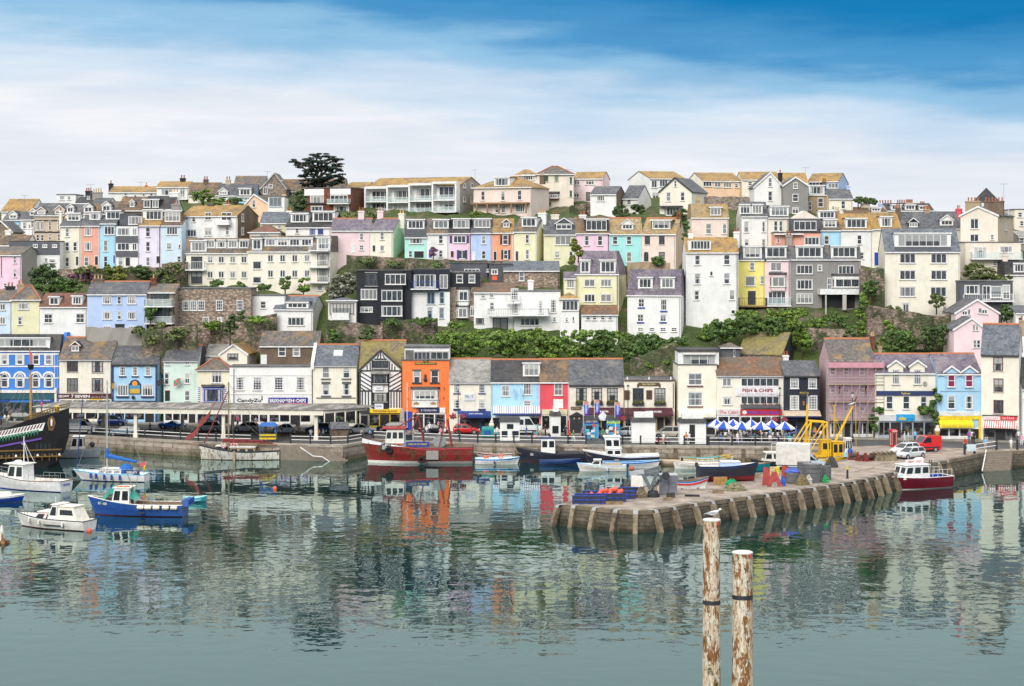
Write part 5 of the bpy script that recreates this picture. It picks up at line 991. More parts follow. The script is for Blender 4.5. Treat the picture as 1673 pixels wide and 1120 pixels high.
 u = h.U(h.X(1137)); z = h.Z(572, u, 0); k = h.k(); o = MB().prism([(u+58*k*math.cos(i*math.pi/10), z+30*k*math.sin(i*math.pi/10)) for i in range(20)], 1, -.2, -.02).build('sign', PT('black'), h.root); text_mb('Rising Tide', 80*k, 18*k, u, -.22, z+.1).build('lettering', PT((.75, .6, .05)), o)
 h.wbox(MB(), 1122, 1142, 640, 680, -.15, 0).build('wall_sign', PT((.25, .12, .05)), h.root); h.awning(940, 1278, 728, 790, PT('beige', .8, 'beige_canvas'), .2, 1.6, PT('dnavy')); h.shopfront(965, 1270, 800, yb-2, 'dnavy', 3, 1)
 h, yb = FH('F6', -90, 282, 352, 174, 'scpink', 'mauve pink house wrapped in scaffolding and netting under a lichened roof', rc='lich', rt=True, n='house', c='house', d=9, gut=None, w='-62/48/180,440,46,62;-62/48/180,585,46,66;-62/48/180,735,46,70', ch='326,232,30,tan,1;268,145,30,brick,2')
 h.shopfront(-80, 270, 860, yb-2, 'white', 4, 1); h.sign(140, 205, 812, 832, 'ppink'); h.awning(-85, 270, 800, 858, PT('beige', .8, 'beige_canvas'), .15, .8)
 sc = thing('scaffolding', 'steel scaffolding with planked decks on the mauve pink house', 'scaffolding', (h.root.location.x, h.root.location.y, h.root.location.z)); pl = PT((.42, .40, .38), .4, 'galvanised'); wd = PN('scaffold_board', (.46, .36, .24), .8); ua, ub = h.U(h.X(-118)), h.U(h.X(345))
 lev=[h.Z(y, 2, 0) for y in (840, 690, 545, 408)]
 for i in range(8):
  u=ua+(ub-ua)*i/7
  for v in (-1.5, -.35): MB().tube((u, v, 0), (u, v, h.Z(345, 2, 0)), .05, n=5).build('standard', pl, sc)
 for z in lev:
  MB().box(ua, ub, -1.6, -.3, z, z+.07).build('deck', wd, sc)
  m=MB()
  for q in (.5, 1.05): m.tube((ua, -1.56, z+q), (ub, -1.56, z+q), .035, n=4)
  m.build('guard_rail', pl, sc)
 m=MB()
 for i in (0, 2, 4): u=ua+(ub-ua)*i/7; m.tube((u, -1.56, lev[0]), (u+(ub-ua)*2/7, -1.56, lev[2]), .035, n=4)
 m.build('brace', pl, sc)
 MB().box(ua, ub, -1.75, -1.72, h.Z(408, 2, 0)+.1, h.Z(358, 2, 0)).build('pink_sheet', PT((.62, .30, .36), .7, 'pink_sheeting'), sc)
 m, t, b = nodes('pink_netting'); b.inputs['Base Color'].default_value = (.52, .34, .42, 1); b.inputs['Alpha'].default_value = .42; b.inputs['Roughness'].default_value = .9
 n = MB(); n.grid([[(ua+(ub-ua)*i/20, -1.2+.05*math.sin(i*1.7+j), lev[0]+(h.Z(408, 2, 0)-lev[0])*j/8) for i in range(21)] for j in range(9)]); n.build('netting', m, sc)
 h, yb = FH('F6', 288, 806, 452, 300, 'lcream', 'cream shop with twin gabled wall dormers, navy band and climbing ivy', rc='purple', rt=True, gut='w', w='408/547/692,698,58,114')
 for x, a in ((460, 350), (640, 350)):
  u=h.U(h.X(x)); m=MB(); hw=62*h.k(); zs, za=h.Z(400, u, 0), h.Z(352, u, 0)
  m.hexa([(u-hw, -.05, h.ze-.3), (u+hw, -.05, h.ze-.3), (u+hw, 3.4, h.ze-.3), (u-hw, 3.4, h.ze-.3), (u-hw, -.05, zs), (u+hw, -.05, zs), (u+hw, 3.4, zs), (u-hw, 3.4, zs)]); m.face([(u-hw, -.05, zs), (u+hw, -.05, zs), (u, -.05, za)])
  for (p, q, zp, zq) in ((u-hw-.25, u, zs-.12, za), (u, u+hw+.25, za, zs-.12)):
   m.hexa([(p, -.3, zp), (q, -.3, zq), (q, 4.0, zq), (p, 4.0, zp), (p, -.3, zp+.12), (q, -.3, zq+.12), (q, 4.0, zq+.12), (p, 4.0, zp+.12)], 1)
   m.hexa([(p, -.36, zp-.08), (q, -.36, zq-.08), (q, -.302, zq-.08), (p, -.302, zp-.08), (p, -.36, zp+.2), (q, -.36, zq+.2), (q, -.302, zq+.2), (p, -.302, zp+.2)], 2)
  o = m.build('wall_dormer', [MW('lcream'), MR('purple'), PT('white')], h.root); one_mesh_window(o, u, -.05, h.Z(486, u, 0), 60*h.k(), 122*h.k(), 'T')
 h.band(300, 790, 602, 640, 'dnavy', 'fascia_band', .2); h.letters(540, 622, 76, 16, 'Talbots', (.75, .6, .1), .02, -.23); h.band(318, 790, 800, 850, (.60, .60, .62), 'fascia', .3)
 o = h.sign(461, 614, 796, 849, (.02, .36, .70), proud=.42); h.letters(510, 828, 60, 28, 'tides', (.8, .55, .05), .04, -.45); h.letters(572, 832, 60, 10, 'surf & beach', 'dnavy', .02, -.45); h.shopfront(318, 790, 852, yb-2, (.35, .40, .46), 5, 1)
 for x, y, w_ in ((700, 540, 20),): MB().lathe([(.3, 0), (.32, .06)], (0, 0, 0), 12).build('dish', PT('grey'), h.root); o = COL.objects[-1]; o.location = (h.U(h.X(x)), -.2, h.Z(y, 3, 0)); o.rotation_euler = (R(80), 0, 0)
 h, yb = FH('F6', 808, 1170, 458, 298, 'cblue', 'pale blue shop with maroon blinds above a yellow awning', rc='purple', rt=True, gut='w', w='')
 mr = PT((.22, .01, .06), .6, 'maroon_blind')
 for x in (922, 1070):
  u=h.U(h.X(x)); m=MB(); hw=58*h.k(); zs, za=h.Z(442, u, 0), h.Z(398, u, 0)
  m.hexa([(u-hw, -.12, h.Z(490, u, 0)), (u+hw, -.12, h.Z(490, u, 0)), (u+hw, 3, h.ze-.3), (u-hw, 3, h.ze-.3), (u-hw, -.12, zs), (u+hw, -.12, zs), (u+hw, 3, zs), (u-hw, 3, zs)]); m.face([(u-hw, -.12, zs), (u+hw, -.12, zs), (u, -.12, za)])
  for (p, q, zp, zq) in ((u-hw-.25, u, zs-.14, za), (u, u+hw+.25, za, zs-.14)):
   m.hexa([(p, -.36, zp), (q, -.36, zq), (q, 3.4, zq), (p, 3.4, zp), (p, -.36, zp+.12), (q, -.36, zq+.12), (q, 3.4, zq+.12), (p, 3.4, zp+.12)], 1); m.hexa([(p, -.42, zp-.1), (q, -.42, zq-.1), (q, -.362, zq-.1), (p, -.362, zp-.1), (p, -.42, zp+.18), (q, -.42, zq+.18), (q, -.362, zq+.18), (p, -.362, zp+.18)], 2)
  m.build('wall_dormer', [MW('cblue'), MR('purple'), PT('white')], h.root)
  w_ = h.window(x, 517, 62, 106, 's', -.14); h.wbox(MB(), x-25, x+25, 470, 564, -.165, -.162).build('blind', mr, h.root)
 h.window(923, 697, 62, 110); h.window(1070, 697, 62, 110); h.band(830, 1155, 598, 606, (.30, .50, .60), 'string_course', .1)
 h.sign(818, 1166, 772, 808, (.74, .76, .78), 'THE HARBOUR EDGE', (.5, .45, .45), .5, .66, 0, .2); h.sign(808, 1172, 811, 838, (.85, .62, .02), 'HARBOUR BITES', (.45, .33, .05), .5, .66, 0, .25)
 h.awning(810, 1090, 836, 908, PT((.85, .66, .02), .7, 'yellow_canvas'), .5, 1.3); h.letters(950, 890, 240, 14, 'ICE CREAM  PASTIES  SANDWICH BAR', (.4, .3, .05), 0, -1.36); h.shopfront(815, 1165, 908, yb-2, 'white', 4, 3); h.wbox(MB(), 1148, 1168, 838, yb-2, -.35, 0).build('pilaster', PT((.85, .62, .02)), h.root)
 h, yb = FH('F6', 1171, 1484, 296, 54, 'lcream', 'tall narrow cream house with steep blue slate roof and brown windows', rc='blue', rt=True, gut='k', x2=1512, sc='white', d=8, w='1312,377,80,114,xm;1315,554,80,112,xm;1315,733,78,112,xm', ch='1508,15,34,tan,1')
 h.band(1180, 1475, 800, 808, 'black', 'ledge', .3); h.sign(1190, 1330, 809, 838, (.74, .70, .70), 'Sweet Corner', (.7, .1, .1), .5, .7, 0, .3); h.sign(1330, 1468, 809, 838, (.65, .03, .04), 'Ices & Rock', 'white', .5, .7, 0, .3)
 h.awning(1190, 1465, 844, 908, ST('white', (.75, .12, .12), .16, 0, 'red_striped_canvas'), .25, 1.3); h.shopfront(1195, 1470, 912, yb-2, 'dgrey', 3, 1)
 h, yb = FH('F6', 1514, 1760, 580, 330, 'white', 'white building with dark roof cut off by the right edge', rc='dark', n='house', c='house', w='1535,640,20,60')
 return FB
FLOWERBOXES=frontrow()
# ================================================================== quay, jetty, canopy, railings
m_tan = PN('jetty_concrete', (.36, .295, .24), .85, 0, .26, .55)
def m_blocks(name, c1, c2, mort, sx, sz):
 m, t, b=nodes(name)
 br = t.nodes.new('ShaderNodeTexBrick'); br.inputs['Scale'].default_value = 1; br.inputs['Brick Width'].default_value = sx; br.inputs['Row Height'].default_value = sz
 br.inputs['Mortar Size'].default_value = .03; br.inputs['Color1'].default_value = (*c1, 1); br.inputs['Color2'].default_value = (*c2, 1); br.inputs['Mortar'].default_value = (*mort, 1); br.inputs['Bias'].default_value = -.1
 sp = t.nodes.new('ShaderNodeSeparateXYZ'); g = t.nodes.new('ShaderNodeNewGeometry'); t.links.new(g.outputs['Position'], sp.inputs[0])
 ad = t.nodes.new('ShaderNodeMath'); t.links.new(sp.outputs[0], ad.inputs[0]); t.links.new(sp.outputs[1], ad.inputs[1])
 cb = t.nodes.new('ShaderNodeCombineXYZ'); t.links.new(ad.outputs[0], cb.inputs[0]); t.links.new(sp.outputs[2], cb.inputs[1])
 d = noise(t, mapping(t), 1.1, 4); dv = t.nodes.new('ShaderNodeVectorMath'); dv.operation = 'ADD'; t.links.new(cb.outputs[0], dv.inputs[0]); sc = t.nodes.new('ShaderNodeVectorMath'); sc.operation = 'SCALE'; sc.inputs['Scale'].default_value = .35
 t.links.new(d, sc.inputs[0]); t.links.new(sc.outputs[0], dv.inputs[1]); t.links.new(dv.outputs[0], br.inputs['Vector'])
 n = noise(t, mapping(t), .7, 7, .7); col = mixc(t, 1, br.outputs['Color'], ramp(t, n, [(.3, .45), (.65, 1.2)]), 'MULTIPLY')
 wet = t.nodes.new('ShaderNodeMapRange'); wet.inputs[1].default_value = .5; wet.inputs[2].default_value = 1.5; w2 = t.nodes.new('ShaderNodeMath'); t.links.new(sp.outputs[2], w2.inputs[0]); t.links.new(mth_scaled(t, n, .9), w2.inputs[1]); t.links.new(w2.outputs[0], wet.inputs[0])
 col = mixc(t, wet.outputs[0], mixc(t, 1, col, (.34, .36, .22), 'MULTIPLY'), col)
 t.links.new(col, b.inputs['Base Color']); b.inputs['Roughness'].default_value = .85; bump(t, b, br.outputs['Fac'], .5, -.06); return m
def mth_scaled(t, s, k):
 n = t.nodes.new('ShaderNodeMath'); n.operation = 'MULTIPLY'; t.links.new(s, n.inputs[0]); n.inputs[1].default_value = k; return n.outputs[0]
m_quayw = m_blocks('quay_stone', (.34, .28, .22), (.50, .42, .35), (.13, .11, .09), 1.5, .62)
m_jetw = m_blocks('jetty_stone', (.085, .07, .05), (.15, .12, .085), (.03, .027, .02), .8, .4)
TB = PN('fender_timber', (.20, .15, .10), .85, 0, .35, 1.5); OT = PN('bleached_timber', (.27, .22, .145), .85, 0, .3, 1.5)
BK = PT('black'); m_wht = PT('white', .4); SL = PN('grey_steel', (.30, .31, .32), .45, .3)
QE=[(-200, 700), (60, 706), (130, 710), (330, 721.7), (560, 727), (596, 721), (606, 717), (780, 724), (1000, 727), (1300, 729.5), (1398, 735)]
JB=[(1398, 738), (1385, 750), (1330, 760), (1260, 771), (1180, 779), (1110, 786), (1040, 797), (960, 812), (916.6, 824.4)]
JF=[(940, 825), (974.7, 828.7), (1009, 832), (1039, 834), (1063, 833), (1097, 827.6), (1129.6, 822), (1162, 818), (1192, 813.6), (1222, 810), (1273, 803.5), (1323, 796.6), (1370, 789.5), (1424, 779), (1480, 765), (1530, 754), (1573, 746)]
RQ=[(1611, 738.5), (1655, 736.5), (1800, 733), (2300, 729)]
def quay():
 edge=[gpt(*p) for p in QE+JB+JF+RQ]
 q = tag(MB().face([(p.x, p.y, GZ) for p in edge]+[(190, 300, GZ), (-135, 330, GZ), (-135, 292, GZ)]).build('quay', m_tan), kind='structure')
 w=MB(); ep=[gpt(*p) for p in QE]
 for a, b in zip(ep, ep[1:]): w.face([(a.x, a.y, -1.5), (b.x, b.y, -1.5), (b.x, b.y, GZ-.02), (a.x, a.y, GZ-.02)])
 ww = w.build('quay_wall', m_quayw); tag(ww, 'long pale stone harbour wall with upright timber fenders below the shops', 'quay wall')
 c=MB()
 for a, b in zip(ep, ep[1:]):
  n=Vector((-(b-a).y, (b-a).x, 0)).normalized()*.5; o=-n*.16
  c.hexa([a+o+Vector((0, 0, -.3)), b+o+Vector((0, 0, -.3)), b+n+Vector((0, 0, -.3)), a+n+Vector((0, 0, -.3)), a+o+Vector((0, 0, .03)), b+o+Vector((0, 0, .03)), b+n+Vector((0, 0, .03)), a+n+Vector((0, 0, .03))])
 c.build('coping', PN('coping_stone', (.42, .37, .31), .85, 0, .2, 1), ww)
 px=622
 while px < 1390:
  k=717+(px-606)*7/174 if px < 780 else 724+(px-780)*3/220 if px < 1000 else 727+(px-1000)*2.5/300 if px < 1300 else 729.5
  p = gpt(px, k); MB().box(p.x-.22, p.x+.22, p.y-.42, p.y-.02, -1, GZ-.1-random.random()*.25).build('fender_timber', TB, ww); px += 37
 RF=[(-200, 699), (60, 705), (130, 709), (330, 720.4), (556, 725.6), (592, 720), (606, 716.2), (780, 722.8), (1000, 725.8), (1300, 728.2), (1400, 729), (1440, 727.5), (1520, 730), (1600, 733), (1800, 732)]
 road=MB(); A=[]; B=[]
 for i in range(101):
  px=-200+20*i
  for (xa, ya), (xb, yb) in zip(RF, RF[1:]):
   if xa <= px <= xb: y=ya+(yb-ya)*(px-xa)/(xb-xa)
  a=gpt(px, y); Yb=Yf(px)-2.4; A.append((a.x, a.y, GZ+.004)); B.append(((px-CX)*Yb/F, Yb, GZ+.004))
 m = PN('asphalt', (.085, .084, .084), .9, 0, .22, .5)
 tag(road.grid([A, B]).build('road', m), kind='structure')
 pv=MB(); C1=[(x, y, GZ+.12) for x, y, z in B]; C2=[(x*1.01, y+5, GZ+.12) for x, y, z in B]
 pv.grid([[(x, y, GZ-.1) for x, y, z in B], C1, C2]); tag(pv.build('pavement', PN('paving', (.32, .30, .275), .85, 0, .2, 1.2)), kind='structure')
 ln = MB(); ln.grid([[(x, y-.55, GZ+.009) for x, y, z in B], [(x, y-.40, GZ+.009) for x, y, z in B]]); tag(ln.build('road_marking', PT((.6, .45, .05), .7, 'yellow_line')), kind='structure')
 j = thing('stone_jetty', 'stone jetty reaching into the harbour with sloping timber fender posts', 'jetty', tuple(gpt(1039, 834, 0)))
 L=j.location; f=[gpt(*p) for p in JB+JF+RQ]; w=MB(); c=MB()
 cen=gpt(1180, 795)
 def out(p, nxt, prv):
  d=(nxt-prv); n=Vector((d.y, -d.x, 0)).normalized(); return n
 P=[]
 for i, p in enumerate(f): P.append((p, out(p, f[min(i+1, len(f)-1)], f[max(0, i-1)])))
 w.grid([[Vector((p.x, p.y, z))+n*o-L for p, n in P] for z, o in ((-1.5, 1.0), (.2, .75), (GZ-.3, .15))][::-1]); w.build('jetty_wall', m_jetw, j)
 for (p, n), (p2, n2) in zip(P, P[1:]):
  a, b=p-L, p2-L; k=Vector((0, 0, .03)); d=Vector((0, 0, -.42))
  c.hexa([a+n*.30+d, b+n2*.30+d, b-n2*.5+d, a-n*.5+d, a+n*.30+k, b+n2*.30+k, b-n2*.5+k, a-n*.5+k])
 c.build('coping', PN('jetty_coping', (.21, .165, .115), .9, 0, .3, .8), j)
 tops=[(916.6, 824.4), (940, 825), (974.7, 828.7), (1009, 832), (1039, 834), (1065, 832.6), (1097, 827.6), (1129.6, 822), (1159, 818.2), (1189, 814), (1219, 810.4), (1246.5, 807), (1273, 803.5), (1300, 799.8), (1324, 796.4), (1348, 792.8), (1370, 789.5), (1389, 786), (1407, 782.6), (1424, 779), (1440, 775), (1456, 771), (1471, 767.3), (1486, 763.6), (1500, 760.6), (1515, 757.3), (1530, 754), (1545, 751.2)]
 for i, (px, py) in enumerate(tops):
  px += random.uniform(-3, 3)*(4 < i); p=gpt(px, py); q=min(range(len(P)), key=lambda k: (P[k][0]-p).length); n=P[q][1]; s=Vector((-n.y, n.x, 0))*.24
  if i == 0: n=Vector((-.8, -.6, 0)).normalized(); s=Vector((-n.y, n.x, 0))*.24
  pts=[]
  for z, o in ((-1.2, 1.75), (GZ-.25, .62)): pts.append([p+s*sg+n*(o+dd)-L+Vector((0, 0, z-GZ)) for sg, dd in ((-1, .15), (1, .15), (1, -.45), (-1, -.45))])
  MB().hexa(pts[0]+pts[1]).build('fender_post', OT if i % 3 else TB, j)
  t=[p+s*1.1*sg+n*o-L+Vector((0, 0, z)) for z in (.035,) for sg, o in ((-1, .45), (1, .45), (1, -.75), (-1, -.75))]
  t2=[p+s*1.1*sg+n*.82-L+Vector((0, 0, -.62)) for sg in (-1, 1)]
  MB().face(t).face([t2[0], t2[1], t[1], t[0]]).build('cap_plate', PN('cap_steel', (.36, .36, .35), .5, .1), j)
 st = thing('harbour_steps', 'flight of stone steps with pale handrail at the right end of the harbour', 'steps', tuple(gpt(1611, 738.5)-Vector((0, 0, GZ)))); m = MB(); a = gpt(1611, 738.5)-Vector(st.location); b = gpt(1655, 736.5)-Vector(st.location); d = (b-a); o = Vector((-.35, -.94, 0));
 for i in range(8):
  z=GZ-.28*i; m.hexa([Vector((q.x, q.y, -1)) for q in (a+o*(i+1)*.5, b+o*(i+1)*.5, b+o*i*.5, a+o*i*.5)]+[Vector((q.x, q.y, z)) for q in (a+o*(i+1)*.5, b+o*(i+1)*.5, b+o*i*.5, a+o*i*.5)])
 m.build('tread', PN('step_stone', (.25, .21, .165), .85), st); MB().tube(a+Vector((0, 0, .3)), a+o*4.8+Vector((0, 0, -2.0)), .09).build('handrail', PT('offw'), st)
 st = thing('harbour_steps', 'stone steps with bent white handrail in the wall right of the wooden ketch', 'steps', tuple(gpt(500, 725.6)-Vector((0, 0, GZ)))); m = MB()
 for i in range(9): m.box(-3.6+i*.85, 3.2+.35*i, -.15-i*.16, -.02, -1, GZ-.1-.25*i)
 m.build('tread', PN('step_stone', (.25, .21, .165), .85), st)
 MB().path([(-.6, -1.9, 2.0), (1.2, -1.9, .75), (2.5, -1.9, .65), (3.6, -1.9, -.1)], .08).build('handrail', m_wht, st)
 def qy(px):
  for (xa, ya), (xb, yb) in zip(QE, QE[1:]):
   if xa <= px <= xb: return ya+(yb-ya)*(px-xa)/(xb-xa)
  return 729
 for pxs, lab in (([150+29*i for i in range(10)], 'black posted white railing along the quay left of the ketch'), ([475, 507, 540, 568, 592], 'white railing around the projecting quay corner beside the red trawler'), ([610]+[633+29.5*i for i in range(12)], 'white railing with black posts behind the red trawler and small boats'),
     ([988+29.3*i for i in range(4)]+[1118, 1155], 'white railing in front of the white kiosks'), ([1158+38*i for i in range(7)], 'white railing in front of the parasol cafe')):
  P_ = [gpt(x, qy(x)-.9) for x in pxs]; r = thing('railing', lab, 'railing', tuple(P_[0])); o = P_[0]
  for p in P_: MB().lathe([(.12, 0), (.12, 1.15), (.15, 1.18), (.15, 1.28), (.05, 1.36)], tuple(p-o), 8).build('post', BK, r)
  for z in (.55, 1.05):
   for a, b in zip(P_, P_[1:]): MB().tube(a-o+Vector((0, 0, z)), b-o+Vector((0, 0, z)), .055, n=5).build('rail', m_wht, r)
 P_ = [gpt(x, y) for x, y in ((1576, 742.5), (1592, 741), (1628, 734.5), (1662, 734.5))]; r = thing('railing', 'short black railing with notice board above the right hand steps', 'railing', tuple(P_[0])); o = P_[0]
 for p in P_: MB().box(p.x-o.x-.13, p.x-o.x+.13, p.y-o.y-.13, p.y-o.y+.13, 0, 1.4).build('post', BK, r)
 for z in (.6, 1.15): MB().tube(Vector((0, 0, z)), P_[2]-o+Vector((0, 0, z)), .055).build('rail', m_wht, r)
 MB().box(.3, 1.5, -.1, -.04, .5, 1.4).build('notice_board', PT((.6, .72, .75)), r)
quay()
def canopy():
 a, b=gpt(222, 714.3), gpt(516.7, 718); o=a-Vector((0, 0, 0)); d=(b-a); ang=math.atan2(d.y, d.x)
 L = d.length; r = thing('market_canopy', 'long open sided quay canopy with weathered grey roof and cream fascia', 'canopy', tuple(a), ang)
 x0, x1=-15.2, L+1.2; zf0, zf1=3.62, 4.40; y0, y1=-.9, 12.8; ym=6; zr=4.7
 MB().box(x0+.3, x1, y0, y0+.25, zf0, zf1).box(x0+.3, x1, y1-.25, y1, zf0, zf1-.47).build('fascia', MW('lcream'), r)
 q=MB(); e=.25; A=[(x0-.8, y0-e, zf1), (x1+e, y0-e, zf1), (x1+6.2, ym-3, zf1+.1), (x1+6.2, ym+3, zf1-.1), (x1+e, y1+e, zf1-.45), (x0-.8, y1+e, zf1-.45)]; p0, p1=(x0+1.5, ym, zr), (x1-.5, ym, zr)
 q.face([A[0], A[1], p1, p0]).face([A[1], A[2], p1]).face([A[2], A[3], p1]).face([A[3], A[4], p1]).face([A[4], A[5], p0, p1]).face([A[5], A[0], p0]); q.face(A[::-1])
 m, t, bb = nodes('canopy_roof'); n = noise(t, mapping(t, (1.0, .25, 1), 'obj'), .8, 8, .72); n2 = noise(t, mapping(t, (.25, .25, 1), 'obj'), 1, 5)
 t.links.new(mixc(t, ramp(t, n, [(.46, 0), (.6, 1)]), (.135, .125, .115), mixc(t, n2, (.44, .42, .39), (.26, .23, .19))), bb.inputs['Base Color']); bb.inputs['Roughness'].default_value = .9
 q.build('roof', m, r)
 MB().hexa([(x1, y0, zf0+.25), (x1+5.6, ym-2.6, zf0+.45), (x1+5.6, ym-2.4, zf0+.45), (x1, y0+.25, zf0+.25), (x1, y0, zf1-.02), (x1+5.6, ym-2.6, zf1), (x1+5.6, ym-2.4, zf1), (x1, y0+.25, zf1-.02)]).build('end_fascia', MW('lcream'), r)
 for x in (-12.5, 0, L*.49, L):
  MB().box(x-.24, x+.24, -.24, .24, 0, zf0).box(x-.32, x+.32, -.32, .32, 0, .55).build('column', MW('lcream'), r)
 for x in (-9, 3.5, L*.42, L*.8): MB().box(x-.22, x+.22, 11.4, 11.84, 0, zf0).build('column', MW('pcream'), r)
 MB().box(x0+1, x1-.5, y0+.3, y1-.3, zf0+.12, zf0+.2).build('ceiling', PN('canopy_soffit', (.72, .70, .64), .9), r)
 return r
canopy()
def wall(label, px0, px1, t0, t1, bot, Y, mat='crag', th=.7, Y1=None, n=9):
 Y1=Y1 or Y; a=wpt(px0, bot, Y); r=random.Random(int(px0+t0)); top=[]
 m=MB(); fr=[]; bk=[]
 for i in range(n+1):
  k=i/n; px=px0+(px1-px0)*k; y=Y+(Y1-Y)*k; t=wpt(px, t0+(t1-t0)*k+(r.random()-.5)*2.0, y)-a; b_=wpt(px, bot, y)-a; top.append(t); fr.append(b_-Vector((0, 0, 2)))
 off=Vector((0, th, 0)); m.grid([fr, [(p+q)/2+Vector((0, (r.random()-.5)*.5, 0)) for p, q in zip(fr, top)], top, [p+off for p in top], [p+off for p in fr]]); m.face([fr[0], top[0], top[0]+off, fr[0]+off]); m.face([fr[-1], fr[-1]+off, top[-1]+off, top[-1]])
 o = m.build('stone_wall', MW(mat)); o.location = a; return tag(o, label, 'wall')
for a in (('rough pinkish rock wall above the mint house roof', 232, 322, 540, 528, 590, 294), ('rough stone wall behind the cream gabled bungalow', 318, 452, 538, 512, 590, 302.5), ('pink rock face with a ledge below the black clad house', 532, 625, 522, 532, 590, 292.5), ('tall brownish rock face below the navy topped house', 622, 715, 524, 520, 592, 295),
  ('grey garden wall above the blue pub roof', 140, 240, 534, 536, 565, 297, 'concrete'), ('low rubble wall under the pink and cream cottages', 566, 735, 416, 424, 447, 312), ('ochre rendered parapet below the shell pink house', 1025, 1095, 428, 429, 445, 309, 'tan'), ('terrace wall below the mint and candy pink houses', 655, 840, 424, 426, 440, 313.5),
  ('garden wall beneath the big cream house', 1415, 1560, 498, 520, 545, 298), ('stone wall by steps below the grey terrace', 1318, 1400, 536, 538, 556, 295), ('tall stone gap wall left of the big cream house', 1405, 1445, 440, 438, 505, 303), ('rubble wall right of the pastel terrace', 264, 306, 430, 426, 466, 318), ('stone wall under the lilac and slate houses', 95, 262, 440, 436, 456, 320),
  ('broken rocky bank beside the cream flat fronted pub', 1030, 1102, 588, 560, 640, 282), ('garden wall below the white gabled skyline houses', 1150, 1225, 320, 322, 338, 348, 'stone'), ('stone wall beside the peach cream skyline house', 930, 968, 336, 330, 352, 344), ('mossy wall in the right hand shrubs', 1460, 1560, 522, 512, 550, 293)):
 wall(*a)
# ================================================================== vehicles
def g_at(zm, x, y, z=GZ): o=ZM[zm]; return gpt(o[0]+x/o[2], o[1]+y/o[2], z)
CARC=dict(white=(.75, .76, .77), silver=(.58, .60, .62), lblue=(.42, .55, .66), dblue=(.015, .05, .22), blue=(.01, .16, .75), black=(.012, .012, .014), green=(.02, .05, .04), red=(.62, .02, .02), steel=(.18, .27, .36), hivis=(.62, .80, .03), champ=(.48, .45, .38))
def m_car(c):
 k = ('car', c)
 if k not in MATS:
  m, t, b = nodes('car_paint_'+c); b.inputs['Base Color'].default_value = (*CARC[c], 1); b.inputs['Roughness'].default_value = .28; b.inputs['Coat Weight'].default_value = .5; MATS[k] = m
 return MATS[k]
def CG():
 if 'cg' not in MATS:
  m, t, b = nodes('car_glass'); b.inputs['Base Color'].default_value = (.022, .026, .03, 1); b.inputs['Roughness'].default_value = .05; MATS['cg'] = m
 return MATS['cg']
MC={}
def wheel_meshes():
 if 'w' not in MC:
  def cyl(prof, mat, nm):
   mb=MB().lathe(prof, (0, 0, 0), 14); mb.v=[(x, z, y) for x, y, z in mb.v]; return mb.mesh(nm, mat)
  MC['w'] = cyl([(.20, -.10), (.30, -.10), (.31, -.04), (.31, .04), (.30, .10), (.20, .10)], PN('tyre', (.018, .018, .018), .9), 'wheel'), cyl([(.02, -.112), (.21, -.108), (.21, .108), (.02, .112)], PN('alloy', (.5, .5, .52), .3, .6), 'rim')
 return MC['w']
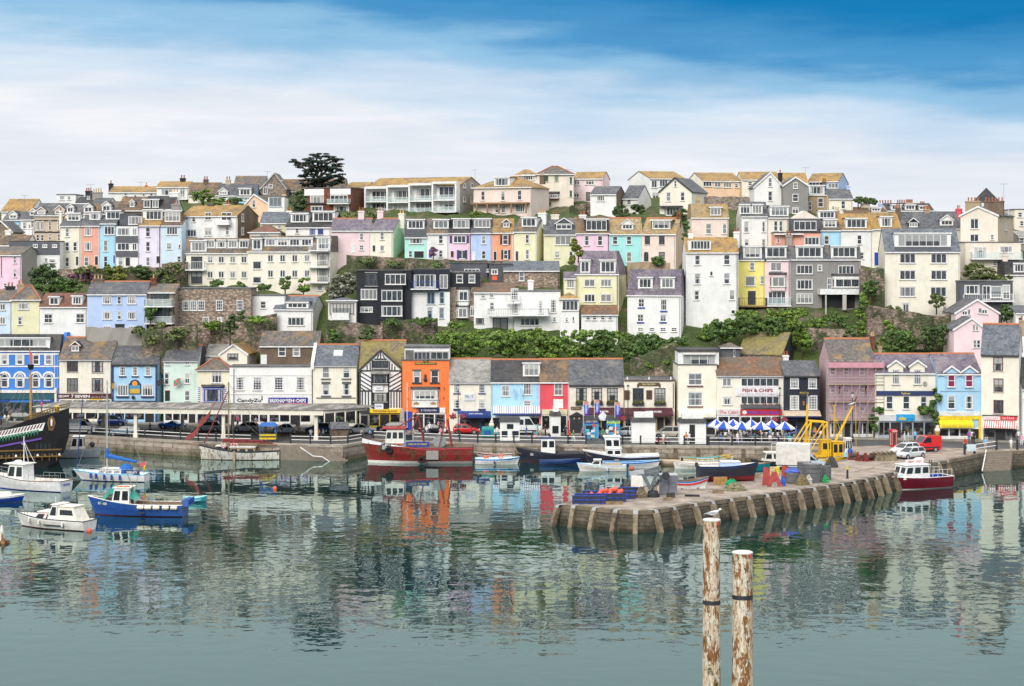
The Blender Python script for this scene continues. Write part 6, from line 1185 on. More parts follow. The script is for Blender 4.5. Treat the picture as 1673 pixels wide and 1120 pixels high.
def car(kind, col, label, px, py, facing=1, turn=0, L=None, extra=None, group=None, zg=GZ+.005):
 p=gpt(px, py, zg); Wd=.86
 t = thing('parked_car' if kind not in ('van', 'boxvan', 'minibus') else 'parked_van', label, 'car' if kind not in ('van', 'boxvan', 'minibus') else 'van', tuple(p), R(turn) + (0 if facing > 0 else math.pi), group)
 bm_, gm=m_car(col), CG(); body=MB()
 def loft(st):
  rows=[]
  for (x, zb, zt, w) in st: rows.append([(x, -w*.9, zb), (x, -w, zb+.18), (x, -w, zt-.16), (x, -w*.90, zt), (x, w*.90, zt), (x, w, zt-.16), (x, w, zb+.18), (x, w*.9, zb)])
  body.grid(rows[::-1], close=True); body.face(rows[0]); body.face(rows[-1][::-1])
 if kind in ('hatch', 'saloon', 'estate', 'mpv', 'suv', 'sports'):
  L, H, bt, x0, r0, r1, x1=dict(hatch=(4.0, 1.46, .92, -1.93, .45, .95, 1.0), saloon=(4.5, 1.42, .90, -1.35, .65, .95, 1.15), estate=(4.6, 1.45, .92, -2.2, .35, .95, 1.1), mpv=(4.5, 1.68, 1.0, -2.15, .3, .95, 1.35), suv=(4.4, 1.72, 1.05, -2.1, .25, .7, 1.0), sports=(4.2, 1.22, .85, -.9, .9, .9, .75))[kind]; a=L/2
  loft([(-a, .45, bt-.22, Wd*.88), (-a+.12, .30, bt-.04, Wd*.96), (-a+.5, .24, bt, Wd), (x1-.2, .22, bt, Wd), (x1+.15, .22, bt-.04, Wd), (a-.45, .24, bt-.16, Wd*.97), (a-.1, .30, bt-.26, Wd*.90), (a, .42, bt-.36, Wd*.80)])
  b0, t0=Wd*.90, Wd*.70
  g=MB().hexa([(x0, -b0, bt-.01), (x1, -b0, bt-.01), (x1, b0, bt-.01), (x0, b0, bt-.01), (x0+r0, -t0, H-.05), (x1-r1, -t0, H-.05), (x1-r1, t0, H-.05), (x0+r0, t0, H-.05)])
  g.build('windows', gm, t)
  body.box(x0+r0-.04, x1-r1+.06, -t0-.02, t0+.02, H-.055, H, 0, .1, .06)
  for s in (-1, 1):
   for xb, xt in ((x0, x0+r0), (x1, x1-r1), ((x0+x1)/2-.25, (x0+r0+x1-r1)/2)):
    q=.05; body.hexa([(xb-q, s*(b0+.012)-.03, bt-.02), (xb+q, s*(b0+.012)-.03, bt-.02), (xb+q, s*(b0+.012)+.03, bt-.02), (xb-q, s*(b0+.012)+.03, bt-.02), (xt-q, s*(t0+.012)-.03, H-.04), (xt+q, s*(t0+.012)-.03, H-.04), (xt+q, s*(t0+.012)+.03, H-.04), (xt-q, s*(t0+.012)+.03, H-.04)])
   MB().box(x1-.35, x1-.15, s*(Wd+.02)-.07, s*(Wd+.02)+.07, bt, bt+.14).build('wing_mirror', bm_, t)
  fz, bz=bt-.36, bt-.28; wx=(a-.82, -a+.75)
 else:
  H = dict(van=2.15, boxvan=1.95, minibus=2.6)[kind]; L = L or dict(van=4.9, boxvan=5.9, minibus=5.6)[kind]; a = L/2; Wd = .95; hood = 1.15 if kind != 'minibus' else 1.35
  pr=[(-a, .35), (a-.08, .35), (a, .75), (a-.12, hood-.1), (a-.85, hood+.1), (a-1.55, H-.05), (a-1.8, H), (-a+.12, H), (-a, H-.15)]
  body.prism([(x, z) for x, z in pr][::-1], 1, -Wd, Wd); g=MB()
  for s in (-1, 1):
   y=s*(Wd+.012); q=[(a-.95, y, hood+.12), (a-1.6, y, H-.18), (a-2.3, y, H-.18), (a-2.3, y, hood+.12)]; g.face(q if s > 0 else q[::-1])
   if kind == 'minibus':
    for k in (0, 1): xx=a-2.5-k*1.4; q=[(xx, y, 1.5), (xx, y, H-.3), (xx-1.2, y, H-.3), (xx-1.2, y, 1.5)]; g.face(q if s > 0 else q[::-1])
  n = Vector((.75, 0, .65)).normalized()*.015; g.face([Vector(v)+n for v in ((a-.88, -Wd+.1, hood+.13), (a-.88, Wd-.1, hood+.13), (a-1.52, Wd-.15, H-.1), (a-1.52, -Wd+.15, H-.1))]); g.build('windows', gm, t)
  if kind == 'boxvan': MB().box(-a-.1, a-1.75, -1.15, 1.15, .65, 3.25).build('cargo_box', PT((.66, .64, .60), .6, 'van_box'), t)
  for s in (-1, 1): MB().box(-a+.3, a-.4, s*(Wd+.015)-.015, s*(Wd+.015)+.015, .55, .72).build('side_strip', BK, t)
  fz, bz=.85, .95; wx=(a-.85, -a+.95)
 body.box(-L/2+.15, L/2-.15, -Wd*.8, Wd*.8, .18, .30, 1)
 body.build('body', [bm_, BK], t)
 wm, rm=wheel_meshes()
 for x in wx:
  for s in (-1, 1):
   m = MB().lathe([(.02, -.006), (.37, -.006), (.37, .006), (.02, .006)], (0, 0, 0), 14); m.v = [(x+xx, s*(Wd+.002)+zz, .33+yy) for xx, yy, zz in m.v]; m.build('wheel_arch', BK, t)
   o = link('wheel', wm, t, (x, s*(Wd-.07), .31)); link('rim', rm, o)
 for s in (-1, 1):
  MB().box(L/2-.16, L/2-.02, s*Wd*.66-.16, s*Wd*.66+.16, fz, fz+.14).build('headlight', PT((.75, .77, .8), .1, 'lamp'), t)
  MB().box(-L/2+.005, -L/2+.14, s*Wd*.75-.1, s*Wd*.75+.1, bz, bz+.22).build('tail_light', PT((.5, .01, .01), .2, 'tail_lamp'), t)
 MB().box(L/2-.02, L/2+.03, -.26, .26, .42, .53).build('number_plate', m_wht, t); MB().box(-L/2-.03, -L/2+.02, -.26, .26, .5, .61).build('number_plate', PT((.75, .6, .05)), t)
 if extra: extra(t, L, Wd)
 return t
def van_sign(t, L, W):
 text_mb('Pellissimo', 2.0, .22, -.9, -W-.02, 1.85, .01).build('lettering', PT((.15, .2, .4)), t); text_mb('ice creams', 1.5, .14, -.6, -W-.02, 1.3, .0).build('lettering', PT((.35, .4, .5)), t)
def police(t, L, W):
 MB().box(-.3, .3, -.6, .6, 1.46, 1.58).build('light_bar', PT((.02, .15, .7)), t)
 m=MB()
 for i in range(6): m.box(-1.7+i*.6, -1.4+i*.6, -W-.02, -W-.004, .5, .8)
 m.build('chequer_band', PT((.02, .1, .5)), t)
for a in (('estate', 'green', 'dark green estate car parked behind the pirate ship stern', 42, 687.5, 1), ('hatch', 'white', 'white car half hidden behind the pirate ship lantern', 104, 686.5, 1), ('mpv', 'dblue', 'dark blue people carrier parked beneath the canopy', 184, 694.5, 1), ('sports', 'blue', 'bright blue open sports car beneath the canopy', 282, 699.5, 1),
  ('estate', 'steel', 'steel blue estate car behind the quay railing', 203, 711, -1), ('hatch', 'silver', 'silver hatchback facing left under the canopy, next to the cream column', 340, 703.5, -1), ('hatch', 'silver', 'silver grey hatchback parked below the candy sign', 401, 704.2, -1), ('saloon', 'lblue', 'pale blue saloon parked in front of the fish and chip shop', 466, 707, -1), ('hatch', 'dblue', 'dark blue hatchback at the right end of the canopy', 520, 706, -1),
  ('saloon', 'silver', 'long silver saloon in front of the timbered arcade', 590, 707.3, 1), ('estate', 'black', 'black estate car in front of the yellow arcade sign', 639, 704, -1), ('saloon', 'black', 'black saloon parked before the orange restaurant', 708, 707, 1), ('hatch', 'red', 'bright red hatchback behind the railing by No 15', 762, 708, 1),
  ('mpv', 'champ', 'champagne people carrier between the two white kiosks', 1091, 714.6, -1), ('hatch', 'white', 'white hatchback partly hidden behind the windowless kiosk', 1020, 712, -1), ('saloon', 'dblue', 'dark blue car parked right of the cafe parasols', 1312, 713, -1), ('saloon', 'black', 'dark saloon behind the cafe parasols', 1236, 710, 1)):
 car(*a)
car('van', 'white', 'white panel van with faint blue lettering on the quay', 130, 707.8, 1, L=5.1, extra=van_sign)
car('minibus', 'white', 'white minibus parked outside the striped awning', 852, 709, 1)
car('hatch', 'hivis', 'fluorescent yellow patrol car with blue chequers', 914, 706, -1, extra=police)
car('van', 'white', 'white van parked behind the parasols', 1228, 706.5, 1, L=4.6)
car('van', 'red', 'red van parked beside the phone box', 1512, 737, -1, 18, L=3.9)
car('estate', 'white', 'white estate car behind the silver one on the apron', 1478, 740.8, -1, 38, zg=GZ)
car('estate', 'silver', 'silver estate car parked on the apron by the slipway rails', 1487, 748, -1, 38, zg=GZ)
car('boxvan', 'lblue', 'box lorry with cream body and pale blue cab on the jetty', 1309, 766.5, 1, -14, zg=GZ)
# ================================================================== people
def person_meshes():
 J=dict(pel=(0, 0, .95, .15), spi=(0, 0, 1.18, .135), che=(0, 0, 1.37, .15), nec=(0, .01, 1.49, .055), hea=(0, -.01, 1.58, .085), top=(0, -.01, 1.70, .075))
 def side(s, d): return {k+s[0]: (v[0]*s[1], v[1], v[2], v[3]) for k, v in d.items()}
 base=dict(sho=(.17, 0, 1.41, .065), elb=(.25, .03, 1.13, .048), wri=(.25, -.08, .90, .036), han=(.245, -.11, .81, .032), hip=(.09, 0, .90, .105), kne=(.10, -.02, .50, .072), ank=(.10, .03, .09, .048), toe=(.11, -.15, .04, .036))
 poses={}
 poses['standing'] = {**J, **side(('L', 1), base), **side(('R', -1), base)}
 w=dict(base); l=dict(w, kne=(.09, -.16, .52, .072), ank=(.09, -.20, .09, .048), toe=(.09, -.38, .06, .036), elb=(.25, .12, 1.15, .048), wri=(.24, .12, .9, .036), han=(.23, .10, .82, .032)); r=dict(w, kne=(.09, -.02, .50, .072), ank=(.09, .26, .14, .048), toe=(.09, .14, .04, .036), elb=(.25, -.08, 1.15, .048), wri=(.23, -.24, .98, .036), han=(.22, -.29, .92, .032))
 poses['walking'] = {**J, **side(('L', 1), l), **side(('R', -1), r)}
 js={k: (x, y, z-.45, q) for k, (x, y, z, q) in J.items()}; s_=dict(sho=(.17, 0, .96, .065), elb=(.24, -.06, .70, .048), wri=(.16, -.28, .64, .036), han=(.12, -.34, .64, .032), hip=(.09, -.02, .47, .11), kne=(.13, -.44, .48, .075), ank=(.13, -.44, .09, .048), toe=(.13, -.60, .04, .036))
 poses['sitting'] = {**js, **side(('L', 1), s_), **side(('R', -1), s_)}
 jb=dict(J); jb.update(spi=(0, -.12, 1.14, .14), che=(0, -.30, 1.24, .15), nec=(0, -.42, 1.28, .055), hea=(0, -.50, 1.30, .085), top=(0, -.60, 1.34, .075)); b_=dict(base, sho=(.17, -.32, 1.25, .065), elb=(.22, -.42, .98, .048), wri=(.16, -.55, .80, .036), han=(.13, -.60, .74, .032))
 poses['bending'] = {**jb, **side(('L', 1), b_), **side(('R', -1), b_)}
 E = [('pel', 'spi', 1), ('spi', 'che', 1), ('che', 'nec', 1), ('nec', 'hea', 0), ('hea', 'top', 0)]
 for s in 'LR': E += [('che', 'sho'+s, 1), ('sho'+s, 'elb'+s, 1), ('elb'+s, 'wri'+s, 0), ('wri'+s, 'han'+s, 0), ('pel', 'hip'+s, 2), ('hip'+s, 'kne'+s, 2), ('kne'+s, 'ank'+s, 2), ('ank'+s, 'toe'+s, 3)]
 out = {}; dummy = [PT('grey')]*4
 for nm, P in poses.items():
  ks = list(P); me = bpy.data.meshes.new('person'); me.from_pydata([P[k][:3] for k in ks], [(ks.index(a), ks.index(b)) for a, b, _ in E], [])
  o = bpy.data.objects.new('tmp', me); COL.objects.link(o); md = o.modifiers.new('s', 'SKIN'); md.use_smooth_shade = True
  for i, k in enumerate(ks): me.skin_vertices[0].data[i].radius = (P[k][3], P[k][3]*(.72 if k in ('pel', 'spi', 'che') else 1)); me.skin_vertices[0].data[i].use_root = (k == 'pel')
  sb = o.modifiers.new('u', 'SUBSURF'); sb.levels = 1
  bpy.context.view_layer.update(); dg = bpy.context.evaluated_depsgraph_get(); m2 = bpy.data.meshes.new_from_object(o.evaluated_get(dg)); bpy.data.objects.remove(o); m2.name = 'person_'+nm
  m2.materials.clear()
  for i in range(4): m2.materials.append(PT('grey'))
  for f in m2.polygons:
   c=f.center; best=(9, 0)
   for a, b, mt in E:
    A, B=Vector(P[a][:3]), Vector(P[b][:3]); d=B-A; t=max(0, min(1, (c-A).dot(d)/d.dot(d))); q=(c-A-d*t).length-(P[a][3]*(1-t)+P[b][3]*t)*.9
    if q < best[0]: best=(q, mt)
   f.material_index=best[1]
  h = Vector(P['top'][:3]); mb = MB(); n = 10; rows = []
  for j in range(5):
   a=.15+j*.37; rows.append([(h.x+.105*math.sin(a)*math.cos(2*math.pi*i/n), h.y+.015+.115*math.sin(a)*math.sin(2*math.pi*i/n), h.z-.03+.105*math.cos(a)-(.05*math.sin(2*math.pi*i/n) if j == 4 else 0)) for i in range(n)])
  mb.grid(rows, close=True); mb.face(rows[0][::-1]); out[nm] = (m2, mb.mesh('hair', PT('grey')))
 return out
PM=person_meshes()
PC=dict(white=(.75, .75, .75), red=(.55, .03, .03), blue=(.03, .14, .5), skyblue=(.25, .50, .75), black=(.015, .015, .018), grey=(.2, .2, .2), pink=(.75, .30, .42), magenta=(.75, .08, .30), turquoise=(.03, .50, .55), green=(.03, .28, .10), navy=(.02, .03, .09), beige=(.5, .42, .30), orange=(.75, .22, .05), purple=(.28, .10, .38), lilac=(.55, .42, .65), yellow=(.75, .65, .08), cream=(.68, .63, .5), denim=(.08, .13, .25), brown=(.12, .07, .04), khaki=(.22, .20, .12), lime=(.5, .75, .05))
HAIR=dict(b=(.05, .03, .018), k=(.012, .01, .009), f=(.42, .28, .10), w=(.62, .62, .60), h=(.72, .70, .66))
def person(px, py, pose, top, bot, place, hair='b', face=None, z=GZ, sc=1.0, extra=''):
 rr=random.Random(int(px*7+py)); p=gpt(px, py, z); me, hm=PM[pose]; p.z += .005
 o = link('person', me, None, tuple(p), face if face is not None else rr.uniform(-1.2, 1.2)); o.scale = (sc*rr.uniform(.95, 1.05),)*3
 sk=PT([(.52, .30, .21), (.58, .36, .26), (.45, .26, .18)][rr.randrange(3)], .6)
 for i, m in enumerate((sk, PT(PC[top], .8, 'cloth_'+top), PT(PC[bot], .8, 'cloth_'+bot), PT('black'))):
  o.material_slots[i].link = 'OBJECT'; o.material_slots[i].material = m
 h = link('hair', hm, o); h.material_slots[0].link = 'OBJECT'; h.material_slots[0].material = PT(HAIR[hair], .7, 'hair_'+hair)
 tag(o, 'person %s in %s top and %s %s%s' % (pose, top, bot, place, extra), 'person', 'people on the harbour side')
 return o
PEOPLE = [l.split('|') for l in '''8 689 s white beige|in front of the blue hotel
14 689 s cream beige|in front of the blue hotel
2 690 s blue navy|in front of the blue hotel
16 678 t white denim|by the blue hotel door|w
132 687 w white black|by the maroon shop front
172 707 s beige khaki|beside the white van
286 707 t blue black|by the canopy railing
292 690 t skyblue navy|below the mint house
297 690 t red navy|below the mint house
245 710 w navy black|under the canopy
380 697 w pink white|below the candy sign
388 697 t magenta black|below the candy sign
418 699 t white red|below the candy sign
434 703 t red grey|outside the fish and chip shop
451 715 t black navy|by the blue ticket booth
460 714 t black black|by the blue ticket booth
484 712 t beige brown|on the quay under the canopy|k
508 714 s white skyblue|on the quay under the canopy
521 714 s orange denim|on the quay under the canopy
528 714 s skyblue denim|on the quay under the canopy
566 696 w cream grey|near the silver saloon
584 694 t white black|near the silver saloon
591 714 s beige denim|at the quay corner railing
604 714 s skyblue black|at the quay corner railing
617 697 w white pink|in the yellow arcade entrance
697 709 s white grey|behind the red trawler|h
702 709 t white navy|behind the red trawler|h
716 706 w pink lilac|outside the orange restaurant
720 711 s pink white|behind the red trawler
727 711 s white red|behind the red trawler
812 716 t white turquoise|by the teal bin
860 714 t blue denim|beside the minibus
879 711 w turquoise grey|outside the raspberry red shop
882 713 t white beige|outside the raspberry red shop
891 711 t black black|outside the raspberry red shop
877 716 s turquoise pink|on the railing by the tall sign|f
897 717 t white black|near the patrol car|k
924 714 w navy black|near the patrol car
931 722 t red black|at the railing below the dark porch
937 722 w green white|at the railing below the dark porch|f
952 717 t grey black|beside the blue booth
985 719 t green navy|between the two blue booths
992 718 w white denim|between the two blue booths
981 715 t black grey|between the two blue booths|f
1004 719 w red white|at the door of the second blue booth
1087 702 t white cream|outside the maroon awning
1084 727 t white beige|beside the red scooter|h
1091 724 s grey navy|on the railing near the kiosks
1121 725.5 t orange black|in the open kiosk doorway
1126 725 w white navy|in the open kiosk doorway
1130 724 t navy denim|in the open kiosk doorway|k
1176 717 t beige brown|under the left parasols
1181 719 s khaki black|under the left parasols
1177 722.5 s blue navy|at the cafe rail
1189 720 s white grey|at the cafe rail|h
1194 725 t grey beige|standing at the cafe rail|f
1198 721 s white black|at the middle cafe tables|w
1204 720 s skyblue black|at the middle cafe tables
1205 725 w white lilac|standing at the cafe rail|f
1213 719 s cream khaki|at the middle cafe tables
1219 720 s grey denim|at the middle cafe tables|h
1226 719 s white navy|at the middle cafe tables
1233 720 s skyblue navy|at the right cafe tables
1241 720 s grey black|at the right cafe tables
1247 719.5 s white beige|at the right cafe tables
1255 719 s lilac white|at the right cafe tables
1258 723 s white khaki|at the cafe rail
1266 719 s beige denim|at the right cafe tables
1273 722 s lilac purple|at the cafe rail|f
1284 719 s skyblue white|at the right cafe tables
1290 723 s turquoise white|at the cafe rail|f
1293 713 t pink black|beside the last parasol|f
1301 714 t blue khaki|beside the last parasol
1318 720 w white lilac|behind the yellow trawler
1332 716 t orange navy|behind the yellow trawler
1341 716 s white denim|behind the yellow trawler
1205 701 t white navy|outside the fish restaurant|w
1254 701 t beige denim|outside the fish restaurant|w
1411 711 t lime navy|in the scaffolded shop doorway
1473 722 t navy beige|outside the ivy shop
1478 724 w white white|outside the ivy shop|f
1484 723 t white cream|outside the ivy shop|k
1495 722 w skyblue navy|outside the ivy shop
1503 735 t black navy|beside the red van
1577 735 t red navy|at the right hand railing|f
1583 722 t purple denim|outside the ice cream window|f
1588 722 t white black|outside the ice cream window|k
1591 724 t navy black|outside the ice cream window
1610 736 t skyblue beige|near the top of the steps|w
1613 733 w beige grey|near the top of the steps
1652 735 w white cream|walking past the steps|w
1669 728 t pink white|at the right end of the pavement|f
1664 722 t white denim|at the right end of the pavement'''.split('\n')]
for l in PEOPLE:
 a = l[0].split(); person(float(a[0]), float(a[1]), dict(s='sitting', t='standing', w='walking')[a[2]], a[3], a[4], l[1], l[2] if len(l) > 2 else 'bk'[int(float(a[0])) % 2], z=GZ+.004)
EX = ['navy', 'white', 'skyblue', 'grey', 'red', 'cream', 'pink', 'black', 'green', 'beige', 'lilac', 'blue']
for i, (px, py, q, pl) in enumerate([(1172+i*8.6, 715.5+(i*37 % 5)*.9, 'sitting', 'behind the cafe tables') for i in range(13)]+[(640+i*19+(i*53 % 11), 699.5+(i % 3), 'walking standing'.split()[i % 2], 'on the pavement before the orange and cream shops') for i in range(9)]+[(1000+i*23, 703+(i % 2), 'standing walking'.split()[i % 2], 'on the pavement before the maroon awnings') for i in range(6)]+[(1330+i*21, 713-(i % 3), 'walking standing'.split()[i % 2], 'on the pavement near the scaffolding') for i in range(5)]):
 person(px, py, q, EX[i*5 % 12], ['denim', 'black', 'khaki', 'navy', 'white'][i % 5], pl, 'bkfw'[i % 4])
person(1222, 785.5, 'bending', 'black', 'khaki', 'working beside the navy boat on the jetty', 'k', face=-1.2, sc=1.08)
for x, lab in ((1414, 'left'), (1432, 'right')):
 o = person(x, 735, 'standing', 'black', 'brown', 'on the lower scaffold deck', 'k', extra=', '+lab+' one of two'); o.location = wpt(1414 if lab == 'left' else 1371, 647, Yf(1400)-1.0)
# ================================================================== street furniture and jetty gear
def umbrella(px, py, label, r=1.55):
 p = gpt(px, py); t = thing('parasol', label, 'parasol', tuple(p), random.uniform(0, .7), 'blue and white cafe parasols'); n = 8; mb = MB(); q = [(r*math.cos(2*math.pi*i/n), r*math.sin(2*math.pi*i/n)) for i in range(n)]
 for i in range(n):
  a, b=q[i], q[(i+1) % n]; m=i % 2; ap=(0, 0, 3.05); mb.face([(a[0], a[1], 2.12), (b[0], b[1], 2.12), ap], m); mb.face([(a[0], a[1], 1.94), (b[0], b[1], 1.94), (b[0], b[1], 2.12), (a[0], a[1], 2.12)], m)
 mb.build('canopy', [PT((.74, .75, .78), .8, 'parasol_white'), PT((.02, .08, .50), .8, 'parasol_blue')], t); MB().tube((0, 0, 0), (0, 0, 3.1), .035).build('pole', m_wht, t); MB().lathe([(.3, 0), (.28, .1), (.05, .12)], n=10).build('base', BK, t)
for px, py, l in ((1170, 718.5, 'leftmost blue and white parasol, back row of the cafe'), (1183, 721.5, 'second blue and white parasol, nearest the rail on the left'), (1198, 718.5, 'third parasol from the left, back row of the cafe'), (1212, 722.5, 'fourth parasol from the left, front row over the rail'), (1227, 719, 'fifth parasol from the left, in the middle of the back row'), (1244, 722.5, 'sixth parasol from the left, front row before the red sign'), (1261, 720, 'seventh parasol from the left, back row by hanging baskets'), (1282, 722.5, 'rightmost blue and white parasol beside the yellow trawler mast')): umbrella(px, py, l)
for i, (px, py) in enumerate(((1180, 720), (1194, 721.5), (1210, 721), (1228, 721), (1245, 721), (1262, 721.5), (1280, 721.5))):
 t = thing('cafe_table', 'small round white cafe table among the seated customers', 'table', tuple(gpt(px, py)), 0, 'cafe tables under the parasols'); MB().lathe([(.5, .70), (.5, .74)], n=12).build('table_top', m_wht, t); MB().lathe([(.25, 0), (.05, .06), (.04, .7)], n=8).build('leg', SL, t)
def kiosk(px0, px1, py, h, label, n='kiosk', col='white', dep=2.6, roofbox=True, door=None, win=None):
 a, b = gpt(px0, py), gpt(px1, py); W = b.x-a.x; t = thing(n, label, 'kiosk', tuple(a)); m = MB().box(0, W, 0, dep, 0, h); m.build('wall', MW(col), t); MB().hexa([(-.15, -.25, h), (W+.15, -.25, h), (W+.15, dep+.2, h), (-.15, dep+.2, h), (.05, .15, h+.55), (W-.05, .15, h+.55), (W-.05, dep-.1, h+.55), (.05, dep-.1, h+.55)]).build('roof', MR('dark'), t)
 if roofbox: MB().box(.4, W-.3, .5, dep-.4, h+.552, h+1.25).build('roof_box', m_wht, t)
 if door: MB().box(W*door[0], W*door[1], -.03, 0, .05, h-.25).build('doorway', m_dark(), t)
 for i, (x0, x1, z0, z1) in enumerate(win or ()): MB().box(W*x0, W*x1, -.05, 0, z0, z1).build('window', CG(), t)
 return t
kiosk(1032.5, 1071, 723, 3.0, 'windowless white kiosk with dark roof and white box on top'); k = kiosk(1110.5, 1153.5, 725, 3.0, 'white kiosk with its doorway open, before the fudge shop', door=(.37, .58))
kiosk(817, 849, 719.5, 2.75, 'white kiosk with dark windows before the striped awning', win=((.08, .38, .5, 1.4), (.62, .95, .5, 1.4), (.35, .68, 1.7, 2.4)), roofbox=False); kiosk(899, 916, 712, 3.0, 'small white kiosk with pale sign box near the patrol car', dep=2, win=((.2, .8, .4, 1.5),))
for a, b, lab, c2 in ((955.5, 978, 'blue booth with picture boards under three feather flags', (.75, .6, .1)), (991.5, 1013, 'bright blue boat trip booth with a yellow green sign', (.5, .7, .1))):
 t = kiosk(a, b, 716, 2.7, lab, 'ticket_booth', (.06, .34, .62), 1.8, False); W = gpt(b, 716).x-gpt(a, 716).x; MB().box(.0, W, -.12, -.002, 2.2, 2.85).build('sign', PT((.02, .08, .4) if a < 980 else c2), t); text_mb('BOAT TRIPS', W*.8, .3, W/2, -.14, 2.52, .02).build('lettering', PT(c2 if a < 980 else (.02, .2, .6)), t)
 MB().box(.15, W*.55, -.05, -.001, 1.0, 1.9).build('hatch', m_dark(), t); rr = random.Random(int(a))
 for i in range(7): x = rr.uniform(.1, W-.7); z = rr.uniform(.1, 1.8); MB().box(x, x+.55, -.06-.01*i, -.052, z, z+.4).build('picture_board', PT([(.7, .72, .75), (.05, .3, .6), (.6, .1, .08), (.1, .5, .65), (.75, .7, .5)][i % 5]), t)
t = thing('gazebo', 'small white pointed gazebo between the two blue booths', 'gazebo', tuple(gpt(985, 713))); MB().lathe([(1.5, 2.5), (.7, 3.0), (.05, 3.7)], n=4).build('canopy', PT('white', .7), t)
for x in (-1, 1):
 for y in (-1, 1): MB().tube((x, y, 0), (x, y, 2.5), .04).build('leg', m_wht, t)
for px, top, lab in ((953, 655, 'blue feather flag left of the dark porch'), (971, 652.5, 'blue feather flag before the left maroon awning, tilted'), (1004.5, 656.5, 'blue feather flag nearest the lamp post')):
 p = gpt(px, 716); h = HC-(top-YH)*p.y/F-GZ; t = thing('feather_flag', lab, 'flag', tuple(p), 0, 'feather flags by the booths'); MB().tube((0, 0, 0), (.0, 0, h), .035).build('pole', m_wht, t); b = MB(); n = 8
 for i in range(n): z0, z1=h-2.1*i/n, h-2.1*(i+1)/n; b.face([(.03+.02*i, .02*math.sin(i), z1), (.72+.02*i, .1*math.sin(i+1), z1), (.70+.02*i, .1*math.sin(i), z0), (.02*i, .02*math.sin(i), z0)], 1 if i < 2 else 2 if i > 6 else 0)
 b.build('banner', [PT((.05, .10, .55)), PT((.6, .32, .30)), PT((.12, .03, .40))], t); text_mb('OPEN', 1.1, .35, 0, 0, 0, .02); l = text_mb('HARBOUR', 1.3, .28, 0, 0, 0, .02); l.v = [(.42+z, -.12, h-1.15+x) for x, y, z in l.v]; l.build('lettering', m_wht, t)
def lamp(px, py, top, lab, basket=None):
 p = gpt(px, py); h = HC-(top-YH)*p.y/F-GZ; t = thing('street_lamp', lab, 'street lamp', tuple(p)); MB().lathe([(.16, 0), (.14, .8), (.07, .9), (.055, h-.9), (.09, h-.85), (.05, h-.8)], n=8).build('post', BK, t); MB().lathe([(.10, h-.78), (.22, h-.25)], n=6).build('lantern', PT((.7, .7, .6), .2), t); MB().lathe([(.26, h-.25), (.10, h-.05), (.02, h)], n=6).build('lantern_cap', BK, t); MB().tube((-.5, 0, h-1.2), (.5, 0, h-1.2), .03).build('ladder_bar', BK, t)
 if basket:
  z = HC-(basket-YH)*p.y/F-GZ; MB().tube((-.9, 0, z+.5), (.9, 0, z+.5), .03).build('bracket', BK, t)
  for s in (-1, 1):
   o = LB('hanging_basket', [((0, 0, 0), (.55, .5, .38))], 130, .16, LF((.22, .02, .04), (.40, .05, .08), 'geranium'), 5); b = link('hanging_basket', o, t, (s*.72, 0, z))
def LB(name, clumps, per, size, mat, seed=1, up=.35, core=0):
 r=random.Random(seed); mb=MB()
 if core:
  for (c, q) in clumps[::2]: mb.ball(c, min(q)*.55, 6)
 v=mb.v; f=mb.f; tint=[.05]*len(f)
 for (c, rad) in clumps:
  ct=r.uniform(-.2, .2)
  for _ in range(per):
   while True:
    d=Vector((r.uniform(-1, 1), r.uniform(-1, 1), r.uniform(-1, 1)))
    if .01 < d.length < 1: break
   d=d.normalized()*(r.uniform(.35, 1.15)); p=Vector((c[0]+d.x*rad[0], c[1]+d.y*rad[1], c[2]+d.z*rad[2])); n=(d+Vector((r.uniform(-.7, .7), r.uniform(-.7, .7), r.uniform(-.2, .9)))).normalized(); a=n.orthogonal().normalized(); a.rotate(Matrix.Rotation(r.uniform(0, 6.28), 3, n)); b=n.cross(a); s=size*r.uniform(.6, 1.35); i=len(v)
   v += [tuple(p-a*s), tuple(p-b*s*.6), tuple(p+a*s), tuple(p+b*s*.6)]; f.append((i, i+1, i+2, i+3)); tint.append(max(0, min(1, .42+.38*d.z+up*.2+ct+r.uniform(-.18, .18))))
 me = bpy.data.meshes.new(name); me.from_pydata(v, [], f); at = me.attributes.new('tint', 'FLOAT', 'FACE'); at.data.foreach_set('value', tint); me.materials.append(mat); return me
for a in ((748.5, 713, 627, 'black street lamp with red flower baskets before No 15', 680), (1026, 716, 628, 'black street lamp with red flower baskets before the maroon awning', 684), (1274, 716, 632, 'black street lamp with red flower baskets before the fish restaurant', 686), (1168.5, 709, 658, 'black street lamp between the fudge shop and the cabin'), (1393, 722, 640, 'tall dark lamp post by the scaffolded house'), (1.5, 694, 610, 'dark lamp post at the far left in front of the blue hotel')): lamp(*a)
for h, x, y, w in FLOWERBOXES:
 u = h.U(h.X(x)); W = w*h.k(); z = h.Z(y, u, 0); col = ((.35, .04, .05), (.65, .12, .25), 'bedding') if w > 200 else ((.14, .12, .03), (.42, .14, .03), 'marigold')
 for (c, nm) in (((.05, .12, .02), 'g'), (0, 'f')):
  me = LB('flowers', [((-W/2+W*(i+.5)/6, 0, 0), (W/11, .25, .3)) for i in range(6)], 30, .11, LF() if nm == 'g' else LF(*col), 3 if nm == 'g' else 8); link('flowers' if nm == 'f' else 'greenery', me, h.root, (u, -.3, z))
t = thing('phone_box', 'red telephone box at the kerb beside the red van', 'phone box', tuple(gpt(1459.5, 729)), R(12)); rd = PT((.55, .018, .012), .35, 'phone_box_red')
m=MB().box(-.45, .45, -.45, .45, 0, .25);
for x in (-.45, .33):
 for y in (-.45, .33): m.box(x, x+.12, y, y+.12, .25, 2.05)
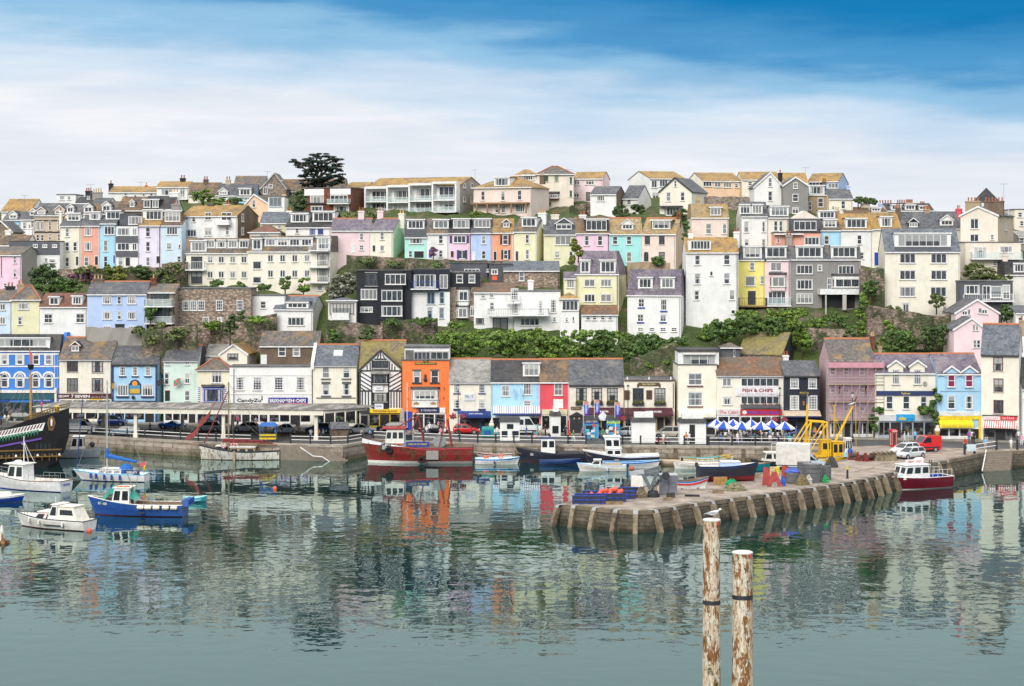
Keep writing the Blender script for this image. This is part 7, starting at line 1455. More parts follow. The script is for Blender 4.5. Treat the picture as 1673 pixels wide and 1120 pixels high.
m.box(-.47, .47, -.47, .47, 2.05, 2.3).box(-.42, .42, -.42, .42, 2.3, 2.42, 0, .12, .12); m.build('frame', rd, t); g = MB().box(-.38, .38, -.38, .38, .25, 2.04); g.build('glazing', m_glass(), t); b = MB()
for s in (-1, 1):
 for i in range(1, 7): b.box(-.33, .33, s*.39-.01, s*.39+.01, .3+i*.26, .33+i*.26).box(s*.39-.01, s*.39+.01, -.33, .33, .3+i*.26, .33+i*.26)
 for x in (-.16, .16): b.box(x-.015, x+.015, s*.392-.01, s*.392+.01, .25, 2.05)
b.build('glazing_bars', rd, t); s = MB().box(-.34, .34, -.482, -.472, 2.1, 2.26).build('sign', m_wht, t); text_mb('TELEPHONE', .6, .1, 0, -.485, 2.18, .01).build('lettering', BK, s)
t = thing('ticket_booth', 'small blue canopied stall with yellow counter under the quay canopy', 'booth', tuple(gpt(438, 721))); m = MB().box(-1.2, 1.2, -.6, .6, .35, .62).box(-1.2, 1.2, -.6, .6, .85, 1.05); m.build('counter', PT((.72, .52, .03)), t); MB().hexa([(-1.35, -.8, 2.25), (1.35, -.8, 2.25), (1.35, .8, 2.25), (-1.35, .8, 2.25), (-.9, -.4, 2.75), (.9, -.4, 2.75), (.9, .4, 2.75), (-.9, .4, 2.75)]).build('canopy', PT((.02, .13, .42), .7), t)
for x in (-1.15, 1.15):
 for y in (-.55, .55): MB().tube((x, y, 0), (x, y, 2.3), .06).build('post', PT((.02, .13, .42), .7), t)
t = thing('wooden_hut', 'weathered brown hut with grey roof at the quay corner', 'hut', tuple(gpt(554, 720)), R(14)); MB().box(-1.2, 1.2, -1.1, 1.1, 0, 1.9).build('wall', PN('weathered_boards', (.16, .12, .09), .9, 0, .35), t); MB().prism([(-1.4, 1.85), (1.4, 1.85), (0, 2.75)], 0, -1.35, 1.35).build('roof', MR('slate'), t)
t = thing('recycling_bin', 'large teal green wheeled bin with a blue notice', 'bin', tuple(gpt(797, 714.5))); MB().box(-.85, .85, -.5, .5, .15, 1.25, 0, -.06, -.05).build('body', PT((.01, .27, .25)), t); MB().hexa([(-.92, -.58, 1.25), (.92, -.58, 1.25), (.92, .58, 1.25), (-.92, .58, 1.25), (-.85, -.2, 1.5), (.85, -.2, 1.5), (.85, .5, 1.6), (-.85, .5, 1.6)]).build('lid', PT((.01, .22, .21)), t); MB().box(-.5, .4, -.57, -.555, .45, 1.05).build('notice', PT((.02, .08, .35)), t)
t = tag(MB().box(-.55, .55, -.55, .55, 0, .6).box(-.42, .42, -.42, .42, .6, 3.1, 0, .14, .14).box(-.28, .28, -.28, .28, 3.1, 3.5, 0, .27, .27).build('obelisk', PN('obelisk_stone', (.40, .34, .27), .85)), 'pale tapering stone obelisk beside the orange restaurant', 'obelisk'); t.location = gpt(657, 704)
t = thing('motor_scooter', 'red scooter parked against the rail beside the champagne people carrier', 'scooter', tuple(gpt(1080, 726))); w, rm = wheel_meshes()
for x in (-.6, .6): o = link('wheel', w, t, (x, 0, .28)); o.scale = (.85, .6, .85)
MB().box(-.75, .1, -.14, .14, .4, .75, 0, .05, .03).hexa([(.3, -.2, .35), (.45, -.2, .35), (.45, .2, .35), (.3, .2, .35), (.42, -.22, .95), (.52, -.22, .95), (.52, .22, .95), (.42, .22, .95)]).box(.0, .4, -.12, .12, .3, .36).build('body', rd, t); MB().box(-.65, -.05, -.12, .12, .75, .84).build('seat', BK, t); MB().tube((.45, -.32, 1.02), (.45, .32, 1.02), .03).build('handlebar', SL, t)
for px, lab in ((1531.5, 'giant ice cream cone sign outside the yellow awning'), (803, 'giant ice cream cone sign beside the navy awning')):
 t = thing('ice_cream_sign', lab, 'sign', tuple(gpt(px, 712 if px < 900 else 721))); MB().lathe([(.25, 0), (.08, .1), (.12, .3), (.36, 1.3), (.4, 1.45)], n=10).build('cone', PT((.62, .33, .10)), t); MB().ball((0, 0, 1.65), .42, 10, sz=.9).ball((.03, 0, 2.1), .26, 8).build('ice_cream', PT('cream'), t)
for px, py, lab in ((968, 726, 'black bicycle leaning on the rail below the blue booths'), (1019, 726.5, 'black bicycle leaning on the rail left of the windowless kiosk')):
 t = thing('bicycle', lab, 'bicycle', tuple(gpt(px, py)))
 for x in (-.52, .52):
  q = [(x+.33*math.cos(2*math.pi*i/14), 0, .34+.33*math.sin(2*math.pi*i/14)) for i in range(15)]; MB().path(q, .022, 4).build('wheel', BK, t)
 MB().path([(-.52, 0, .34), (-.15, 0, .85), (.38, 0, .88), (.0, 0, .3), (-.52, 0, .34)], .022).path([(.0, 0, .3), (-.15, 0, .85)], .022).path([(.52, 0, .34), (.38, 0, .95)], .022).build('frame', BK, t); MB().tube((.36, -.25, .98), (.36, .25, .98), .02).build('handlebar', SL, t); MB().box(-.28, -.02, -.07, .07, .9, .96).build('saddle', BK, t)
for px, py, lab in ((1384.5, 781.5, 'black bollard with a yellow top on the jetty edge'),):
 t = thing('bollard', lab, 'bollard', tuple(gpt(px, py))); MB().lathe([(.14, 0), (.12, 1.1)], n=10).build('post', BK, t); MB().lathe([(.125, 1.1), (.125, 1.5), (.1, 1.52)], n=10).build('cap', PT((.75, .55, .03)), t)
def jloc(zm, x, y): return g_at(zm, x, y)
p = jloc('Q5', 868, 425); k = p.y/F/4.647; t = thing('deck_crane', 'folded dark grey hydraulic crane standing on the end of the jetty', 'crane', tuple(p)); cg = PN('crane_grey', (.13, .14, .155), .5, .1, .2); lg = PN('crane_light', (.45, .46, .48), .5)
def Q(x, y, d=0): return Vector(((x-868)*k, d, (425-y)*k))
def bar(a, b, w, mat, nm, dep=.3, par=None):
 m=MB(); d=(b-a).normalized(); n=Vector((-d.z, 0, d.x))*w/2; o=Vector((0, dep/2, 0)); m.hexa([a-n-o, b-n-o, b-n+o, a-n+o, a+n-o, b+n-o, b+n+o, a+n+o]); return m.build(nm, mat, par or t)
MB().lathe([(.75, 0), (.75, .35), (.6, .4), (.55, .7)], n=14).build('pedestal', BK, t); bar(Q(860, 385), Q(790, 250), .42, cg, 'lower_arm', .5); bar(Q(840, 375), Q(800, 265), .10, lg, 'hydraulic_ram', .1); bar(Q(850, 380), Q(895, 245), .32, cg, 'column', .45); bar(Q(690, 250), Q(800, 232), .45, lg, 'boom', .4); bar(Q(800, 232), Q(928, 200), .38, cg, 'boom_extension', .36); bar(Q(812, 262), Q(930, 230), .26, cg, 'link_arm', .3); bar(Q(688, 262), Q(686, 300), .16, cg, 'hook_block', .16); bar(Q(686, 300), Q(700, 345), .07, PN('rust', (.16, .06, .03), .9), 'hook', .07)
bar(Q(918, 190), Q(924, 245), .14, lg, 'end_plate', .3); MB().lathe([(.45, -.2), (.45, .2)], n=12).build('hose_reel', BK, t); COL.objects[-1].location = Q(965, 265); COL.objects[-1].rotation_euler = (R(90), 0, 0)
for i in range(4): MB().path([Q(840+i*14, 395, -.3), Q(880+i*10, 330-i*12, -.42), Q(930, 280+i*10, -.3)], .04).build('hydraulic_hose', BK, t)
p = jloc('Q5', 985, 408); k2 = p.y/F/4.647; t2 = thing('equipment_locker', 'plain grey steel locker behind the deck crane', 'locker', tuple(p)); MB().box(-.95, .95, -.6, 1.2, 0, 150*k2, 0, .0, .0).build('body', PN('locker_grey', (.17, .18, .21), .5), t2); MB().box(-1.0, 1.0, -.65, 1.25, 150*k2, 150*k2+.08).build('lid', lg, t2); MB().box(-.02, .02, -.63, -.60, .1, 150*k2-.1).build('door_seam', BK, t2)
t3 = tag(MB().box(-.9, .5, -.3, .3, 0, 1.3, 0, .05, .05).build('white_crate', PT('offw')), 'white plastic tub behind the crane boom', 'tub'); t3.location = jloc('Q5', 760, 350)+Vector((0, 0, 0))
cm = PN('creel_blue', (.015, .05, .38), .6, 0, .25); cd = PN('creel_net', (.04, .045, .05), .9)
def creel_mesh():
 m=MB()
 m.box(-.36, .36, -.24, .24, .02, .40, 1)
 for x in (-.36, .36):
  for y in (-.24, .24): m.tube((x, y, 0), (x, y, .43), .035, n=5)
 for z in (.03, .42):
  for y in (-.24, .24): m.tube((-.36, y, z), (.36, y, z), .035, n=5)
  for x in (-.36, .36, 0): m.tube((x, -.24, z), (x, .24, z), .035, n=5)
 return m.mesh('creel', [cm, cd])
CM=creel_mesh(); n=0
for (y, x0, x1, st) in ((478, 285, 500, 34), (462, 300, 650, 42), (440, 360, 740, 44), (412, 640, 740, 44)):
 x=x0;
 while x < x1:
  for lv in (0, 1):
   p = jloc('Q5', x, y); o = link('creel', CM, None, (p.x, p.y, p.z+.01+.45*lv), random.uniform(-.25, .25)); tag(o, 'blue framed lobster creel in the low stack near the jetty end', 'creel', 'blue lobster creels piled at the jetty end'); n += 1
  x += st*1.02+5
bo = PN('buoy_orange', (.80, .13, .07), .4, 0, .12)
for i, (x, y, r) in enumerate(((315, 413, .2), (362, 412, .2), (402, 408, .24), (440, 412, .2), (465, 404, .3), (478, 385, .27), (512, 374, .24), (512, 392, .27), (550, 384, .33), (582, 366, .30), (606, 390, .30), (630, 385, .24), (540, 400, .26))):
 p = jloc('Q5', x, 452); z = (452-y)*p.y/F/4.647; m = MB().ball((0, 0, 0), r, 12, sz=1.05).tube((0, 0, r*.95), (0, 0, r*1.25), .05); o = m.build('buoy', bo, smooth=True); o.location = (p.x, p.y+.2*(i % 3), p.z+z); tag(o, 'coral orange float lying on top of the blue lobster creels', 'buoy', 'coral orange floats heaped on the creels')
def heap(zm, x, y, w, h, col, lab, nm='net_heap', seed=1, cat='net heap'):
 p=jloc(zm, x, y); k=p.y/F/ZM[zm][2]; r=random.Random(seed); m=MB(); W, Hh=w*k/2, h*k
 rows=[[(W*(1-j/7)**.6*math.cos(a)*(.85+.3*r.random()), W*.7*(1-j/7)**.6*math.sin(a)*(.85+.3*r.random()), Hh*j/6*(.85+.3*r.random())) for a in [2*math.pi*i/18 for i in range(18)]] for j in range(7)]
 m.grid(rows, close=True); m.face(rows[-1])
 for i in range(34):
  a=r.uniform(0, 6.28); q=r.uniform(.2, .95); z=Hh*(1-q)**.7; pts=[(W*q*math.cos(a+t*.3)*(1+.1*r.random()), W*.7*q*math.sin(a+t*.3), z+.05+.08*r.random()) for t in range(6)]; m.path(pts, .035, 4, 1)
 o = m.build(nm, [PN(nm+str(seed), col, .95, 0, .4, 4), PN(nm+'b'+str(seed), [min(1, c*1.7) for c in col], .95)]); o.location = p; tag(o, lab, cat); return o
heap('Q5', 780, 430, 100, 75, (.16, .13, .08), 'tangled brown net heap left of the crane base', seed=1); heap('Q6', 390, 785, 230, 62, (.22, .20, .12), 'spread pale green and straw coloured net on the jetty', seed=2); heap('Q6', 1010, 735, 130, 90, (.18, .14, .07), 'brown net heap beside the blue bags', seed=3); heap('Q6', 1275, 575, 120, 90, (.07, .075, .07), 'dark grey net heap in front of the yellow trawler', seed=4)
heap('Q6', 365, 735, 120, 52, (.01, .26, .12), 'bright green net bundle near the timber blocks', 'green_net', 5); heap('Q6', 715, 715, 60, 70, (.42, .40, .38), 'white sack behind the red trawl doors', 'sack', 6, 'sack'); heap('Q6', 1068, 722, 70, 75, (.45, .43, .40), 'white bulk bag beside the brown net heap', 'sack', 7, 'sack'); heap('Q6', 1220, 715, 66, 70, (.02, .30, .09), 'bright green bag on the jetty edge', 'sack', 8, 'sack'); heap('Q6', 830, 745, 62, 85, (.02, .12, .50), 'crumpled royal blue bag beside the red trawl doors', 'sack', 9, 'sack')
def block(zm, x, y, L, W, Hh, col, lab, nm='timber', rz=0, cat='timber'):
 m=MB().box(-L/2, L/2, -W/2, W/2, .004, Hh, 0, .02, .02); o=m.build(nm, PN(nm+lab[:9], col, .85, 0, .3, 3)); o.location=jloc(zm, x, y); o.rotation_euler=(0, 0, rz); tag(o, lab, cat)
 return o
for a in (('Q5', 575, 482, 1.9, .3, .32, (.26, .17, .09), 'long brown timber baulk in front of the blue creels', 'timber', .06), ('Q5', 980, 452, 1.0, .4, .34, (.25, .19, .12), 'squared timber block just right of the crane base'), ('Q5', 1003, 430, .8, .6, .55, (.07, .06, .05), 'dark wooden box beside the grey locker', 'box', .4, 'box'), ('Q5', 1166, 422, 1.7, .35, .22, (.025, .025, .03), 'black timber lying on open jetty', 'timber', -.12), ('Q5', 1362, 396, 1.3, .5, .40, (.24, .17, .11), 'brown timber block in front of the pale net', 'timber', -.15),
  ('Q6', 262, 730, 1.6, .6, .85, (.42, .22, .07), 'orange brown timber block propping the navy boat', 'timber', .1), ('Q6', 355, 680, .9, .5, 1.2, (.42, .24, .09), 'upright orange brown board beside the navy boat', 'timber', .2), ('Q6', 445, 695, 1.6, .7, .85, (.13, .08, .05), 'dark brown wooden crate by the bending man', 'crate', -.1, 'crate'), ('Q6', 735, 645, .6, .5, 1.0, (.62, .52, .30), 'cream plastic tub left of the yellow barrel', 'tub', 0, 'tub'), ('Q6', 598, 665, 1.0, .6, .5, (.40, .32, .22), 'pale cardboard coloured box by the trawl doors', 'box', .2, 'box')): block(*a)
o = tag(MB().lathe([(.28, 0), (.31, .2), (.31, .75), (.28, .95)], n=12).build('barrel', PN('barrel_yellow', (.68, .58, .04), .5)), 'yellow plastic barrel behind the trawl doors', 'barrel'); o.location = jloc('Q6', 780, 640)
rd2 = PN('oxide_red', (.36, .05, .04), .7, 0, .25)
def door_slab(x, y, lab, aleg):
 p = jloc('Q6', x, y); m = MB()
 if aleg: m.prism([(-.95, 0), (-.45, 0), (-.25, .55), (.25, .55), (.45, 0), (.95, 0), (.3, 1.75), (-.2, 1.75)], 1, -.06, .06)
 else: m.prism([(-.5, 0), (.42, 0), (.55, 2.0), (-.2, 2.15)], 1, -.06, .06)
 o = m.build('trawl_door', rd2); o.location = p; o.rotation_euler = (R(-14), 0, .1); tag(o, lab, 'trawl door')
door_slab(680, 738, 'tall red oxide trawl door slab, left one', False); door_slab(757, 752, 'A shaped red trawl door in the middle', True); door_slab(850, 720, 'narrow red trawl door behind the blue bag', False)
pm_, t, b = nodes('pot_mesh'); w_ = t.nodes.new('ShaderNodeTexWave'); w_.inputs['Scale'].default_value = 2.2; w_.inputs['Distortion'].default_value = 5; w_.bands_direction = 'Z'; t.links.new(mapping(t, src='obj'), w_.inputs['Vector']); t.links.new(ramp(t, w_.outputs['Fac'], [(.2, (.03, .03, .032)), (.7, (.20, .20, .205))]), b.inputs['Base Color'])
for x, y, w, h, lab in ((1035, 650, 128, 120, 'grey stack of net covered pots behind the tallest stack'), (1110, 718, 178, 170, 'widest grey stack of netted pots nearest the jetty edge'), (1232, 692, 88, 130, 'narrow grey stack of netted pots on the right')):
 p = jloc('Q6', x, y); k = p.y/F/5.577; r = w*k/2; m = MB(); n = 4
 for i in range(n): z0=h*k*i/n; m.lathe([(r*.94, z0+.01), (r, z0+.06), (r*.98, z0+h*k/n-.04), (r*.92, z0+h*k/n)], n=16, sy=.8)
 for i in range(14): a=2*math.pi*i/14; m.tube((r*1.0*math.cos(a), r*.8*math.sin(a), 0), (r*1.0*math.cos(a+.1), r*.8*math.sin(a+.1), h*k), .04, n=4)
 o = m.build('pot_stack', pm_); o.location = p+Vector((0, r*.8, 0)); tag(o, lab, 'pot stack')
p = jloc('Q6', 925, 725); t = thing('rope_bin', 'round dark bin heaped with coiled blue rope', 'bin', tuple(p+Vector((0, .6, 0)))); MB().lathe([(.75, 0), (.85, .2), (.85, 1.2), (.8, 1.3)], n=16, sy=.8).build('bin', pm_, t); m = MB(); r = random.Random(3)
for j in range(4): m.path([((.82-.1*j+.08*r.random())*math.cos(a/3), (.66-.08*j)*math.sin(a/3), 1.3+.1*j+.1*r.random()) for a in range(20)], .08, 5)
m.build('rope', PN('blue_rope', (.10, .16, .55), .8), t)
for i, (x, y) in enumerate(((120, 505), (195, 515), (258, 518))):
 p = jloc('Q7', x, y); t = thing('winch', ['rusty red winch beside the yellow trawler stern', 'rusty red winch, middle of the three on the apron', 'rusty red winch nearest the timber sledge'][i], 'winch', tuple(p), .3*i); rs = WN('winch_red', (.25, .03, .025), (.10, .04, .025), .5)
 for s in (-.55, .55): m = MB().lathe([(.5, -.07), (.5, .07)], n=14); m.v = [(s+zz, yy, .52+xx) for xx, yy, zz in m.v]; m.build('flange', rs, t)
 m = MB().lathe([(.28, -.5), (.28, .5)], n=12); m.v = [(zz, yy, .52+xx) for xx, yy, zz in m.v]; m.build('drum', PN('winch_cable', (.06, .05, .045), .8), t); MB().box(-.75, .75, -.45, .45, 0, .15).build('base', rs, t)
t = thing('timber_sledge', 'stack of weathered grey timber sledges on the apron', 'timber sledge', tuple(jloc('Q7', 400, 512)), .12); r = random.Random(2)
for i in range(6): MB().box(-1.6+.1*i, 1.5, -.6+.05*i, -.35+.05*i, .004+.16*i, .15+.16*i).box(-1.5, 1.4-.1*i, .3, .6, .004+.16*i, .15+.16*i).build('beam', OT, t)
for i in range(5): MB().box(-1.4+.6*i, -1.15+.6*i, -.7, .7, .98+.02*i, 1.1+.02*i).build('cross_timber', OT, t)
# ================================================================== boats
def ypx(py): return HC*F/(py-YH)
class Boat:
 def __init__(s, name, label, px, py, L, B, hd, h=(1.4, .9, 1.0), cols=('white', 'white', 'dnavy'), deck='grey', tr=.7, rake=.35, cat='boat', zoff=0, dk=.35, gun='brown', group=None, worn=None, z0=0, wl=.10):
  Y=(HC-z0)*F/(py-YH); s.L, s.B, s.h, s.tr, s.rk=L, B, h, tr, rake
  s.t=thing(name, label, cat, ((px-CX)*Y/F, Y, z0+zoff), R(hd), group)
  n=15; rows=[];
  for i in range(n+1):
   q=i/n; b=s.beam(q); H_=s.sheer(q); fl=1-.35*q*q; r=[]
   for z, f in ((-.55, .12), (-.3, .55), (wl, .84*fl), (H_*.55, .95*(1-.12*q*q)), (H_-.2, .99), (H_, 1.0)): r.append((s.gx(q, z), b*f, z))
   rows.append(r)
  hm=[worn or PT(cols[0], .35), PT(cols[1], .35), PT(cols[2], .5)]; mf=lambda a, j: 2 if j < 2 else 1 if j == 4 else 0
  m=MB(); m.grid([[p for p in r] for r in rows], mf=mf); m.grid([[(x, -y, z) for x, y, z in r][::-1] for r in rows], mf=lambda a, j: mf(a, 4-j))
  m.face([p for p in rows[0]]+[(x, -y, z) for x, y, z in rows[0]][::-1], 0); m.build('hull', hm, s.t, smooth=False)
  d = MB(); D = [(s.gx(i/n, 0)+.0, s.beam(i/n)*.97, s.sheer(i/n)-dk) for i in range(n+1)]; d.grid([[p, (p[0], -p[1], p[2])] for p in D]); d.build('deck', PT(deck, .7), s.t)
  g=MB()
  for sg in (1, -1): g.path([(rows[i][5][0], sg*rows[i][5][1], rows[i][5][2]) for i in range(n+1)], .055, 5)
  g.tube((rows[0][5][0], rows[0][5][1], rows[0][5][2]), (rows[0][5][0], -rows[0][5][1], rows[0][5][2]), .055); g.build('gunwale', PT(gun), s.t)
  inn=MB(); w=.93
  for sg in (1, -1): inn.grid([[(rows[i][5][0], sg*rows[i][5][1]*w, rows[i][5][2]), (D[i][0], sg*D[i][1]*w, D[i][2])] for i in range(n+1)])
  inn.build('inner_side', PT(deck, .7), s.t)
 def gx(s, q, z): return -s.L/2+s.L*q+s.rk*max(0, z)*q**3-.12*max(0, z)*(1-q)**4*0
 def beam(s, q):
  if q < .5: return s.B/2*(s.tr+(1-s.tr)*math.sin(q/.5*math.pi/2))
  return s.B/2*max(.03, 1-((q-.5)/.5)**2.3)
 def sheer(s, q): hb, hm, hs=s.h; return hs+(hm-hs)*min(1, q/.4) if q < .4 else hm+(hb-hm)*((q-.4)/.6)**1.6
 def cabin(s, x0, x1, w, z0, z1, fr=.35, rr=.05, col='white', roof='white', side=2, front=2, name='wheelhouse', tap=.08, glass=(.35, .88)):
  m=MB(); a, b=w/2, w/2-tap; bot=[(x0, -a, z0), (x1, -a, z0), (x1, a, z0), (x0, a, z0)]; top=[(x0+rr, -b, z1), (x1-fr, -b, z1), (x1-fr, b, z1), (x0+rr, b, z1)]
  m.hexa(bot+top); o = m.build(name, PT(col, .4), s.t); MB().box(x0+rr-.12, x1-fr+.18, -b-.1, b+.1, z1, z1+.09).build('roof', PT(roof, .4), o)
  def P(k, v, i, j): A=[Vector(bot[i]), Vector(bot[j])]; C=[Vector(top[i]), Vector(top[j])]; lo=A[0].lerp(A[1], k); hi=C[0].lerp(C[1], k); return lo.lerp(hi, v)
  for i, j, nn in ((0, 1, side), (3, 2, side), (1, 2, front)):
   nrm=(Vector(bot[j])-Vector(bot[i])).cross(Vector((0, 0, 1))).normalized()*.02
   if i == 3: nrm=-nrm
   for k in range(nn):
    k0, k1 = (k+.14)/nn, (k+.86)/nn; MB().face([P(k0, glass[0], i, j)+nrm, P(k1, glass[0], i, j)+nrm, P(k1, glass[1], i, j)+nrm, P(k0, glass[1], i, j)+nrm]).build('window', CG(), o)
  return o
 def pole(s, p, q, r=.05, name='mast', mat=None): return MB().tube(p, q, r, r*.75, 7).build(name, mat or m_wht, s.t)
 def lines(s, segs, name='rigging', r=.02, mat=None):
  m=MB()
  for a, b in segs: m.tube(a, b, r, r, 4)
  return m.build(name, mat or SL, s.t)
 def rails(s, q0, q1, hgt=.7, n=5, name='guard_rail', mat=None, sides=(1, -1)):
  for sg in sides:
   m=MB(); P=[(s.gx(q, 1), sg*s.beam(q)*.95, s.sheer(q)) for q in [q0+(q1-q0)*i/n for i in range(n+1)]]; T=[(x, y, z+hgt) for x, y, z in P]; m.path(T, .03, 4)
   for a, b in zip(P, T): m.tube(a, b, .025, n=4)
   m.build(name, mat or SL, s.t)
 def fender(s, q, col, sg=1, r=.12, l=.55, horiz=False, drop=.45):
  y=sg*(s.beam(q)+r*.9); z=s.sheer(q)-drop; m=MB().lathe([(r*.3, -l/2), (r, -l/2+.08), (r, l/2-.08), (r*.3, l/2)], n=8)
  if horiz: m.v=[(zz, yy, xx) for xx, yy, zz in m.v]
  m.v = [(x+s.gx(q, z), y_+y, z_+z) for x, y_, z_ in m.v]; m.build('fender', PT(col, .5), s.t)
 def box(s, x0, x1, y0, y1, z0, z1, name, col, **k): return MB().box(x0, x1, y0, y1, z0, z1, **k).build(name, PT(col, .5), s.t)
 def text(s, txt, q, z, w, h, col, sg=1, dy=.03):
  x=s.gx(q, z); l=text_mb(txt, w, h, 0, 0, 0, .02); e=.02; ang=math.atan2(s.beam(min(1, q+e))-s.beam(q-e), 2*e*s.L); y=s.beam(q)*(1-.06*q*q)+dy
  l.v = [((-sg*vx)*math.cos(ang)+x, sg*(y+(-sg*vx)*math.sin(ang)), vz+z) for vx, vy, vz in l.v]; l.build('lettering', PT(col), s.t)
 def outboard(s, z=.6): MB().box(-s.L/2-.45, -s.L/2-.05, -.18, .18, z, z+.5, 0, .05, .04).box(-s.L/2-.3, -s.L/2-.15, -.06, .06, -.3, z).build('outboard_motor', BK, s.t)
 def thwarts(s, n=3, col='brown'):
  for i in range(n): q = .2+.5*i/max(1, n-1); x = s.gx(q, 0); s.box(x-.12, x+.12, -s.beam(q)*.9, s.beam(q)*.9, s.sheer(q)-.28, s.sheer(q)-.22, 'thwart', col)
def boats():
 b = Boat('motor_boat', 'white motor boat with wheelhouse, mast and dark rubbing strake at left', 50, 799, 10.6, 3.3, 158, (2.0, 1.25, 1.35), ('white', 'white', 'royal'), 'offw', .82, .5); b.cabin(.3, 2.9, 2.3, .9, 3.1, .5, .05, side=2, front=3); b.box(.0, 3.2, -1.25, 1.25, 3.15, 3.22, 'visor', 'offw'); b.pole((1.0, 0, 3.1), (1.0, 0, 6.6), .07); b.lines([((1, 0, 5.9), (-.2, .6, 3.2)), ((1, 0, 5.9), (-.2, -.6, 3.2)), ((.7, 0, 5.6), (1.4, 0, 5.6))], r=.03, mat=m_wht); MB().lathe([(.45, 3.2), (.5, 3.3), (.5, 3.5), (.3, 3.6)], (1.6, .3, 0), 12).build('radar', m_wht, b.t); b.rails(.02, .42, .75, 5); b.rails(.72, .98, .7, 4); b.box(-2.6, -1.2, -.8, .8, 1.0, 1.35, 'engine_box', 'cpink'); l = text_mb('VENTURE', 1.5, .3, 0, 0, 0, .02); l.v = [(-5.36, -x, z+.85) for x, y, z in l.v]; l.build('lettering', PT('royal'), b.t)
 b = Boat('cabin_cruiser', 'cream cabin cruiser with canvas cockpit tent, nearest boat on the left', 91, 862, 8.7, 2.9, 158, (1.5, 1.1, 1.05), ('offw', 'white', 'maroon'), 'offw', .9, .45, gun='navy'); b.cabin(-.6, 2.4, 2.1, .8, 1.75, .9, 0, 'cpink', 'offw', 2, 2, 'cabin', .15, (.3, .8)); b.cabin(-.9, .4, 2.2, .9, 2.6, .7, .0, 'white', 'offw', 1, 2); b.cabin(-3.6, -.9, 2.3, .9, 2.45, .05, .7, 'lcream', 'lcream', 1, 0, 'cockpit_tent', .25, (.45, .8)); b.rails(.75, .99, .55, 4)
 for q in (.28, .62, .78): b.fender(q, 'offw', 1)
 b.box(-2.0, .6, 1.36, 1.44, .42, .54, 'rubbing_strip', 'black'); b.box(-4.3, -3.9, .2, .7, .3, .75, 'outdrive', 'black'); MB().ball((-4.9, .9, .1), .27, 10).build('mooring_float', bo, b.t); b.pole((.0, 0, 2.6), (.0, 0, 3.4), .03)
 b = Boat('fishing_boat', 'bright blue fishing boat with green net over its white wheelhouse', 229, 841, 10.4, 3.3, 174, (2.1, 1.35, 1.35), ((.025, .095, .36), (.025, .095, .36), 'maroon'), 'brown', .85, .4, gun='white'); b.cabin(.9, 3.0, 2.3, 1.2, 3.1, .35, .05, 'white', 'white', 2, 2, glass=(.3, .85)); b.box(.9, 1.0, -.5, .5, 1.2, 2.9, 'door', 'maroon')
 for x in (1.4, 2.2): MB().lathe([(.35, 3.2), (.35, 3.32)], (x, .5, 0), 12, sx=1).build('liferaft', PT('orange'), b.t)
 n = MB(); n.grid([[(4.4-i*.62, -1.1+2.2*j/6, (1.95 if i == 0 else 2.4 if i == 1 else 3.2+.12*math.sin(i*2+j)) - (0 if i < 6 else .5*(i-5)) - abs(j-3)*.22) for j in range(7)] for i in range(8)]); m, tt, bb = nodes('green_net'); bb.inputs['Base Color'].default_value = (.01, .33, .24, 1); bb.inputs['Alpha'].default_value = .72; n.build('net', m, b.t)
 for q in (.08, .17, .27, .36, .44): b.fender(q, 'cream', 1, .22, .8, True, .25)
 b.rails(.0, .5, .5, 6, mat=PT((.35, .22, .10))); b.pole((.8, 0, 3), (1.5, .3, 4.9), .05, 'mast', OT); b.pole((.6, -.3, 2.6), (.4, -.3, 4.4), .04, 'mast', OT); g = MB()
 for i in range(6): y=-1.2+.48*i; g.box(-5.9, -5.2, y-.05, y+.05, 1.2, 1.95)
 g.box(-5.9, -5.8, -1.3, 1.3, 1.9, 2.0).box(-5.9, -5.8, -1.3, 1.3, 1.25, 1.35); g.build('stern_gantry', PT((.04, .12, .42)), b.t); b.text('PH 400', .86, 1.35, 1.3, .3, 'white'); b.box(-1.0, -.4, 1.66, 1.68, .35, .6, 'exhaust_plate', 'black')
 b = Boat('sailing_yacht', 'white sailing yacht with blue sail cover, bow to the left', 187, 785, 8.8, 2.8, 170, (1.35, 1.05, 1.0), ('white', 'sky', 'dnavy'), 'offw', .75, .9, gun='skyblue' if 'skyblue' in CK else 'sky'); b.cabin(-1.2, 2.4, 1.9, .9, 1.55, .9, 0, 'white', 'white', 3, 1, 'coachroof', .2, (.3, .75)); sc = PT((.01, .13, .48), .7, 'sail_cover'); b.pole((1.0, 0, 1.5), (1.0, 0, 13.0), .10, 'mast', PT((.50, .50, .48), .4, 'alloy_mast')); m = MB().tube((1.0, 0, 3.2), (-3.0, 0, 2.5), .30, .16, 9).tube((1.0, 0, 3.1), (.95, 0, 4.2), .34, .12, 9); m.build('sail_cover', sc, b.t); m = MB().ball((-1.6, 0, 1.4), .95, 10, sz=.9, sy=1.0); m.build('spray_hood', sc, b.t); b.box(-3.9, -1.9, 1.22, 1.26, 1.0, 1.55, 'dodger', 'dnavy'); l = text_mb('SERENITY', 1.5, .3, 0, 0, 0, .02); l.v = [(-2.85-x, 1.29, z+1.27) for x, y, z in l.v]; l.build('lettering', m_wht, b.t)
 for q in (.35, .47, .58, .70, .78): b.fender(q, 'royal', 1, .14, .7)
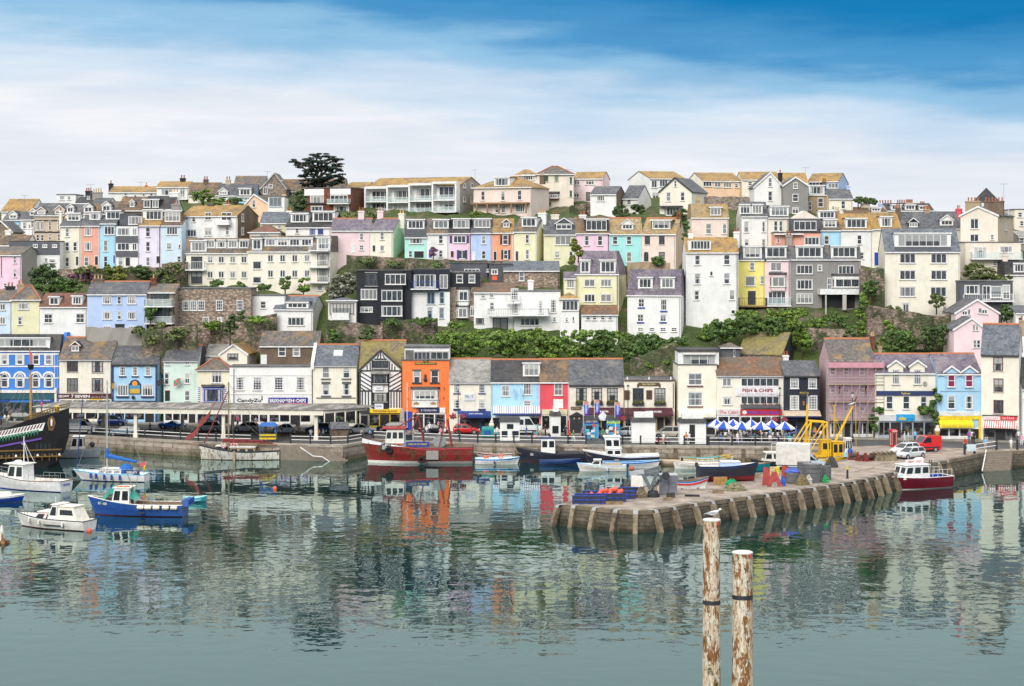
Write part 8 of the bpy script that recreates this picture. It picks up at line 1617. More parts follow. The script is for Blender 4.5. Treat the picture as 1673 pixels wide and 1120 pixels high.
 b.rails(0, .98, .6, 9); b.lines([((1, 0, 12.9), (5.1, 0, 1.4)), ((1, 0, 12.9), (-4.3, 0, 1.1)), ((1, 0, 12.8), (.9, 1.3, 1.1)), ((1, 0, 12.8), (.9, -1.3, 1.1)), ((.95, -.9, 8), (.95, .9, 8))], r=.022); m = MB(); m.path([(-4.35, .55+.22*math.cos(a), 1.75+.32*math.sin(a)) for a in [i*.63 for i in range(11)]], .09, 6); m.build('horseshoe_buoy', PT((.8, .55, .02)), b.t); MB().face([(-4.2, 0, 2.5), (-3.6, .1, 2.4), (-3.5, .1, 1.9), (-4.1, 0, 2.0)]).build('ensign', PT('red'), b.t); b.pole((-4.2, 0, 1.2), (-4.25, 0, 2.6), .025, 'flagstaff'); b.lines([((5.2, .0, 1.4), (4.0, .8, 10.5))], 'furled_jib', .07, PT((.03, .06, .2)))
 Boat('dinghy', 'small turquoise rowing dinghy astern of the blue fishing boat', 318, 820, 2.6, 1.3, 8, (.75, .55, .6), ((.04, .42, .52), (.10, .50, .58), 'teal'), 'turq', .7, .2, gun='turq').thwarts(2, 'sky')
 b = Boat('small_boat', 'small blue and white boat cut off by the left edge', 4, 820, 4.6, 1.9, 5, (.95, .75, .75), ((.01, .06, .34), 'white', 'dnavy'), 'offw', .8, .3, gun='white'); b.box(-1.6, 1.2, -.7, .7, .6, 1.2, 'boat_cover', 'offw', tx=.3, ty=.25)
 t = thing('mooring_buoy', 'rusty white conical buoy at the left edge of the water', 'buoy', ((3-CX)*ypx(887)/F, ypx(887), 0)); MB().lathe([(.75, -.2), (.8, .1), (.7, .3)], n=14).build('float', WN('buoy_rust', (.5, .25, .06), (.18, .07, .03), .6), t); MB().lathe([(.35, .3), (.22, 1.2), (.1, 1.8)], n=10).build('cone', WN('buoy_white', 'offw', (.3, .15, .06), .4), t)
 o = MB().ball((0, 0, .1), .28, 10).build('mooring_buoy', bo); o.location = ((449-CX)*ypx(799)/F, ypx(799), 0); tag(o, 'tiny orange mooring buoy alone in open water', 'buoy')
 b = Boat('fishing_boat', 'grey fishing boat with white wheelhouse behind the black ship', 122, 747, 6.9, 2.6, 4, (1.5, 1.25, 1.25), ((.36, .39, .43), (.45, .48, .5), 'dgrey'), 'grey', .85, .3, gun='grey'); b.cabin(-.6, 1.4, 1.9, 1.0, 3.0, .1, .45, 'offw', 'white', 2, 1); b.box(-2.9, -1.6, -.8, .8, 1.1, 1.6, 'fish_box', 'royal'); b.rails(.02, .35, .5, 3); MB().ball((2.4, .5, 1.8), .4, 8).build('float', BK, b.t)
 wd = WN('ketch_hull', 'offw', (.34, .25, .12), .35, .7); b = Boat('wooden_ketch', 'old wooden sailing boat with chalky hull and furled red sails', 393, 750, 11.2, 3.2, 179, (2.1, 1.25, 1.35), ('offw', 'black', 'brown'), 'brown', .45, .15, gun='black', worn=wd); b.cabin(-2.2, 1.4, 1.8, 1.0, 1.75, .1, .1, 'tan', 'offw', 3, 1, 'deckhouse', .05, (.3, .75)); b.cabin(2.0, 3.4, 1.5, 1.2, 1.9, .1, .1, 'maroon', 'offw', 1, 1, 'hatch', .05); sp = PN('varnished_spar', (.30, .17, .07), .5); b.pole((1.7, 0, 1.2), (1.7, 0, 11.0), .13, 'mast', PN('mast_grey', (.32, .26, .18), .6)); m = MB().tube((2.6, 0, 2.55), (-4.6, 0, 2.35), .16, .10, 7).tube((2.4, 0, 2.8), (-3.2, 0, 2.6), .2, .12, 7); m.build('furled_mainsail', PN('tan_sail', (.24, .04, .04), .85, 0, .3), b.t); b.pole((2.4, .1, 2.25), (-5.2, .1, 2.1), .09, 'boom', sp); b.pole((5.0, 0, 1.9), (8.4, 0, 2.4), .09, 'bowsprit', sp)
 m = MB(); m.grid([[(8.0-6.0*k/10+.25*math.sin(k*2), (w_-.5)*.3, 2.6+7.3*k/10-(1.1*w_*math.sin(math.pi*(1-k/10)**2) if k < 8 else 0)) for w_ in (0, .5, 1)] for k in range(11)]); m.tube((5.2, 0, 2.3), (1.8, 0, 9.6), .10, .07, 6); m.build('furled_jib', PN('red_sail', (.26, .05, .045), .85, 0, .3), b.t); b.lines([((1.7, 0, 10.8), (.6, 1.5, 1.4)), ((1.7, 0, 10.8), (2.4, 1.5, 1.5)), ((1.7, 0, 10.8), (-5, 0, 1.4)), ((1.7, 0, 10.9), (8.3, 0, 2.4)), ((1.7, 0, 7), (-4, .2, 2.4))], r=.025, mat=PT((.2, .15, .1)))
 for x in (2.3, 1.0, .6):
  q=[(x+.30*math.cos(a), .72, 2.0+.30*math.sin(a)) for a in [i*.63 for i in range(11)]]; m=MB()
  for i in range(10): m.tube(q[i], q[i+1], .09, n=5, m=i % 2)
  m.build('lifebuoy', [PT('red'), m_wht], b.t)
 b.box(-.1+.6, .8, 1.55, 1.7, -.3, 1.3, 'leeboard', 'tan')
 rw = WN('trawler_red', (.25, .014, .017), (.17, .065, .03), .48, .6, .6); b = Boat('trawler', 'rusty red trawler with white wheelhouse moored at the quay', 687, 755, 14.6, 4.4, 180, (4.0, 2.55, 2.7), ('red', 'red', 'offw'), 'brown', .85, .22, worn=rw, gun='maroon', wl=.42); b.cabin(2.2, 4.9, 2.8, 3.0, 5.5, .25, .1, 'offw', (.40, .02, .03), 3, 3, glass=(.42, .82)); b.cabin(.8, 5.3, 3.0, 2.3, 3.2, .1, .0, (.33, .36, .38), 'grey', 0, 0, 'deckhouse', .05); b.box(2.0, 5.3, -1.55, 1.55, 5.58, 5.72, 'roof_edge', (.40, .02, .03)); b.cabin(.9, 2.2, 2.2, 3.1, 4.9, .0, .0, (.36, .37, .36), 'grey', 1, 0, 'galley', .03)
 m = MB(); m.grid([[(b.gx(q, b.sheer(q))+.0, sg*(b.beam(q)+.03), b.sheer(q)+dz) for dz in (-.75*(q-.62)/.38-.05, .03)] for q in [.62+.38*i/8 for i in range(9)] for sg in (1,)]); m.build('bow_bulwark', m_wht, b.t); b.text('BM 250', .80, 3.05, 1.5, .32, 'black', dy=.14)
 rg = PT((.24, .025, .025), .6, 'gantry_red'); g = MB()
 for y in (-1.3, 1.3): g.tube((1.4, y, 4.8), (.3, y*.4, 7.6), .09).tube((-.6, y, 2.6), (.3, y*.4, 7.6), .07)
 g.tube((.3, -.6, 7.6), (.3, .6, 7.6), .12).tube((.3, 0, 7.5), (3.4, 0, 5.7), .11).tube((.4, .2, 8.3), (2.2, .5, 6.3), .1); g.build('mast_gantry', rg, b.t); g = MB()
 for y in (-1.5, 1.5): g.tube((-4.4, y, 2.5), (-3.8, y*.7, 6.9), .09).tube((-2.6, y, 2.5), (-3.4, y*.7, 6.6), .06)
 g.tube((-3.8, -1.1, 6.9), (-3.8, 1.1, 6.9), .14); g.build('stern_gantry', rg, b.t); m = MB().lathe([(.75, -.8), (.75, -.72), (.35, -.7), (.35, .7), (.75, .72), (.75, .8)], n=14); m.v = [(-2.7+x, z, 3.4+y) for x, y, z in m.v]; m.build('net_drum', PN('drum_steel', (.30, .31, .28), .6), b.t); m = MB().lathe([(.95, -.05), (.95, .05)], n=16); m.v = [(-2.7+x, 1.0+z, 3.5+y) for x, y, z in m.v]; m.build('drum_flange', SL, b.t)
 b.box(-1.3, 1.9, 1.85, 1.95, 2.75, 3.6, 'banner', (.02, .04, .25)); l = text_mb('HARBOUR FISH MARKET', 2.7, .3, 0, 0, 0, .01); l.v = [(.3-x, 1.99, z+3.2) for x, y, z in l.v]; l.build('lettering', PT((.7, .55, .1)), b.t); b.t.scale = (1, 1, .86); b.box(-2.6, -.9, 2.215, 2.24, .75, 2.2, 'hull_patch', (.33, .30, .28)); b.rails(.03, .3, .7, 4, mat=PN('rusty_rail', (.28, .15, .08), .8))
 for q, z in ((.78, 2.2), (.48, .7)):
  x, y = b.gx(q, z), b.beam(q)+.1; m = MB(); m.path([(x+.42*math.cos(a), y, z+.42*math.sin(a)) for a in [i*.52 for i in range(13)]], .19, 7); m.build('tyre_fender', PN('tyre', (.018, .018, .018), .9), b.t)
 m = MB(); m.path([(3.0+.38*math.cos(a), 1.62, 2.85+.38*math.sin(a)) for a in [i*.52 for i in range(13)]], .1, 6); m.build('lifebuoy', PT((.75, .14, .04)), b.t); b.pole((1.9, -.5, 5.6), (1.9, -.5, 13.0), .06, 'mast'); b.lines([((1.9, -.5, 12.5), (.4, 0, 7.6)), ((1.9, -.5, 9.8), (2.4, -.5, 7.6)), ((.3, 0, 7.5), (-3.8, 0, 6.9))], r=.03)
 b = Boat('open_boat', 'small white and blue open boat with orange floats, right of the trawler', 811, 757.5, 5.9, 2.1, 3, (.95, .75, .8), ('white', (.02, .25, .65), 'offw'), 'offw', .8, .3, gun='sky'); b.thwarts(3, 'sky'); b.text('E 24', .8, .72, .7, .25, 'dnavy', -1); MB().ball((-1.6, -.1, .95), .22, 8).ball((-1.2, .2, .95), .2, 8).build('float', bo, b.t); m = MB(); m.path([(.6+.3*math.cos(a), -.3, 1.05+.3*math.sin(a)) for a in [i*.52 for i in range(13)]], .08, 6); m.build('lifebuoy', PT((.75, .14, .04)), b.t); b.outboard(.5); b.fender(.45, 'black', -1, .1, .4)
 b = Boat('open_boat', 'red and white striped open boat behind the blue trimmed one', 806, 749, 5.4, 1.9, 176, (1.0, .75, .8), ('white', (.45, .03, .04), 'white'), 'tan', .7, .3, gun='white'); b.thwarts(3)
 b = Boat('fishing_boat', 'dark navy fishing boat with small white wheelhouse by the wall', 907, 753.5, 9.6, 2.9, 180, (2.0, 1.2, 1.25), ('navy', 'black', 'maroon'), 'dgrey', .8, .35, gun='black'); b.cabin(.0, 2.0, 2.0, 1.1, 3.3, .05, .05, 'white', 'dnavy', 2, 1, glass=(.45, .85)); b.box(-3.5, -.2, -1.2, 1.2, 1.0, 1.42, 'cover', 'black', tx=.2, ty=.3); b.text('XX', .82, 1.1, .5, .35, 'offw')
 b = Boat('rowing_boat', 'slim dark blue rowing boat beside the navy fishing boat', 914, 758.5, 5.6, 1.6, 1, (.85, .6, .65), ((.012, .035, .16), (.02, .06, .25), 'navy'), (.05, .1, .2), .5, .25, gun='dnavy'); b.thwarts(3, (.05, .1, .2))
 b = Boat('fishing_boat', 'white topped black fishing boat with tall wheelhouse at the wall', 1019, 760, 9.6, 3.2, 180, (2.2, 1.4, 1.55), ('navy', 'white', 'dnavy'), 'offw', .85, .4, gun='white'); b.cabin(.5, 2.4, 2.2, 1.3, 4.0, -.3, .1, 'white', 'white', 2, 2, glass=(.55, .85)); b.cabin(.4, 2.5, 2.3, 1.2, 2.4, .1, .0, 'white', 'white', 2, 0, 'cuddy', .02, (.4, .8)); b.pole((1.2, 0, 4), (1.1, 0, 5.8), .07); b.rails(.74, .98, .7, 4); b.box(-4.5, -.2, 1.3, 1.36, 1.55, 1.7, 'side_rail', 'offw')
 b = Boat('workboat', 'long blue topped white workboat alongside the wheelhouse boat', 1030, 763.5, 7.5, 2.0, 2, (1.0, .75, .8), ('white', (.02, .14, .5), 'white'), (.05, .2, .5), .8, .3, gun='sky'); b.thwarts(4, (.05, .2, .5)); b.box(-2.2, -1.6, -.3, .3, .6, 1.1, 'engine_box', 'grey')
 b = Boat('motor_boat', 'small white motorboat with low windscreen and outboard', 985, 768.5, 6.2, 2.1, 176, (1.0, .75, .75), ('offw', 'white', 'offw'), 'offw', .85, .4, gun='cblue'); b.cabin(.3, 1.8, 1.6, .75, 1.45, .7, .0, 'offw', 'offw', 1, 1, 'windscreen', .15, (.3, .85)); b.box(-2.6, -.2, -.8, .8, .55, .95, 'seat', 'tan', tx=.1, ty=.1); b.outboard(.5); MB().ball((-3.9, .2, .35), .33, 8).build('float', PT((.55, .12, .08)), b.t); b.fender(.4, 'lblue', 1)
 b = Boat('dinghy', 'tan tender with grey outboard behind the crane', 1090, 759, 3.6, 1.6, 176, (.75, .6, .6), ('tan', 'beige', 'tan'), 'beige', .8, .2, gun='beige'); b.thwarts(2); b.outboard(.5)
 b = Boat('open_boat', 'yellow ended open boat with turquoise inside, nearest the wall', 1153, 757, 7.2, 1.9, 1, (1.35, .75, .95), ('offw', (.55, .38, .04), 'white'), (.05, .38, .42), .6, .3, gun='tan'); b.thwarts(4, 'tan'); b.box(2.2, 3.4, -.5, .5, .8, 1.2, 'foredeck', (.6, .42, .04))
 b = Boat('open_boat', 'plain white open boat in front of the yellow ended boat', 1141, 764.5, 6.4, 1.9, 177, (.95, .7, .75), ('offw', 'white', 'offw'), 'offw', .8, .25, gun='beige'); b.thwarts(3)
 b = Boat('fishing_boat', 'dark blue boat with red bottom propped up on the jetty', 1187, 786, 6.7, 2.6, 3, (1.7, 1.3, 1.3), ('navy', (.01, .03, .14), (.16, .01, .015)), 'offw', .85, .3, gun='black', zoff=.58, z0=GZ); b.cabin(-.8, 1.6, 1.7, 1.2, 1.75, .2, .2, 'lblue', 'offw', 0, 0, 'cuddy'); b.rails(.0, .3, .7, 3, mat=m_wht); b.pole((-.9, 0, 1.2), (-.9, 0, 5.6), .03, 'whip_aerial', BK); b.outboard(1.2)
 b = Boat('open_boat', 'turquoise sided open boat moored behind the jetty', 1222, 769, 5.6, 2.0, 3, (1.1, .95, .95), ((.02, .28, .36), (.02, .28, .36), 'teal'), 'tan', .8, .25, gun='brown'); b.thwarts(3)
 b = Boat('cabin_boat', 'small boat with low white slant windowed cabin behind the box lorry', 1262, 765, 5.2, 2.1, 184, (1.3, 1.0, 1.0), ('navy', 'navy', 'navy'), 'tan', .8, .3, gun='black'); b.cabin(-1.2, 1.4, 1.8, 1.0, 2.2, .4, .5, 'offw', 'offw', 2, 2); b.lines([((.2, .3, 2.3), (.2, .3, 3.4)), ((-.5, .3, 2.3), (-.5, .3, 3.4)), ((.2, .3, 3.4), (-.5, .3, 3.4))], 'cabin_rail', .04, m_wht)
 b = Boat('rowing_boat', 'white rowing boat with blue and red stripes resting on the jetty', 1126, 798, 3.9, 1.5, 12, (1.25, .8, .85), ('white', (.02, .25, .62), 'white'), 'brown', .6, .35, gun='brown', z0=GZ, zoff=.12); b.thwarts(3); st = MB(); P = [[(b.gx(q, 1), -(b.beam(q)*.985+.025), b.sheer(q)-z) for z in (.24, .46)] for q in [i/14 for i in range(15)]]; st.grid(P); st.build('stripe', PT((.6, .03, .04)), b.t)
 for x in (-1, .9): MB().box(x-.15, x+.15, -.5, .5, -.12, .06).build('chock', OT, b.t)
 ye = WN('trawler_yellow', (.80, .47, .02), (.40, .20, .03), .18, .5, .6); b = Boat('trawler', 'bright yellow trawler with A frame gantries behind the jetty', 1343, 771, 9.4, 3.8, 8, (2.9, 2.3, 2.5), ('yellow', 'yellow', 'black'), 'tan', .85, .15, worn=ye, gun='tan'); yp = PN('gantry_yellow', (.80, .48, .02), .5, 0, .12); g = MB()
 for y in (-1.4, 1.4): g.tube((-3.2, y, 2.4), (-2.3, y*.8, 8.0), .16).tube((-2.2, y*.8, 8.0), (.6, y*.8, 7.8), .14).tube((.8, y, 2.4), (.6, y*.8, 7.8), .16).tube((-6.0, y*.9, 3.0), (-2.4, y*.8, 7.9), .13).tube((-2.8, y, 3.0), (.6, y*.8, 7.7), .11)
 g.tube((-2.3, -1.1, 8), (-2.3, 1.1, 8), .14).tube((.6, -1.1, 7.8), (.6, 1.1, 7.8), .14); g.build('gantry', yp, b.t); MB().box(-6.6, .4, -1.7, -1.4, 2.5, 2.85).box(-6.6, .4, 1.4, 1.7, 2.5, 2.85).box(-6.8, -6.4, -1.8, 1.8, 2.45, 3.1).build('stern_beam', yp, b.t); b.pole((-3.0, 0, 2.4), (-2.7, 0, 10.6), .24, 'mast', yp); b.pole((-2.72, 0, 10.3), (-2.68, 0, 12.2), .14, 'mast_top', SL); b.pole((1.6, .2, 3.2), (6.0, .8, 10.2), .24, 'derrick', yp); b.pole((5.7, .8, 9.8), (6.7, .9, 11.6), .16, 'derrick_head', PN('rust', (.16, .06, .03), .9)); b.pole((2.1, -.3, 5.5), (2.2, -.3, 10.4), .09, 'light_mast', yp); b.lines([((1.2, -.3, 8.9), (2.2, -.3, 8.9)), ((2.2, -.3, 8.0), (3.0, -.3, 8.0)), ((1.8, -.3, 10.4), (2.6, -.3, 10.4)), ((2.2, -.3, 9), (3.8, -.3, 5.4)), ((6.5, .9, 11.3), (6.6, .9, 2.4))], 'mast_arms', .05, yp)
 b.cabin(-.4, 1.4, 2.2, 2.3, 5.0, .0, .0, (.78, .46, .02), (.75, .44, .02), 1, 1, 'engine_casing', .05, (.5, .85)); b.cabin(1.7, 3.6, 2.4, 2.3, 4.7, .0, .0, (.78, .46, .02), (.75, .44, .02), 2, 2); b.cabin(3.9, 5.4, 1.8, 2.9, 5.2, .2, .3, 'offw', 'white', 3, 2, 'upper_wheelhouse'); b.box(3.6, 5.0, -1.2, 1.2, 2.4, 3.1, 'locker', 'cblue'); MB().ball((4.8, -1.3, 3.3), .5, 8).build('blue_float', PT('royal'), b.t)
 b.t.scale=(.75, .7, .86)
 b = Boat('passenger_boat', 'maroon hulled white ferry moored at the jetty on the right', 1499, 797, 9.0, 3.2, 203, (1.75, 1.45, 1.45), ((.16, .008, .022), (.16, .008, .022), 'offw'), 'royal', .85, .45, gun='white', dk=.5); b.cabin(-1.0, 2.9, 2.5, 1.3, 3.0, .55, .1, 'white', 'white', 3, 2, glass=(.42, .85)); b.box(2.2, 3.7, -.8, .8, 1.4, 1.75, 'foredeck', 'sky', tx=.2, ty=.25); s = b.box(-.4, 2.2, .55, .65, 3.12, 3.7, 'name_board', 'white'); l = text_mb('FERRY TRIPS', 2.1, .25, 0, 0, 0, .02); l.v = [(.9-x, .68, z+3.4) for x, y, z in l.v]; l.build('lettering', PT('red'), s); MB().lathe([(.3, -.55), (.34, -.45), (.34, .45), (.3, .55)], (0, 0, 0), 12).build('liferaft', m_wht, b.t); COL.objects[-1].location = (-.2, 0, 3.5); COL.objects[-1].rotation_euler = (0, R(90), 0); b.rails(.03, .36, .9, 4, mat=m_wht); b.rails(.8, .98, .5, 3, mat=m_wht); b.box(-3.9, -1.4, 1.0, 1.3, 1.0, 1.4, 'seat', 'royal'); b.box(-3.9, -1.4, -1.3, -1.0, 1.0, 1.4, 'seat', 'royal'); b.lines([((-1.6, .3, 2.2), (-1.6, .3, 3.5)), ((-1.9, .3, 2.2), (-1.9, .3, 3.5))], 'exhaust_pipe', .06, PN('rust', (.16, .06, .03), .9))
boats()
def rope(a, b, sag, lab):
 a, b = Vector(a), Vector(b); P = [a.lerp(b, i/8)-Vector((0, 0, sag*4*(i/8)*(1-i/8)))-a for i in range(9)]; o = MB().path(P, .035, 4).build('mooring_rope', PN('rope', (.30, .25, .16), .9)); o.location = a; tag(o, lab, 'rope')
for (x0, y0, z0), (x1, y1, z1), sg, lb in (((603, 722, 3.2), (598, 719, 2.3), .3, 'mooring rope from the red trawler bow to the quay corner'), ((770, 738, 2.0), (800, 724, 2.3), .6, 'mooring rope from the red trawler stern to the quay wall'), ((852, 741, 1.9), (838, 724.5, 2.3), .4, 'mooring rope from the navy fishing boat bow'), ((966, 745, 2.1), (950, 726, 2.3), .4, 'mooring rope from the tall wheelhouse boat bow'), ((1455, 770, 1.7), (1452, 770, 2.3), .1, 'short mooring rope at the bow of the maroon ferry'), ((332, 733, 2.0), (318, 721, 2.3), .5, 'mooring rope from the wooden ketch bow')): rope(gpt(x0, y0, z0), gpt(x1, y1, z1), sg, lb)
for P, lb in ((((1140, 800), (1165, 803), (1190, 798), (1215, 801)), 'loose tan rope lying on the open jetty'), (((1395, 770), (1420, 766), (1440, 757), (1470, 756)), 'long rope lying across the apron by the ferry')):
 q=[gpt(x, y, GZ+.03) for x, y in P]; m=MB()
 for a, b, c in zip(q, q[1:], q[2:]+[q[-1]]): m.path([a.lerp(b, k/5)+Vector((.25*math.sin(k*1.9), .2*math.cos(k*2.3), 0))*(0 < k < 5)-q[0] for k in range(6)], .04, 4)
 o = m.build('rope', PN('rope', (.30, .25, .16), .9)); o.location = q[0]; tag(o, lb, 'rope')
def ship():
 Yd = 251.0; o = wpt(60, 765, Yd); t = thing('galleon', 'black painted sailing galleon replica with striped bulwark and gilded stern', 'ship', tuple(o)); k = Yd/F; dep = 6.5
 def q(x, y, d=0): zx, zy=x/4.666, 660+y/4.666; return Vector(((zx-60)*k, d, (765-zy)*k))
 def slab(poly, d0, d1, mat, nm): m=MB(); m.prism([(q(x, y).x, q(x, y).z) for x, y in poly][::-1], 1, d0, d1); return m.build(nm, mat, t)
 bk = PN('tarred_black', (.007, .007, .009), .95, 0, .3); gd = PN('gilding', (.16, .09, .016), .6, .1)
 slab([(-500, 560), (-500, 215), (0, 208), (110, 160), (180, 132), (320, 92), (440, 60), (440, 270), (410, 380), (360, 480), (300, 560)], 0, dep, bk, 'hull')
 slab([(-500, 300), (0, 205), (345, 140), (325, 200), (0, 262), (-500, 362)], -.06, 0, m_wht, 'striped_bulwark')
 m=MB(); g=MB()
 for i in range(18):
  x=-60+i*24
  if x+34 < 340: y=205-(x)*.19; m.prism([(q(x, y).x, q(x, y+34).z), (q(x+11, y).x, q(x, y+32).z), (q(x+30, y).x, q(x, y-2).z), (q(x+19, y).x, q(x, y).z)], 1, -.09, -.062)
  if x+24 < 320: y=252-(x)*.19; g.prism([(q(x, y).x, q(x, y-2).z), (q(x+22, y).x, q(x, y-6).z), (q(x+11, y).x, q(x, y+40).z)], 1, -.09, -.062)
 m.build('maroon_stripe', PT('maroon'), t); g.build('green_pennant', PT((.01, .16, .08)), t)
 slab([(-500, 385), (0, 314), (320, 254), (318, 268), (0, 328), (-500, 400)], -.10, 0, PT((.12, .05, .32)), 'purple_rail'); slab([(-500, 372), (470, 340), (478, 392), (-500, 430)], -.45, 0, bk, 'stern_gallery'); slab([(-500, 366), (472, 338), (472, 346), (-500, 376)], -.5, -.0, gd, 'gilt_rail'); slab([(-500, 424), (478, 386), (478, 395), (-500, 434)], -.5, -.0, gd, 'gilt_rail')
 for i in range(10): x = -60+i*55; slab([(x, 372), (x+5, 372), (x+5, 428), (x, 428)], -.49, -.45, gd, 'gilt_post'); slab([(x+24+9*math.cos(a), 396-x*.03+13*math.sin(a)) for a in [j*.79 for j in range(8)]], -.48, -.45, gd if i % 3 else m_wht, 'gallery_emblem')
 for i in range(4): x = 275+i*32; slab([(x, 300), (x+18, 298), (x+18, 345), (x, 347)], -.05, 0, CG(), 'window')
 slab([(360, 140), (372, 105), (392, 88), (415, 108), (425, 145), (405, 200), (372, 200)], -.04, 0, gd, 'crest'); slab([(372, 140), (382, 115), (394, 104), (406, 118), (412, 145), (398, 185), (378, 185)], -.07, -.04, PT('maroon'), 'crest_shield'); slab([(386, 120), (394, 108), (402, 122), (398, 165), (388, 165)], -.09, -.07, PT('offw'), 'crest_figure')
 r=MB(); P=[(185, 128), (250, 105), (320, 82), (380, 62), (445, 48)]
 for d in (0, dep):
  for (xa, ya), (xb, yb) in zip(P, P[1:]): r.tube(q(xa, ya-26, d), q(xb, yb-26, d), .07, n=5).tube(q(xa, ya-8, d), q(xb, yb-8, d), .06, n=5)
  for i in range(13): x=185+i*21.5; y=128-(x-185)*.31; r.tube(q(x, y-26, d), q(x, y+4, d), .05, n=4)
 r.build('stern_rail', gd, t); p = q(432, 40, .3); MB().lathe([(.12, -.6), (.22, -.4), (.38, .2), (.42, .35), (.1, .55), (.03, .8)], tuple(p), 8).build('lantern', PN('lantern_gold', (.6, .38, .05), .35, .3), t)
 mp = PN('mast_ochre', (.52, .27, .06), .6); c = q(198, 100, 2.5); MB().tube(c-Vector((0, 0, 1)), (c.x, 2.5, q(0, -215).z), .20, .15, 8).build('mast', mp, t); MB().tube((c.x, 2.5, q(0, -215).z), (c.x-.15, 2.5, q(0, -420).z), .10, .06, 6).build('topmast', mp, t); MB().lathe([(.3, 0), (.45, .5), (.45, .7)], (c.x, 2.5, q(0, -255).z), 8).build('fighting_top', bk, t); l = MB()
 for x, y in ((-60, 150), (20, 190), (110, 150), (260, 95), (330, 75), (400, 58)): l.tube((c.x, 2.5, q(0, -215).z), q(x, y, .2), .025, n=4)
 l.build('rigging', PT((.12, .10, .05)), t); MB().face([(c.x-.1, 2.5, q(0, -400).z), (c.x+.25, 2.45, q(0, -370).z), (c.x+.2, 2.45, q(0, -300).z), (c.x-.15, 2.5, q(0, -290).z)]).build('pennant', PT('red'), t)
 person(68, 674, 'standing', 'magenta', 'denim', 'leaning on the gilded rail of the black galleon', 'b', z=7.0)
ship()
def pile(px, top, w, label, seed):
 Y = 100.0; r = w*Y/F/2; zt = HC-(top-YH)*Y/F; t = thing('mooring_pile', label, 'mooring pile', ((px-CX)*Y/F, Y, 0)); m, tt, b = nodes('pile_paint%d' % seed)
 pos = mapping(tt, (2.0, 2.0, .75), 'obj'); pos.node.inputs['Location'].default_value = (seed, 0, seed*3); n1 = noise(tt, pos, 1.3, 9, .75); n2 = noise(tt, mapping(tt, (7, 7, 1.3), 'obj'), 1.2, 8, .75); n3 = noise(tt, mapping(tt, (3.2, 3.2, 1.2), 'obj'), 1.9, 8, .8); n4 = noise(tt, mapping(tt, (1, 1, 1), 'obj'), 7, 6, .7)
 c = mixc(tt, ramp(tt, n4, [(.3, .85), (.6, 1.0)]), (.50, .44, .32), (.72, .68, .58)); c = mixc(tt, ramp(tt, n2, [(.44, 0), (.56, .75)]), c, (.42, .24, .07)); c = mixc(tt, ramp(tt, n1, [(.515, 0), (.535, 1)]), c, mixc(tt, n4, (.10, .035, .010), (.34, .15, .035))); c = mixc(tt, ramp(tt, n3, [(.57, 0), (.59, 1)]), c, (.02, .02, .022)); tt.links.new(c, b.inputs['Base Color']); b.inputs['Roughness'].default_value = .7; bump(tt, b, n1, .4, .03)
 bd = PT('black', .6)
 MB().lathe([(r*1.08, -2), (r*1.06, zt*.4), (r, zt)], n=28).build('shaft', m, t); MB().lathe([(r*1.04, zt+.001), (r*1.04, zt+.06), (r*.9, zt+.09)], n=28).build('cap', PT((.74, .72, .70), .6, 'pile_cap'), t); zb = zt-(133 if seed == 1 else 71)*Y/F; MB().lathe([(r*1.03, zb-.12), (r*1.03, zb+.12)], n=28).build('band', bd, t); MB().box(r*.55, r*.8, -r*.9, -r*.7, zt-.2, zt+.002).build('red_mark', PT((.5, .05, .05)), t)
 me = LB('weed', [((a, -r*1.02, z), (.10, .06, .28)) for a, z in ((-r*.3, zt-8.0), (r*.5, zt-8.9), (-r*.1, zt-8.2))], 60, .05, LF(), seed); link('weed', me, t)
 return Vector(((px-CX)*Y/F, Y, zt+.09))
P1 = pile(1162.5, 850, 28, 'taller rust stained white mooring pile with a gull on top', 1); pile(1213, 903, 33, 'shorter and thicker rust stained white mooring pile on the right', 4)
def gull(loc, label, rz, sc=1.0):
 t = thing('seagull', label, 'seagull', tuple(loc), rz); t.scale = (sc,)*3; m = MB(); prof = [(-.42, .02, .26), (-.3, .05, .27), (-.12, .11, .29), (.05, .13, .31), (.18, .10, .36), (.25, .06, .43), (.30, .065, .49), (.36, .055, .50), (.40, .02, .49)]; rows = [[(x+.0, r*.9*math.cos(a), z+r*math.sin(a)) for a in [2*math.pi*i/10 for i in range(10)]] for x, r, z in prof]; m.grid(rows, close=True); m.face(rows[0]); m.face(rows[-1]); m.build('body', PT((.80, .80, .80), .7), t, smooth=True)
 for s in (-1, 1): m = MB(); m.grid([[(.14, s*.11, .40), (.12, s*.135, .30)], [(-.12, s*.11, .38), (-.14, s*.13, .27)], [(-.40, s*.05, .30), (-.40, s*.05, .25)], [(-.52, s*.02, .25), (-.5, s*.02, .23)]]); m.build('wing', PT((.38, .40, .44), .7), t); MB().tube((.02, s*.05, 0), (.02, s*.05, .24), .012).box(.0, .09, s*.05-.03, s*.05+.03, 0, .012).build('leg', PT((.6, .35, .3)), t)
 MB().tube((.39, 0, .485), (.49, 0, .46), .02, .006).build('bill', PT((.7, .5, .05)), t)
gull(P1+Vector((.12, 0, 0)), 'white gull with grey wings standing on the taller pile', R(-8), 1.05)
b_ = wpt(1391, 664, 243); gull(b_, 'white gull perched on the tip of the yellow derrick', 0, 1.1)
